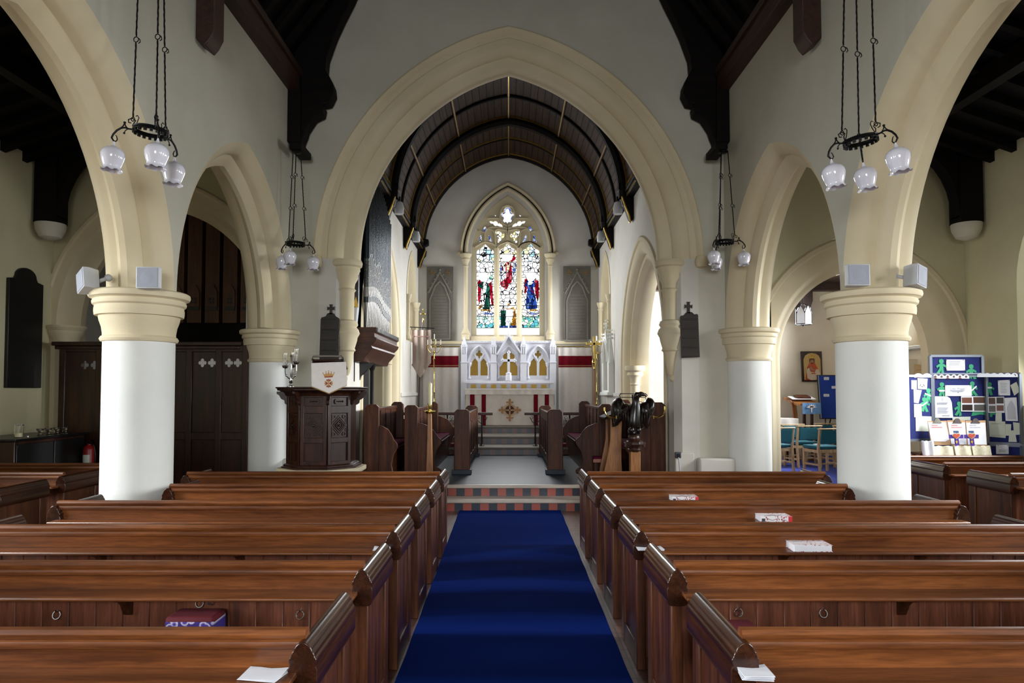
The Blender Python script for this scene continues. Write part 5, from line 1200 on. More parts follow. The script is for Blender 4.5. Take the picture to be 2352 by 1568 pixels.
# arch mouldings over the three niches
def rmould(nm,x0,x1,ys,yt,y1):
    x0,x1=px(1040+x0/5.6,800,RY)[0],px(1040+x1/5.6,800,RY)[0]; zs=px(1166,720+ys/5.6,RY)[1]; zt_=px(1166,720+yt/5.6,RY)[1]; a=(x1-x0)/2
    mb=MB(); mould(mb,[(0,.0),(-.0,-.05),(-.03,-.06),(-.035,-.03),(-.06,-.03),(-.065,-.0)],(x0+x1)/2,zs,a,arch_c(a,zt_-zs),lambda u,z,d:(u,RY+d,z),None,12); obj(nm,mb,M_ivory,t,world=True)
rmould('niche_arch',186,492,640,405,0); rmould('niche_arch',560,878,640,410,0); rmould('niche_arch',943,1250,640,405,0)
for x in (212,462,590,845,968,1220):
    X=px(1040+x/5.6,800,RY)[0]; zc_=lambda y:px(1166,720+y/5.6,RY)[1]
    mb=MB(); mb.lathe([(.05,zc_(835)),(.045,zc_(825)),(.03,zc_(808)),(.026,zc_(800)),(.026,zc_(685)),(.04,zc_(680)),(.035,zc_(670)),(.055,zc_(650)),(.062,zc_(640)),(.06,zc_(630)),(0,zc_(630))],(X,RY-.03,0),14); obj('colonnette',mb,M_ivory,t,world=True)
for dx in (0,757):
    X=px(1040+(340+dx)/5.6,800,RY)[0]; mb=MB(); mb.lathe([(.03,zc_(812)),(.018,zc_(795)),(.018,zc_(600))],(X,RY+.02,0),12)
    for s in (-1,1): mb.tube([(X,RY+.0,zc_(620)),(X+s*.03,RY,zc_(598)),(X+s*.07,RY,zc_(570)),(X+s*.11,RY,zc_(545)),(X+s*.13,RY,zc_(520))],.016,8)
    obj('niche_tracery',mb,M_ivory,t,world=True)
mb=MB(); gb=P4(c6([(552,530),(718,252),(886,510),(862,510),(718,300),(580,530)]),RY-.04); mb.xz(gb,RY-.10,RY+.02)
gi=P4(c6([(590,520),(718,300),(850,510),(800,510),(760,440),(718,412),(675,440),(640,510)]),RY); mb.xz(gi,RY-.04,RY+.02); gable=obj('gable',mb,M_ivory,t,world=True,bevel=.006)
mb=MB()
for s in (-1,1):
    for k in range(4):
        f=.15+.22*k; u=718+s*166*(1-f)*1.02+s*8; v=520-268*f-4; a,z=px(1040+u/5.6,720+v/5.6,RY-.04); mb.sphere((a,RY-.05,z),.024,8,1,1,.8); mb.sphere((a+s*.02,RY-.05,z+.018),.014,8)
obj('crockets',mb,M_ivory,gable,world=True)
a,zb=px(1040+718/5.6,720+258/5.6,RY-.04); ztp=px(1166,720+112/5.6,RY)[1]
mb=MB(); mb.lathe([(.045,zb-.03),(.028,zb+.02),(.016,zb+.1),(.016,zb+.26),(.035,zb+.28),(.02,zb+.30)],(a,RY-.04,0),10)
for dx,dz in ((0,.40),(-.055,.335),(.055,.335),(0,.33)): mb.sphere((a+dx,RY-.04,zb+dz),.035,10,1,.8,1)
mb.cyl((a,RY-.04,zb+.4),(a,RY-.04,ztp),.012,8); obj('finial',mb,M_ivory,gable,world=True)
for x in (148,525,907,1284):
    mb=MB(); X=px(1040+x/5.6,800,RY)[0]; hw=.085
    big=x in (148,1284)
    mb.box(X-hw,X+hw,RY-.10,RY+.05,(FP+.02 if big else zc_(868)),zc_(625))
    mb.box(X-hw-.015,X+hw+.015,RY-.115,RY+.05,zc_(635),zc_(622))
    mb.box(X-hw*.92,X+hw*.92,RY-.09,RY+.05,zc_(625),zc_(520))
    for q in (-.055,0,.055): mb.box(X+q-.016,X+q+.016,RY-.105,RY-.08,zc_(520),zc_(400))
    mb.box(X-hw*.9,X+hw*.9,RY-.075,RY+.05,zc_(520),zc_(400))
    mb.add([(X-hw*1.05,RY-.11,zc_(432)),(X+hw*1.05,RY-.11,zc_(432)),(X+hw*1.05,RY+.05,zc_(432)),(X-hw*1.05,RY+.05,zc_(432)),(X,RY-.03,zc_(288))],[(0,1,4),(1,2,4),(2,3,4),(3,0,4),(3,2,1,0)])
    pn=obj('pinnacle',mb,M_ivory,t,world=True,bevel=.005)
mb=MB(); k=165
while k<1290:
    if not 545<k<890 or True:
        u=px(1040+k/5.6,0,RY)[0]; mb.box(u,u+.085,RY-.05,RY+.04,zc_(364),zc_(350))
    k+=48
mb.box(px(1040+130/5.6,0,RY)[0],px(1040+1305/5.6,0,RY)[0],RY-.045,RY+.05,zc_(378),zc_(362)); obj('battlement',mb,M_ivory,t,world=True,bevel=.005)
mb=MB(); g=P4(c6([(176,890),(1265,890),(1265,960),(176,960)]),RY-.06); mb.box(g[0][0],g[1][0],RY-.06,RY+.1,g[2][1]-.1,g[0][1]); rt=obj('retable_step',mb,M_ivory,t,world=True)
for k in range(8):
    u0=232+129.3*k; q=P4(c6([(u0,912),(u0+68,912),(u0+68,958),(u0,958)]),RY-.06); mb=MB(); mb.xz(q,RY-.068,RY-.05); obj('gold_tile',mb,M_gold,rt,world=True)
t2=thing('standing_cross','white standing cross with trefoil ends in the central niche of the reredos','cross',px(1040+718/5.6,720+860/5.6,RY-.02)[0:1]+(RY-.11,zc_(865)))
mb=MB(); X=t2.location.x; Yc=RY-.11
mb.box(X-.035,X+.035,Yc-.025,Yc+.025,zc_(760),zc_(500)); mb.box(X-.155,X+.155,Yc-.025,Yc+.025,zc_(622),zc_(588))
for a,z in ((X,zc_(500)),(X-.155,zc_(605)),(X+.155,zc_(605))):
    for dx,dz in ((0,.03),(0,-.03),(.03,0),(-.03,0)): mb.sphere((a+dx,Yc,z+dz),.026,10,1,.9,1)
obj('cross',mb,M_ivory,t2,world=True,bevel=.006)
mb=MB(); mb.lathe([(.09,zc_(865)),(.09,zc_(800)),(.075,zc_(785)),(.085,zc_(770)),(.05,zc_(755)),(.0,zc_(752))],(X,Yc,0),8,PI/8,PI/8+2*PI,False); obj('pedestal',mb,M_ivory,t2,world=True)
# dossal curtains
def curtain(label,x0,x1,side):
    Y=18.72; u0,u1=px(x0,900,Y)[0],px(x1,900,Y)[0]; zt_=px(1166,798,Y)[1]; zb=px(1166,964,Y)[1]; r0,r1=px(1166,817,Y)[1],px(1166,843,Y)[1]
    t=thing('curtain',label,'curtain',((u0+u1)/2,Y,zb))
    fold=lambda i,j:.018*math.sin(i*.62+.4*side)+.012*math.sin(i*.27+1+.1*j)
    n=40
    def gr(za,zb_,m,off): return [[(u0+(u1-u0)*i/n,Y-off+fold(i,j),za+(zb_-za)*j/m) for i in range(n+1)] for j in range(m+1)]
    mb=MB(); mb.sheet(gr(zt_,zb,12,0),.006,(0,1,0)); obj('cloth',mb,M_cloth,t,world=True)
    mb=MB(); mb.sheet(gr(r0,r1,3,.006),.004,(0,1,0)); b_=obj('red_band',mb,M_red,t,world=True)
    mb=MB(); mb.sheet(gr(r1+.05,r1+.038,1,.010),.003,(0,1,0)); mb.sheet(gr(r1+.002,r1-.012,1,.010),.003,(0,1,0)); obj('braid',mb,M_tan,b_,world=True)
    mb=MB(); mb.cyl((u0-.05,Y+.01,zt_+.03),(u1+.05,Y+.01,zt_+.03),.015,10); 
    for k in range(14): 
        a=u0+(u1-u0)*(k+.5)/14; mb.tube([(a,Y+.01+.022*math.cos(b*PI/5),zt_+.025+.022*math.sin(b*PI/5)) for b in range(10)],.004,6,True)
    obj('curtain_rod',mb,M_brass,t,world=True)
curtain('long cream wall curtain with a red band left of the reredos',972,1053,-1)
curtain('long cream wall curtain with a red band right of the reredos',1283,1360,1)
# stone tablets
def tablet(label,x0,x1,y0,y1):
    Y=18.77; t=thing('stone_tablet',label,'tablet',(px((x0+x1)/2,y1,Y)[0],Y,px(x0,y1,Y)[1]))
    w=x1-x0; mb=MB(); mb.xz(P4([(x0,y0),(x1,y0),(x1,y1),(x0,y1)],Y),Y,Y+.05); obj('slab',mb,M_slategrey,t,world=True,bevel=.006)
    f=lambda pts:P4([(x0+a*w,y0+b*w) for a,b in pts],Y)
    mb=MB()
    arch=[(.1,2.75),(.1,1.25),(.2,1.0),(.3,.72),(.5,.52),(.7,.72),(.8,1.0),(.9,1.25),(.9,2.75)]
    inner=[(.145,2.71),(.145,1.27),(.24,1.04),(.335,.78),(.5,.60),(.665,.78),(.76,1.04),(.855,1.27),(.855,2.71)]
    mb.xz(f(arch),Y-.018,Y+.01,[f(inner)])
    gb=[(.03,1.0),(.5,.16),(.97,1.0),(.9,1.0),(.5,.27),(.1,1.0)]; mb.xz(f(gb),Y-.015,Y+.01)
    for k in range(5):
        for s in (-1,1):
            a,b=f([(.5+s*(.47-.09*k)*1.04,.95-.16*k)])[0]; mb.sphere((a,Y-.005,b),.022,8)
    a,b=f([(.5,.12)])[0]; mb.sphere((a,Y-.005,b),.035,8)
    obj('arched_relief',mb,M_slatelight,t,world=True)
    for cx in (.2,.8):
        mb=MB(); mb.xz(f([(cx+.085*math.cos(k*PI/8),.22+.085*math.sin(k*PI/8)) for k in range(16)]),Y-.01,Y+.01,[f([(cx+.07*math.cos(k*PI/8),.22+.07*math.sin(k*PI/8)) for k in range(16)])])
        mb.xz(f([(cx-.012,.12),(cx+.012,.12),(cx+.012,.32),(cx-.012,.32)]),Y-.012,Y+.01); mb.xz(f([(cx-.1,.208),(cx+.1,.208),(cx+.1,.232),(cx-.1,.232)]),Y-.0125,Y+.01); obj('cross_roundel',mb,plain('dull_gilding','#85663c',.5,.2),t,world=True)
    mb=MB()
    for k in range(14): 
        a=.2+.04*((k*7)%3); mb.xz(f([(a,1.05+k*.115),(1-a,1.05+k*.115),(1-a,1.05+k*.115+.022),(a,1.05+k*.115+.022)]),Y-.004,Y+.01)
    obj('inscription_lines',mb,plain('faint_inscription','#6e675c',.7),t,world=True)
tablet('tall grey stone tablet with carved arch left of the east window',980,1041,612,781)
tablet('tall grey stone tablet with carved arch right of the east window',1294,1357,611,779)
# communion rails
def rail(label,xa,xb,s):
    Y=15.55; z=zy(948,Y); t=thing('communion_rail',label,'rail',((xa+xb)/2,Y,.50)); mb=MB(); mb.box(xa,xb,Y-.06,Y+.06,z-.05,z+.012); obj('handrail',mb,M_oakdx,t,world=True,bevel=.012)
    for k in range(3):
        a=xa+(xb-xa)*(.12+.38*k) if s>0 else xb-(xb-xa)*(.12+.38*k)
        mb=MB(); mb.cyl((a,Y,.50),(a,Y,z-.04),.018,10); mb.lathe([(.06,.5),(.06,.51),(.02,.54)],(a,Y,0),12)
        for q in (-1,1): mb.tube([(a,Y,z-.25),(a+q*.07,Y,z-.2),(a+q*.12,Y,z-.1),(a+q*.07,Y,z-.07),(a+q*.05,Y,z-.11),(a+q*.08,Y,z-.13)],.008,6)
        obj('iron_standard',mb,M_iron,t,world=True)
rail('oak communion rail on scrolled iron standards, left of the altar',-2.42,-.36,-1)
rail('oak communion rail on scrolled iron standards, right of the altar',.36,2.42,1)
for s,sd in ((-1,'left'),(1,'right')):
    mb=MB(); mb.box(s*.95,s*2.35,15.2,15.42,.50,.58); single('kneeling_cushion',mb,M_maroon,'long maroon kneeling cushion before the %s communion rail'%sd,'cushion',bevel=.02)
# banner
Y=17.45; bx=lambda a,b:(xx(a,b,Y),zy(b,Y))
t=thing('banner','faded white processional banner on a pole with crossbar, left of the altar','banner',(bx(960,0)[0],Y,FP-.17))
g=[]
n=20
for j in range(13):
    f=j/12; yy=758+f*76; a,b=948,991
    g.append([(bx(a+(b-a)*i/n,yy)[0],Y-.06+.02*math.sin(i*.9)+.01*math.sin(i*.4+f*2),zy(yy+(0 if j<12 else 0),Y)) for i in range(n+1)])
g.append([(bx(950+40*i/n,0)[0],Y-.06+.015*math.sin(i*.9),zy(838+30*(1-abs(2*i/n-1))*1.0,Y)) for i in range(n+1)])
M_ban=plain('aged_banner_silk','#a8988e',.85,0,.06,8,.1)
mb=MB(); mb.sheet(g,.004,(0,1,0)); cl=obj('banner_cloth',mb,M_ban,t,world=True)
mb=MB()
for a in (956,982): 
    mb.sheet([[(bx(a-1,0)[0],Y-.088,zy(760+74*j/6,Y)),(bx(a+1,0)[0],Y-.088,zy(760+74*j/6,Y))] for j in range(7)],.003,(0,1,0))
mb.sheet([[(bx(950+40*i/12,0)[0],Y-.088,zy(772,Y)) for i in range(13)],[(bx(950+40*i/12,0)[0],Y-.088,zy(774,Y)) for i in range(13)]],.003,(0,1,0))
obj('embroidered_stripes',mb,plain('faded_rose_braid','#a87f76',.8),cl,world=True)
mb=MB(); mb.tube([(bx(960,930)[0],Y+.02,FP-.17),(bx(964,850)[0],Y,zy(850,Y)),(bx(971,735)[0],Y,zy(735,Y))],.016,8); obj('pole',mb,M_oakd,t,world=True)
a,z=bx(972,735); mb=MB(); mb.lathe([(.02,z-.05),(.03,z-.03),(.015,z),(.02,z+.02),(.01,z+.06)],(a,Y,0),10); z2=zy(722,Y); mb.box(a-.012,a+.012,Y-.01,Y+.01,z,zy(709,Y)); mb.box(a-.06,a+.06,Y-.01,Y+.01,z2,z2+.03)
for dx,dz in ((0,.13),(-.06,.015),(.06,.015)): mb.sphere((a+dx,Y,z2+dz-.0),.018,8)
obj('cross_finial',mb,M_brass,t,world=True)
mb=MB(); mb.cyl((bx(940,751)[0],Y-.04,zy(751,Y)),(bx(998,754)[0],Y-.04,zy(754,Y)),.011,8)
for k in range(6): 
    u=bx(950+8*k,0)[0]; mb.tube([(u,Y-.055+.02*math.cos(b*PI/5),zy(755,Y)+.03*math.sin(b*PI/5)) for b in range(10)],.005,6,True)
obj('crossbar',mb,M_iron,t,world=True)
# standing candelabra and processional cross
def torch(label,cx,base_y,Y,fz,dy):
    X=xx(cx,0,Y); t=thing('standing_candelabrum',label,'candelabrum',(X,Y,fz)); zt_=zy(803+dy,Y)
    mb=MB(); mb.lathe([(.16,0),(.16,.03),(.05,.08),(.03,.14),(.016,.2),(.016,.7),(.03,.73),(.016,.76),(.016,1.0),(.03,1.03),(.014,1.06),(.012,zt_-fz-.25),(.026,zt_-fz-.22),(.012,zt_-fz-.18),(.02,zt_-fz-.04),(.0,zt_-fz)],(0,0,0),14); obj('stem',mb,M_brass,t)
    for k,(dx,dy_,h) in enumerate(((-.155,0,.0),(-.06,-.10,.0),(.05,-.11,.0),(.155,0,.0),(0,.06,.14))):
        h+=.14; b=zt_-fz-.03
        mb=MB(); mb.tube([(0,0,b-.02),(dx*.5,dy_*.5,b-.05),(dx*.9,dy_*.9,b+.02),(dx,dy_,b+.08),(dx,dy_,b+h)],.007,8); mb.lathe([(.006,b+h-.02),(.026,b+h),(.028,b+h+.008),(.012,b+h+.01)],(dx,dy_,0),12); ar=obj('arm',mb,M_brass,t)
        mb=MB(); mb.lathe([(.013,b+h+.008),(.013,b+h+.13),(0,b+h+.135)],(dx,dy_,0),12); obj('candle',mb,M_waxw,ar)
torch('tall brass five-candle standing candelabrum in front of the left curtain',1000,0,16.35,.68,0)
torch('tall brass standing candelabrum behind the processional cross at right',1367,0,17.62,.68,2)
Y=16.2; X=xx(1361,0,Y); t=thing('processional_cross','plain brass processional cross on a wooden staff right of the altar','cross',(X,Y,.68)); z=lambda y:zy(y,Y)
mb=MB(); mb.cyl((X,Y,.68),(X,Y,z(842)),.022,12); obj('staff',mb,M_lightoak,t,world=True)
mb=MB(); mb.lathe([(.03,z(846)),(.03,z(840)),(.05,z(834)),(.055,z(830)),(.03,z(826)),(.02,z(822))],(X,Y,0),14); obj('knop',mb,M_brass,t,world=True)
mb=MB(); mb.box(X-.027,X+.027,Y-.02,Y+.02,z(826),z(772)); mb.box(xx(1343,0,Y),xx(1379,0,Y),Y-.02,Y+.02,z(792.5),z(786.5)); obj('cross',mb,M_brass,t,world=True,bevel=.006)
mb=MB(); mb.box(X-.15,X+.15,Y-.15,Y+.15,.68,.72); mb.lathe([(.05,.72),(.04,1.0),(.028,1.0)],(X,Y,0),12); obj('stand',mb,M_stall,t,world=True)
# sedilia niche on the right wall
t=thing('gothic_niche','white gabled gothic niche with leafy finials on the right sanctuary wall','niche',(CXW-.06,16.7,1.8))
mb=MB(); y0,y1=16.15,17.35; yc=(y0+y1)/2; za=arch_pts(yc,2.45,.36,arch_c(.36,.5),0,8)
mb.yz([(y0,1.7),(y1,1.7),(y1,2.4),(yc,3.25),(y0,2.4)],CXW-.13,CXW-.002,[[(yc-.36,1.76)]+za+[(yc+.36,1.76)]]); obj('gabled_front',mb,M_white,t,world=True,bevel=.01)
mb=MB(); mould(mb,[(.02,-.0),(.03,-.03),(.07,-.03),(.08,0)],yc,2.45,.36,arch_c(.36,.5),lambda u,z,d:(CXW-.13+d,u,z),None,10); obj('arch_moulding',mb,M_white,t,world=True)
for yy,zb in ((yc,3.2),(y0,2.9),(y1,2.9)):
    mb=MB(); mb.lathe([(.035,zb-.5 if yy!=yc else zb-.05),(.03,zb),(.02,zb+.15),(.0,zb+.16)],(CXW-.09,yy,0),8)
    for k in range(3):
        for q in range(4): mb.sphere((CXW-.09+.045*math.cos(q*PI/2),yy+.045*math.sin(q*PI/2),zb+.1+.09*k),.03 if k<2 else .018,8)
    obj('finial',mb,M_white,t,world=True)
mb=MB(); mb.box(CXW-.17,CXW,y0-.05,y1+.05,1.64,1.72); obj('sill',mb,M_white,t,world=True,bevel=.01)
# ================================================================ south chapel
CF=.33
def chair(label):
    t=thing('chair',label,'chair',(0,0,0))
    for s in (-1,1):
        mb=MB(); mb.add([(s*.23-.018,-.24,0),(s*.23+.018,-.24,0),(s*.23+.018,-.20,0),(s*.23-.018,-.20,0),(s*.23-.018,-.20,.42),(s*.23+.018,-.20,.42),(s*.23+.018,-.16,.42),(s*.23-.018,-.16,.42),(s*.23-.018,-.24,.76),(s*.23+.018,-.24,.76),(s*.23+.018,-.21,.76),(s*.23-.018,-.21,.76)],
          [(0,1,5,4),(1,2,6,5),(2,3,7,6),(3,0,4,7),(4,5,9,8),(5,6,10,9),(6,7,11,10),(7,4,8,11),(8,9,10,11),(3,2,1,0)]); obj('leg',mb,M_pale,t,bevel=.004)
        mb=MB(); mb.box(s*.23-.018,s*.23+.018,.18,.22,0,.42); obj('leg',mb,M_pale,t,bevel=.004)
        mb=MB(); mb.box(s*.23-.012,s*.23+.012,-.19,.2,.14,.17); mb.box(s*.23-.012,s*.23+.012,-.19,.2,.36,.41); obj('side_rail',mb,M_pale,t)
    mb=MB(); mb.box(-.23,.23,.185,.215,.36,.41); mb.box(-.23,.23,-.19,-.165,.36,.41); mb.box(-.22,.22,-.01,.01,.14,.165); obj('stretcher',mb,M_pale,t)
    mb=MB(); mb.box(-.235,.235,-.17,.24,.42,.475); obj('seat',mb,M_teal,t,bevel=.018,seg=3)
    mb=MB(); mb.M=Matrix.Translation((0,-.21,.61))@Matrix.Rotation(math.radians(7),4,'X'); mb.box(-.21,.21,-.018,.018,-.10,.135); obj('backrest',mb,M_teal,t,bevel=.014,seg=3)
    mb=MB(); mb.box(-.26,.26,-.25,-.20,.755,.78); obj('top_rail',mb,M_pale,t,bevel=.008)
    return t
ch0=None
for lab,pxx,Y,rz in (('nearest wooden chair with teal seat, its back toward the camera, in the chapel',1888,11.9,.22),('wooden chair with teal seat half hidden behind the nearest chapel chair',1840,12.85,.2),('teal chair at the far left of the chapel group beside the column',1802,13.4,.2),('teal chair in the back row of the chapel group below the lectern',1878,13.75,.2),('teal chair cut off by the right column in the chapel group',1921,12.95,.2),('teal chair almost wholly hidden by the left column in the chapel group',1776,12.2,.25)):
    X=(pxx-CX)*Y/F
    if ch0 is None: ch0=chair(lab); ch0.location=(X,Y,CF); ch0.rotation_euler=(0,0,rz); ch0['group']='teal chapel chairs'
    else: dup(ch0,(X,Y,CF),rz,lab,'teal chapel chairs')
p=at(1875,1042,11.95); mb=MB(); mb.box(-.07,.07,-.05,.05,0,.012); mb.v=[v+Vector((p.x+.06,12.0,CF+.476)) for v in mb.v]; single('paper_sheet',mb,M_paper,'folded white paper lying on the seat of the nearest chapel chair','paper')
EY_=14.96
ie=lambda a,b:(xx(1780+a/3.92,0,EY_),zy(680+b/3.92,EY_))
t=thing('icon','framed icon of a crowned figure in an orange cape on the chapel wall','picture',(ie(275,0)[0],EY_,ie(0,770)[1]))
def ic(pts,d0,d1,mb): mb.xz([ie(a,b) for a,b in pts],EY_-d0,EY_-d1)
mb=MB(); mb.xz([ie(180,497),ie(363,497),ie(369,770),ie(188,770)],EY_-.045,EY_,[[ie(a,b) for a,b in [(206,755),(200,570),(215,535),(240,518),(275,511),(312,518),(338,535),(352,570),(356,755)]]]); obj('frame',mb,M_oakd,t,world=True,bevel=.005)
mb=MB(); ic([(200,760),(195,505),(358,505),(362,760)],.03,.005,mb); obj('gilt_ground',mb,plain('aged_gold_ground','#c9a868',.5,.1),t,world=True)
mb=MB(); ic([(218,755),(225,700),(235,640),(258,600),(278,592),(300,600),(326,650),(345,700),(350,755)],.034,.03,mb); obj('orange_cape',mb,plain('orange_paint','#c0542c',.6),t,world=True)
mb=MB(); ic([(230,690),(228,660),(250,645),(262,680),(300,685),(312,655),(332,660),(345,700),(340,740),(310,750),(305,690),(270,690),(262,752),(235,740)],.038,.03,mb); ic([(262,755),(266,700),(304,700),(308,755)],.037,.03,mb); obj('white_sleeves',mb,plain('cream_paint','#d8c8b0',.6),t,world=True)
mb=MB(); ic([(258,575),(262,560),(275,555),(292,560),(296,578),(290,596),(275,604),(262,596)],.038,.03,mb); ic([(255,650),(262,630),(275,640),(285,655),(300,660),(300,672),(270,670)],.04,.03,mb); obj('face_and_hands',mb,plain('ochre_flesh_paint','#a8785a',.6),t,world=True)
mb=MB(); ic([(252,560),(248,540),(258,548),(264,534),(270,545),(276,530),(282,545),(290,534),(294,548),(302,540),(298,560)],.042,.03,mb); obj('crown',mb,M_gilt,t,world=True)
mb=MB(); ic([(254,600),(252,575),(258,560),(296,560),(300,578),(298,602),(292,580),(278,572),(262,580)],.041,.03,mb); ic([(266,596),(276,600),(288,596),(284,612),(270,612)],.041,.03,mb); obj('hair_and_beard',mb,plain('umber_paint','#5a3a28',.6),t,world=True)
# chapel lectern
Y=13.9; le=lambda a,b,y=Y:(xx(1780+a/3.92,0,y),zy(680+b/3.92,y))
t=thing('lectern','light oak chapel lectern with an open book and blue embroidered cloth','lectern',(le(230,0)[0],Y+.2,CF))
mb=MB(); c=[(-.30,1.20),(.30,1.20),(.30,1.23),(-.30,1.23)]
X=t.location.x; mb.add([(le(92,925)[0],Y+.42,le(0,925)[1]+.03),(le(300,925)[0],Y+.42,le(0,925)[1]+.03),(le(350,985)[0],Y,le(0,965)[1]),(le(140,985)[0],Y,le(0,965)[1])],[(0,1,2,3)]); 
mb.v=mb.v+[v-Vector((0,0,.04)) for v in mb.v]; mb.f+= [[4,7,6,5],[0,4,5,1],[1,5,6,2],[2,6,7,3],[3,7,4,0]]; mb.sm+=[False]*5; mb.mi+=[0]*5; obj('sloping_top',mb,M_lightoak,t,world=True)
mb=MB(); P_=[le(100,930),(le(160,0)[0],le(0,985)[1]),(le(178,0)[0],1.0),(le(178,0)[0],CF),(le(128,0)[0],CF),(le(140,0)[0],1.0),(le(122,0)[0],le(0,985)[1])]; mb.xz(P_,Y+.1,Y+.16); obj('side_panel',mb,M_lightoak,t,world=True,bevel=.006)
for a in (228,295):
    mb=MB(); mb.box(le(a,0)[0]-.02,le(a,0)[0]+.03,Y+.1,Y+.15,CF,1.28); obj('post',mb,M_oakd,t,world=True)
mb=MB(); mb.box(le(122,0)[0],le(320,0)[0],Y+.05,Y+.4,CF,CF+.05); obj('foot',mb,M_lightoak,t,world=True)
mb=MB(); g=[[(le(188+160*i/10,0)[0],Y-.03+.006*math.sin(i),le(0,960+100*j/4)[1]) for i in range(11)] for j in range(5)]; mb.sheet(g,.006,(0,1,0)); cl=obj('blue_cloth',mb,plain('pale_blue_cloth','#5d86b4',.8,0,.15,12),t,world=True)
mb=MB()
for k in range(7):
    a=PI*(.05+.9*k/6); q=[(265+8*math.cos(a-1.3),1000-8*math.sin(a-1.3)),(265+48*math.cos(a),1005-36*math.sin(a)),(265+8*math.cos(a+1.3),1000-8*math.sin(a+1.3))]; mb.xz([le(u,v) for u,v in q],Y-.045,Y-.03)
mb.xz([le(258,1000),le(272,1000),le(268,1045),(le(262,0)[0],le(0,1045)[1])],Y-.046,Y-.03); obj('white_embroidery',mb,M_cloth,cl,world=True)
t=thing('book','brown leather book lying open-angled on the chapel lectern','book',(le(235,0)[0],Y+.22,le(0,945)[1]+.05))
mb=MB(); mb.M=Matrix.Rotation(math.radians(12),4,'X'); mb.box(-.15,.13,-.11,.11,.025,.06); obj('cover',mb,M_stall,t,bevel=.006)
mb=MB(); mb.M=Matrix.Rotation(math.radians(12),4,'X'); mb.box(-.26,.22,-.13,.12,.012,.024); obj('pages',mb,M_paper,t)
# easel with blue notice board
Y=14.25; t=thing('easel_board','royal blue notice board on a black easel beside the chapel lectern','notice board',(le(460,0,Y)[0]+.12,Y+.15,CF))
q=[(le(372,0,Y)[0],le(0,712,Y)[1],Y+.22),(le(372,0,Y)[0]+.78,le(0,712,Y)[1],Y+.22),(le(350,0,Y)[0]+.78,le(0,1100,Y)[1],Y),(le(350,0,Y)[0],le(0,1100,Y)[1],Y)]
def slab(q,grow,d0,d1):
    mb=MB(); cx=sum(a for a,_,_ in q)/4; cz=sum(b for _,b,_ in q)/4; cyy=sum(c for _,_,c in q)/4
    f=lambda d:[(cx+(a-cx)*(1+grow),cyy+(c-cyy)*(1+grow)+d,cz+(b-cz)*(1+grow)) for a,b,c in q]
    mb.add(f(d0)+f(d1),[(0,1,2,3),(7,6,5,4),(0,4,5,1),(1,5,6,2),(2,6,7,3),(3,7,4,0)]); return mb
obj('frame',slab(q,.03,0,.025),M_black,t,world=True,bevel=.004); obj('felt',slab(q,-.02,-.006,.004),M_royal,t,world=True)
mb=MB(); a=q[0]; mb.tube([(q[3][0]+.012,q[3][2]-.012,q[3][1]),(q[0][0]+.012,q[0][2]-.012,q[0][1])],.012,8); obj('metal_edge',mb,M_alu,t,world=True)
for xo in (.15,.62):
    mb=MB(); mb.tube([(q[3][0]+xo-.1,Y-.12,CF),(q[0][0]+xo,Y+.22,1.6)],.014,8); obj('leg',mb,M_black,t,world=True)
mb=MB(); mb.tube([(q[3][0]+.4,Y+.8,CF),(q[0][0]+.4,Y+.24,1.7)],.014,8); obj('leg',mb,M_black,t,world=True)
for lab,a0,b0,a1,b1 in (('small white note at the top left of the royal blue easel board',385,728,430,768),('white card at the upper right of the royal blue easel board',452,808,552,876),('small white note at the lower left of the royal blue easel board',380,880,430,918)):
    f=(b0-712)/388; Yp=Y+.22*(1-f)-.016; mb=MB(); mb.xz([le(a0,b0,Yp),le(a1,b0,Yp),le(a1,b1,Yp),le(a0,b1,Yp)],Yp-.004,Yp); t_=thing('pinned_note',lab,'paper',(le(a0,0,Yp)[0],Yp,le(0,b1,Yp)[1]))
    obj('sheet',mb,M_paper,t_,world=True); mb=MB(); 
    for k in range(3): mb.xz([le(a0+(a1-a0)*.2,b0+(b1-b0)*(.3+.2*k),Yp),le(a0+(a1-a0)*.7,b0+(b1-b0)*(.3+.2*k),Yp),le(a0+(a1-a0)*.7,b0+(b1-b0)*(.34+.2*k),Yp),le(a0+(a1-a0)*.2,b0+(b1-b0)*(.34+.2*k),Yp)],Yp-.006,Yp-.003)
    obj('print',mb,M_inkl,t_,world=True)
# white clothed table
X=xx(1808,0,13.9)-.35; t=thing('side_table','small table under a white cloth at the left edge of the chapel view','table',(X,13.9,CF))
mb=MB(); g=[[(-.35+.7*i/14,-.25+.012*math.sin(i*1.1)*j,.86-.16*j) for i in range(15)] for j in range(3)]; mb.sheet(g,.006,(0,1,0)); mb.box(-.35,.35,-.25,.25,.855,.865); mb.box(-.352,-.346,-.25,.25,.56,.86); mb.box(.346,.352,-.25,.25,.56,.86); obj('tablecloth',mb,M_cloth,t)
for sx in (-1,1):
    for sy_ in (-1,1):
        mb=MB(); mb.box(sx*.3-.02,sx*.3+.02,sy_*.2-.02,sy_*.2+.02,0,.855); obj('leg',mb,M_stall,t)
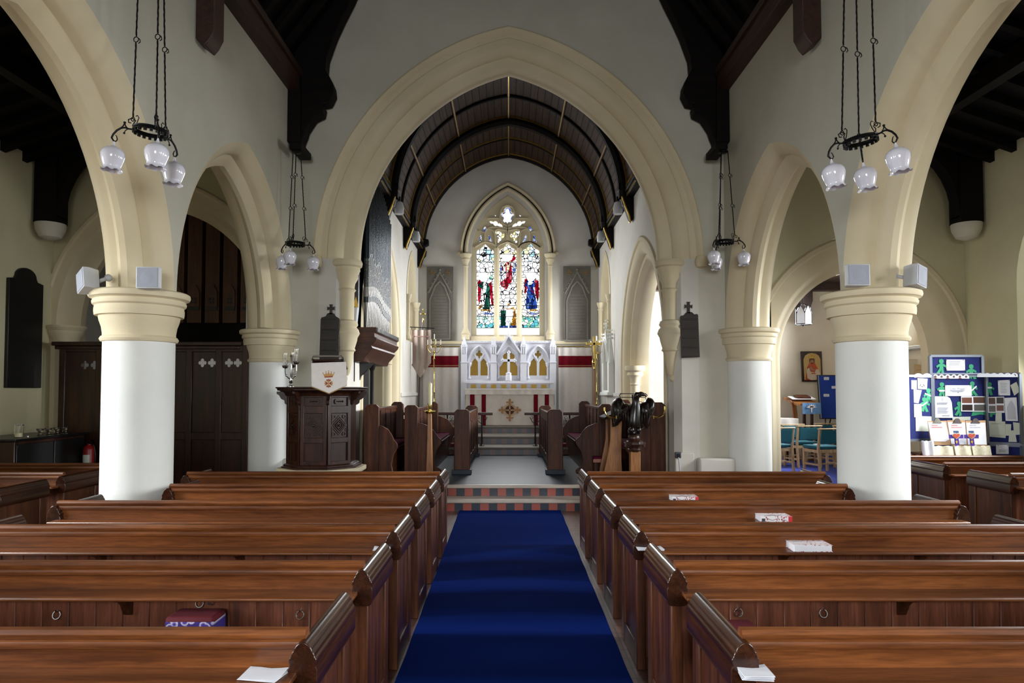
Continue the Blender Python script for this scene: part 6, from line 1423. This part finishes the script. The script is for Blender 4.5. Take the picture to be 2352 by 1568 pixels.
# lantern and its bracket
Y=13.2; t=thing('lantern','black iron lantern with pointed clear panes hanging in the chapel','lantern',(xx(1834,0,Y),Y,zy(747,Y)))
z=lambda y:zy(y,Y)-t.location.z
R=.16
mb=MB()
for k in range(6):
    a=2*PI*k/6+.3; b=2*PI*(k+1)/6+.3; p0=Vector((R*math.cos(a),R*math.sin(a),0)); p1=Vector((R*math.cos(b),R*math.sin(b),0))
    mb.cyl(p0+Vector((0,0,.02)),p0+Vector((0,0,.26)),.007,6); mb.cyl(p0+Vector((0,0,.02)),p1+Vector((0,0,.02)),.008,6)
    m_=(p0+p1)/2; mb.tube([p0+Vector((0,0,.22)),p0*.8+p1*.2+Vector((0,0,.3)),m_+Vector((0,0,.38)),p0*.2+p1*.8+Vector((0,0,.3)),p1+Vector((0,0,.22))],.007,6); mb.cyl(m_+Vector((0,0,.38)),(0,0,.42),.006,6)
mb.cyl((0,0,.41),(0,0,zc-t.location.z),.006,6); mb.sphere((0,0,0),.02,8); obj('iron_frame',mb,M_iron,t)
mb=MB()
for k in range(6):
    a=2*PI*k/6+.3; b=2*PI*(k+1)/6+.3; p0=Vector((R*.98*math.cos(a),R*.98*math.sin(a),0)); p1=Vector((R*.98*math.cos(b),R*.98*math.sin(b),0)); u=lambda f,h:p0*(1-f)+p1*f+Vector((0,0,h))
    mb.add([u(0,.02),u(1,.02),u(1,.22),u(.8,.3),u(.5,.37),u(.2,.3),u(0,.22)],[(0,1,2,3,4,5,6)])
obj('glass_panes',mb,glass('frosted_lantern_glass',srgb('#f2f4f8'),.6,.5),t)
Y=14.6; mb=MB(); X=xx(1846,0,Y); mb.xz([(X-.06,zy(733,Y)),(X+.0,zy(738,Y)),(X+.06,zy(728,Y)),(X+.07,zy(700,Y)),(X+.1,zy(690,Y)),(X+.1,zc+.12),(X-.45,zc+.12),(X-.2,zy(690,Y))],Y,Y+.3); single('roof_bracket',mb,M_beam,'brown timber roof bracket above the hanging lantern in the chapel','roof bracket',bevel=.01)
# sill things by the chapel window
Y=12.9; q=lambda a,b:(xx(a,0,Y),zy(b,Y))
mb=MB(); mb.box(7.45,7.82,11.5,14.0,2.52,2.58); struct('trim_7',mb,M_white,bevel=.01)
mb=MB(); mb.xz([q(2082,836),q(2119,838),q(2119,872),q(2082,872)],Y-.005,Y); t=single('poster','x' and mb,plain('peach_paper','#e6c79a',.8),'peach paper strip of childlike lettering under the chapel window','poster')
mb=MB()
for k in range(2): mb.xz([q(2086,849+8*k),q(2116,849+8*k),q(2116,850+8*k),q(2086,850+8*k)],Y-.007,Y-.004)
obj('writing_lines',mb,M_inkl,t,world=True)
mb=MB(); mb.box(q(2080,0)[0]-.2,7.74,Y,Y+.04,CF,2.35); single('folding_screen',mb,M_chap,'pale screen panel below the chapel window carrying the peach poster','screen')
# ---------------------------------------------------------------- navy notice boards in the right aisle
NY=9.42
n1=lambda a,b,y=NY:(xx(2080+a/6.273,0,y),zy(800+b/6.273,y))
t=thing('notice_board','large navy folding notice board covered with pinned papers in the right aisle','notice board',(n1(600,0)[0],NY+.02,.0))
def panelbox(name,a0,b0,a1,b1,ya=NY,yb=NY,frame=12):
    # a framed felt panel between two frame-pixel columns; ya,yb = distances of its left and right edges
    L=[n1(a0,b0,ya),n1(a1,b0,yb),n1(a1,b1,yb),n1(a0,b1,ya)]; Z1=L[0][1]; Z0=L[2][1]
    xL,xR=L[0][0],L[1][0]; mb=MB(); mb.add([(xL,ya,Z0),(xR,yb,Z0),(xR,yb,Z1),(xL,ya,Z1),(xL,ya+.02,Z0),(xR,yb+.02,Z0),(xR,yb+.02,Z1),(xL,ya+.02,Z1)],[(0,1,2,3),(7,6,5,4),(0,4,5,1),(1,5,6,2),(2,6,7,3),(3,7,4,0)]); p_=obj(name,mb,M_navy,t,world=True)
    mb=MB()
    for (x,y) in ((xL,ya),(xR,yb)): mb.box(x-.018,x+.018,y-.015,y+.03,Z0,Z1)
    for zz in (Z0,Z1): mb.add([(xL,ya-.012,zz-.016),(xR,yb-.012,zz-.016),(xR,yb-.012,zz+.016),(xL,ya-.012,zz+.016),(xL,ya+.025,zz-.016),(xR,yb+.025,zz-.016),(xR,yb+.025,zz+.016),(xL,ya+.025,zz+.016)],[(0,1,2,3),(7,6,5,4),(0,4,5,1),(1,5,6,2),(2,6,7,3),(3,7,4,0)])
    obj('panel_frame',mb,M_alu,p_,world=True)
YR=9.15
panelbox('header_panel',245,108,975,370)
panelbox('centre_panel',270,392,1018,1420)
panelbox('right_panel',1030,370,1505,1380,NY-.02,YR)
panelbox('left_panel',-260,392,255,1310,YR,NY-.02)
panelbox('lower_right_panel',1045,1385,1540,1900,NY-.02,YR)
for a,y in ((258,NY),(1024,NY),(1520,YR),(-260,YR)):
    mb=MB(); X=n1(a,0,y)[0]; mb.box(X-.02,X+.02,y-.02,y+.03,0,n1(0,1400,y)[1]); obj('leg',mb,M_alu,t,world=True)
def Ypan(a):
    if a<262: return YR+(NY-.02-YR)*max(0,(a+260)/515)
    if a>1024: return NY-.02+(YR-NY+.02)*(a-1030)/475
    return NY
def pin(name,label,cat,pts,mat,lift=.006,group=None,extra=None):
    mb=MB(); n=len(pts)
    F_=[(lambda y:(n1(a,b,y)[0],y,n1(a,b,y)[1]))(Ypan(a)-lift) for a,b in pts]; B_=[(x,y+.003,z) for x,y,z in F_]
    mb.add(F_+B_,[list(range(n)),list(range(2*n-1,n-1,-1))]+[(i,(i+1)%n,n+(i+1)%n,n+i) for i in range(n)])
    cx=sum(a for a,b in pts)/n; cy=max(b for a,b in pts)
    o=thing(name,label,cat,(n1(cx,cy,Ypan(cx))[0],Ypan(cx)-lift,n1(cx,cy,Ypan(cx))[1]),0,group)
    obj('sheet' if cat=='paper' else 'shape',mb,mat,o,world=True)
    if extra:
        ex2=[]
        for nm,m,shapes in extra: ex2+=([(nm,m,[q]) for q in shapes] if nm in ('portrait_print','shirt_print') else [(nm,m,shapes)])
        for nm,m,shapes in ex2:
            mb=MB()
            for sh in shapes:
                k=len(sh); G=[(lambda y:(n1(a,b,y)[0],y,n1(a,b,y)[1]))(Ypan(a)-lift-.002) for a,b in sh]; G2=[(x,y+.0015,z) for x,y,z in G]
                mb.add(G+G2,[list(range(k)),list(range(2*k-1,k-1,-1))]+[(i,(i+1)%k,k+(i+1)%k,k+i) for i in range(k)])
            obj(nm,mb,m,o,world=True)
    return o
R_=lambda a0,b0,a1,b1:[(a0,b0),(a1,b0),(a1,b1),(a0,b1)]
def lines(a0,a1,bs,h=5): return [R_(a0,b,a1-((i*37)%4)*(a1-a0)*.06,b+h) for i,b in enumerate(bs)]
def man(cx,cy,s,lean=0,arms=1):
    p=[(-14,-62),(-34,-78),(-42,-105),(-34,-132),(0,-146),(34,-132),(42,-105),(34,-78),(14,-62),(34,-58),(90,-26),(82,10),(34,-18),(32,20),(58+lean,110),(8+lean,118),(0,48),(-22+lean,112),(-72+lean,98),(-34,20),(-34,-16),(-78,14),(-90,-22),(-40,-56)]
    return [(cx+u*s,cy+v*s) for u,v in p]
men=[(400,270,.82,-15,'at the left of the navy header panel, beside a white notice'),(820,345,.82,35,'straddling the navy header and centre panels at the right'),(400,600,.78,10,'behind the left end of the Little notice on the navy board'),(830,590,.8,40,'behind the right end of the Little notice, wearing a slanted strip'),(1075,590,.72,0,'alone on the navy right panel, a strip across the chest'),(210,690,.8,20,'on the navy left panel, the higher one'),(150,820,.82,10,'on the navy left panel, the lower one'),(640,880,.8,-20,'half hidden by the photo sheet on the navy centre panel')]
for cx,cy,s,ln,w in men:
    ex=None
    if 'Little notice, wearing' in w: ex=[('white_strip',M_paper,[[(815,600),(885,535),(895,552),(822,615)]])]
    if 'across the chest' in w: ex=[('white_strip',M_paper,[R_(1042,552,1106,576)])]
    if 'behind the left end' in w: ex=[('white_strip',M_paper,[R_(358,598,445,620)])]
    if 'higher' in w: ex=[('white_strip',M_paper,[[(160,640),(255,680),(252,698),(156,656)]])]
    if 'lower' in w: ex=[('white_strip',M_paper,[[(108,820),(185,765),(194,780),(116,834)]])]
    pin('paper_figure','green paper cut-out figure '+w,'cut-out',man(cx,cy,s,ln),M_green,.005,'green paper figures',ex)
pin('paper_figure','green paper cut-out legs showing under the photo sheet on the centre panel','cut-out',[(830,900),(1010,900),(1015,960),(930,950),(840,970),(805,972)],M_green,.005,'green paper figures')
pin('paper_figure','green paper cut-out leg showing under the photo sheet on the right panel','cut-out',[(1070,915),(1140,915),(1145,960),(1105,950),(1100,985),(1070,985)],M_green,.005,'green paper figures')
pins=lambda *a:('drawing_pins',M_ink,[R_(x-5,y-5,x+5,y+5) for x,y in a])
pin('notice','white landscape notice with short printed lines on the header panel of the navy board','paper',R_(470,160,733,318),M_paper,.009,None,[('print',M_inkl,lines(510,670,(182,205,228),10)+lines(500,700,(262,),4)),pins((478,168),(712,168),(478,308),(722,310))])
o=pin('notice','wide white Little title notice in the middle of the navy centre panel','paper',R_(445,530,818,685),M_paper,.011,None,[('subtitle_print',M_inkl,lines(520,720,(600,612),8)+lines(545,690,(622,),6)),pins((455,538),(803,538),(628,634))])
mb=MB(); y=NY-.0145; c=n1(625,580,y); text_mb(mb,'“Little Prayer”',.045,lambda a,b:(c[0]+a*.92,y,c[1]+b)); obj('title_print',mb,M_inkl,o,world=True)
pin('notice','tall printed letter with a curled corner at the left of the navy centre panel','paper',[(285,688),(470,690),(510,715),(535,780),(550,1000),(290,998)],M_paper,.010,None,[('print',M_inkl,lines(330,480,(775,788,800),9)+lines(330,485,range(850,930,13),6)+lines(395,500,(962,),12)+lines(392,420,(705,718,732,745),6))])
ph=[plain('photo_brown_a','#4a2a1c',.3),plain('photo_brown_b','#6b4030',.3),plain('photo_dark','#2c1c18',.3),plain('photo_grey','#565350',.3)]
pin('photo_sheet','white sheet of four dark church photos on the navy centre panel','paper',[(668,688),(1022,690),(1024,912),(664,906)],M_paper,.012,None,[('photo',ph[1],[R_(680,706,820,786)]),('photo',ph[0],[R_(842,700,1002,786)]),('photo',ph[2],[R_(682,808,826,892)]),('photo',ph[3],[R_(850,808,1008,896)])])
pin('photo_sheet','white sheet of four dark church photos on the navy right panel','paper',[(1046,702),(1274,692),(1278,926),(1044,926)],M_paper,.012,None,[('photo',ph[0],[R_(1056,710,1148,800)]),('photo',ph[2],[R_(1168,706,1266,792)]),('photo',ph[3],[R_(1058,824,1150,912)]),('photo',ph[1],[R_(1168,818,1266,898)])])
pin('notice','white printed sheet at the top of the navy right panel','paper',[(1193,460),(1362,452),(1362,676),(1198,676)],M_paper,.008,None,[('print',M_inkl,lines(1230,1320,range(500,650,22),6)),pins((1202,468),(1354,462),(1208,668))])
pin('notice','tilted cream note at the top right edge of the navy right panel','paper',[(1368,530),(1455,480),(1502,615),(1420,680)],M_paperc,.008)
pin('notice','tall white drawing of an arched window on the navy right panel','paper',[(1280,712),(1450,704),(1462,1046),(1290,1042)],M_paper,.008,None,[('pencil_drawing',plain('pencil_shading','#b9bac2',.8),[[(1320,1020),(1315,850),(1345,790),(1375,745),(1405,790),(1430,850),(1435,1020)]])])
pin('notice','narrow cream strip hanging below the right panel photo sheet','paper',[(1152,930),(1235,928),(1236,1060),(1144,1056)],M_paperc,.013)
pin('notice','large cream sheet low on the navy right panel','paper',[(1048,1045),(1282,1052),(1282,1290),(1056,1270)],M_paperc,.009,None,[('print',M_inkl,lines(1085,1230,(1080,),6)+lines(1085,1260,(1250,),4))])
pin('notice','small cream note beside the large cream sheet on the navy right panel','paper',[(1284,1088),(1366,1090),(1360,1180),(1330,1255),(1284,1255)],M_paperc,.008)
pin('notice','cream scroll-shaped note at the lower right of the navy right panel','paper',[(1392,1062),(1498,1075),(1492,1240),(1430,1245),(1400,1180)],M_paperc,.007)
pin('notice','cream scroll-shaped note lowest on the navy right panel','paper',[(1325,1180),(1430,1180),(1424,1250),(1438,1348),(1324,1345),(1332,1250)],M_paperc,.011)
pin('notice','white printed sheet on the lower right panel just above the pew','paper',R_(1145,1388,1320,1520),M_paper,.008,None,[('print',M_inkl,lines(1180,1285,(1460,1480),8)),pins((1175,1398),(1310,1400))])
pin('notice','cream card with a pencil sketch at the top of the navy left panel','paper',[(58,425),(200,435),(188,590),(58,582)],M_paperc,.008,None,[('pencil_sketch',M_ink,[[(85,540),(100,510),(108,512),(95,545)],[(140,510),(160,545),(150,548),(132,515)],R_(110,545,135,556)])])
pin('notice','white sheet tilted at the left edge of the navy left panel','paper',[(0,590),(115,600),(65,790),(0,780)],M_paper,.007)
pin('notice','white sheet at the far left edge of the navy left panel, top','paper',R_(-30,458,45,585),M_paper,.006)
pin('notice','large cream sheet low on the navy left panel','paper',[(100,975),(255,980),(250,1195),(20,1190),(20,985)],M_paperc,.008,None,[('print',M_inkl,lines(120,220,(1010,),6))])
pin('notice','cream strip between the green figure and the column on the left panel','paper',R_(0,800,108,990),M_paperc,.010)
pin('notice','short cream strip along the bottom of the navy centre panel','paper',[(540,985),(795,982),(792,1034),(540,1034)],M_paperc,.008)
# portrait border strips
def border(label,a0,a1,b,dn):
    n=int((a1-a0)/86); pts=[(a0,b+46)]+[p for k in range(n) for p in ((a0+(a1-a0)*k/n+4,b+10),(a0+(a1-a0)*(k+.25)/n,b-8),(a0+(a1-a0)*(k+.5)/n,b-14),(a0+(a1-a0)*(k+.75)/n,b-8),(a0+(a1-a0)*(k+1)/n-4,b+10))]+[(a1,b+46)]
    hd=[[(a0+(a1-a0)*(k+.5)/n+16*math.cos(q*PI/4),b+18+18*math.sin(q*PI/4)) for q in range(8)] for k in range(n)]
    return pin('border_strip',label,'paper border',pts,M_paper,.014,None,[('portrait_print',plain('brown_print','#5a463e',.8),hd),('shirt_print',M_rthread,[R_(a0+(a1-a0)*(k+.5)/n-22,b+36,a0+(a1-a0)*(k+.5)/n+22,b+45) for k in range(0,n,2)])])
border('scalloped white border of little printed heads along the navy centre panel',270,790,388,0)
border('scalloped white border of little printed heads along the navy right panel',900,1480,366,0)
border('scalloped white border of little printed heads along the navy left panel',10,255,372,0)
M_leaf=plain('printed_cream_leaflet','#cfc8ae',.8,0,.14,30)
# the table with clipboards in front of the boards
TY=9.18; n2=lambda a,b:n1(a,b,TY)
zt_=n2(0,1500)[1]
t=thing('display_table','low table holding clipboards in front of the navy notice boards','table',((n2(560,0)[0]),TY+.1,0))
mb=MB(); mb.box(n2(40,0)[0],n2(1030,0)[0],TY-.06,TY+.2,zt_-.03,zt_-.005); obj('tabletop',mb,M_stall,t,world=True)
for a in (80,1000):
    for yy in (TY-.04,TY+.15):
        mb=MB(); mb.box(n2(a,0)[0]-.02,n2(a,0)[0]+.02,yy-.02,yy+.02,0,zt_-.03); obj('leg',mb,M_stall,t,world=True)
M_board=plain('hardboard','#a8835c',.7)
def clip(label,pts,paper,clipx,cy,cm,crosses):
    t=thing('clipboard',label,'clipboard',(n2(clipx,0)[0],TY,zt_)); lean=lambda b:TY+.10*(1500-b)/500
    G=lambda ps,d:[(n1(a,b,lean(b)-d)[0],lean(b)-d,n1(a,b,lean(b)-d)[1]) for a,b in ps]
    def lay(nm,ps,m,d,par=t,th=.004):
        mb=MB(); k=len(ps); A_=G(ps,d); B_=[(x,y+th,z) for x,y,z in A_]; mb.add(A_+B_,[list(range(k)),list(range(2*k-1,k-1,-1))]+[(i,(i+1)%k,k+(i+1)%k,k+i) for i in range(k)]); return obj(nm,mb,m,par,world=True)
    lay('backing',pts,M_board,.02); pp=lay('paper',paper,M_paper,.024)
    lay('clip',[(clipx-65,cy+40),(clipx-40,cy+20),(clipx-30,cy-10),(clipx-10,cy-26),(clipx+20,cy-26),(clipx+40,cy-8),(clipx+48,cy+20),(clipx+72,cy+40)],cm,.034,th=.01)
    x0=min(a for a,b in paper)+50
    for k in range(2): lay('heading_print',R_(x0,cy+70+28*k,x0+90+60*k,cy+80+28*k),M_redink if crosses!=2 else M_inkl,.026,pp,.002)
clip('brown clipboard with a blank-looking sheet, left of three below the navy boards',[(185,1045),(455,1040),(510,1390),(230,1392)],[(192,1062),(440,1062),(488,1310),(430,1342),(236,1336)],322,1032,M_steel,0)
clip('brown clipboard with a red heading, middle of three below the navy boards',[(462,1035),(715,1030),(745,1400),(515,1400)],[(470,1062),(712,1065),(730,1385),(515,1372)],605,1034,M_oakd,1)
clip('brown clipboard with a dark clip, right of three below the navy boards',[(722,1040),(1005,1035),(1020,1412),(745,1412)],[(730,1070),(998,1070),(1012,1386),(750,1386)],862,1034,M_oakd,2)
M_violet=plain('purple_card','#4a2a8c',.7); M_orange=plain('orange_card','#c8543a',.7); M_teald=plain('slate_blue_card','#3d5a80',.7); M_yel=plain('yellow_card','#d8b838',.7)
for lab,cx in (('purple paper cross with an orange heart, left one, standing before the middle clipboard',585),('purple paper cross with an orange heart, right one, standing before the right clipboard',800)):
    t=thing('paper_cross',lab,'paper cross',(n2(cx,0)[0],TY-.04,n2(0,1415)[1]),0,'purple paper crosses')
    def lay(nm,ps,m,d):
        mb=MB(); mb.xz([n1(cx+u,v,TY-.04) for u,v in ps],TY-.045-d,TY-.042-d); obj(nm,mb,m,t,world=True)
    lay('cross_shape',[(-30,1190),(30,1190),(30,1240),(100,1240),(100,1295),(30,1295),(45,1410),(-20,1410),(-30,1295),(-105,1295),(-105,1240),(-30,1240)],M_violet,0)
    lay('top_arm',[(-45,1185),(30,1185),(35,1225),(-40,1228)],M_teald,.003)
    ht=lambda s:[(0,1300*1+0),(-.9*s*52,1262),(-s*50,1240),(-s*34,1222),(-s*12,1222),(0,1236),(s*12,1222),(s*34,1222),(s*50,1240),(s*46,1262)]
    lay('heart_border',[(-5,1308),(-58,1262),(-60,1236),(-38,1214),(-10,1216),(0,1226),(14,1216),(40,1216),(56,1238),(52,1264)],M_paperc,.004)
    lay('heart',[(-5,1298),(-48,1260),(-50,1240),(-34,1226),(-10,1228),(0,1238),(14,1228),(36,1228),(46,1242),(42,1262)],M_orange,.007)
    lay('yellow_cross',[(-6,1325),(6,1325),(6,1338),(16,1338),(16,1348),(6,1348),(6,1368),(-6,1368),(-6,1348),(-16,1348),(-16,1338),(-6,1338)],M_yel,.004)
for k,(lab,a0,a1) in enumerate((('crumpled white sheet at the left end of the display table',60,215),('cream leaflets propped along the display table below the left clipboard',190,490),('cream leaflets propped along the display table below the middle clipboard',500,740),('cream leaflets propped along the display table below the right clipboard',750,1010))):
    mb=MB(); x0,x1=n2(a0,0)[0],n2(a1,0)[0]; zt1=n2(0,1400 if k else 1330)[1]
    mb.sheet([[(x0+(x1-x0)*i/10,TY-.075-.012*math.sin(i*.9+k)-.03*(1-j/4),zt_-.03+(zt1-zt_+.03)*j/4+.006*math.sin(i*1.7+k)*j/4) for i in range(11)] for j in range(5)],.03,(0,1,0))
    single('leaflet',mb,M_leaf if k else M_paper,lab,'leaflets')
# ================================================================ light
def area(name,loc,rot,sx,sy,power,col=(1,1,1),spread=180):
    l=bpy.data.lights.new(name,'AREA'); l.shape='RECTANGLE'; l.size=sx; l.size_y=sy; l.energy=power; l.color=col; l.spread=math.radians(spread)
    o=bpy.data.objects.new(name,l); C.objects.link(o); o.location=loc; o.rotation_euler=rot; return o
DAY=(.93,.97,1.0)
G_day=emit('daylit_pane','#f4faff',1.3)
n=2
def aisle_window(s,cy,zb,zs,half,h,X,power,n,nm=None):
    hole=[(cy-half,zb)]+arch_pts(cy,zs,half,arch_c(half,h),0,8)+[(cy+half,zb)]
    fr=[(cy-half-.05,zb-.05)]+arch_pts(cy,zs,half,arch_c(half,h),.05,8)+[(cy+half+.05,zb-.05)]
    mb=MB(); inner=[(cy-half+.08,zb+.1)]+arch_pts(cy,zs,half-.08,arch_c(half,h),0,8)+[(cy+half-.08,zb+.1)]
    mb.yz(fr,s*(X+.30),s*(X+.36),[inner]); mb.box(s*(X+.28),s*(X+.37),cy-.04,cy+.04,zb,zs+h-.05)
    w=struct('window_%d'%n,mb,M_cream)
    p=MB(); p.yz(hole,s*(X+.38),s*(X+.40)); obj('pane',p,G_day,w)
    area('window_daylight',(s*(X+(.22 if X==CXW else -.05)),cy,(zb+zs+h*.5)/2),(0,(PI/2-(TILT if X==AX else .05))*s,0),(zs+h*.5-zb)*.9,half*1.6,power,DAY,SPR)
for s in (-1,1):
    for cy in (8.4,4.85,1.3,-2.2)[0 if s>0 else 1:]:
        aisle_window(s,cy,1.55,3.2,.8,1.25,AX,LA*(1.3 if s<0 else 1.0),n); n+=1
    aisle_window(s,17.55,3.0,4.1,.72,1.1,CXW,LC if s>0 else LC*.6,n); n+=1
aisle_window(1,12.6,2.6,3.3,.9,.7,7.8,LCH,n); n+=1
mb=MB(); mb.xz([(-1.65,1.55)]+arch_pts(0,3.4,1.65,arch_c(1.6,2.0))+[(1.65,1.55)],-6.58,-6.5); w=struct('window_%d'%n,MB().box(-.05,.05,-6.45,-6.3,1.6,5.3).box(-1.6,1.6,-6.45,-6.3,3.3,3.4),M_cream); obj('pane',mb,G_day,w)
area('west_window_daylight',(0,-5.6,2.9),(PI/2-.28,0,0),2.9,2.4,LW,DAY,105)
area('east_window_daylight',(WC,GY-.6,4.7),(-PI/2+.35,0,0),1.6,2.4,LE,(.95,.98,1),130)
aisle_window(-1,13.6,1.9,3.2,.7,1.0,7.0,45,n); n+=1  # unseen organ chamber window, added to light the screen's quatrefoils from behind
w=bpy.data.worlds.new('sky'); bpy.context.scene.world=w; w.use_nodes=True
w.node_tree.nodes['Background'].inputs[0].default_value=(.6,.7,.85,1); w.node_tree.nodes['Background'].inputs[1].default_value=.3
# ================================================================ camera
cd=bpy.data.cameras.new('camera'); co=bpy.data.objects.new('camera',cd); C.objects.link(co)
cd.sensor_width=36; cd.lens=24.0; cd.shift_x=8/2352; cd.shift_y=58.3/2352; cd.clip_start=.05; cd.clip_end=200
co.location=(0,0,H); co.rotation_euler=(PI/2+PITCH,0,0)
sc=bpy.context.scene; sc.camera=co
sc.view_settings.view_transform='Standard'; sc.view_settings.look='None'; sc.view_settings.exposure=EXPO; sc.view_settings.gamma=1
sc.view_settings.use_curve_mapping=False
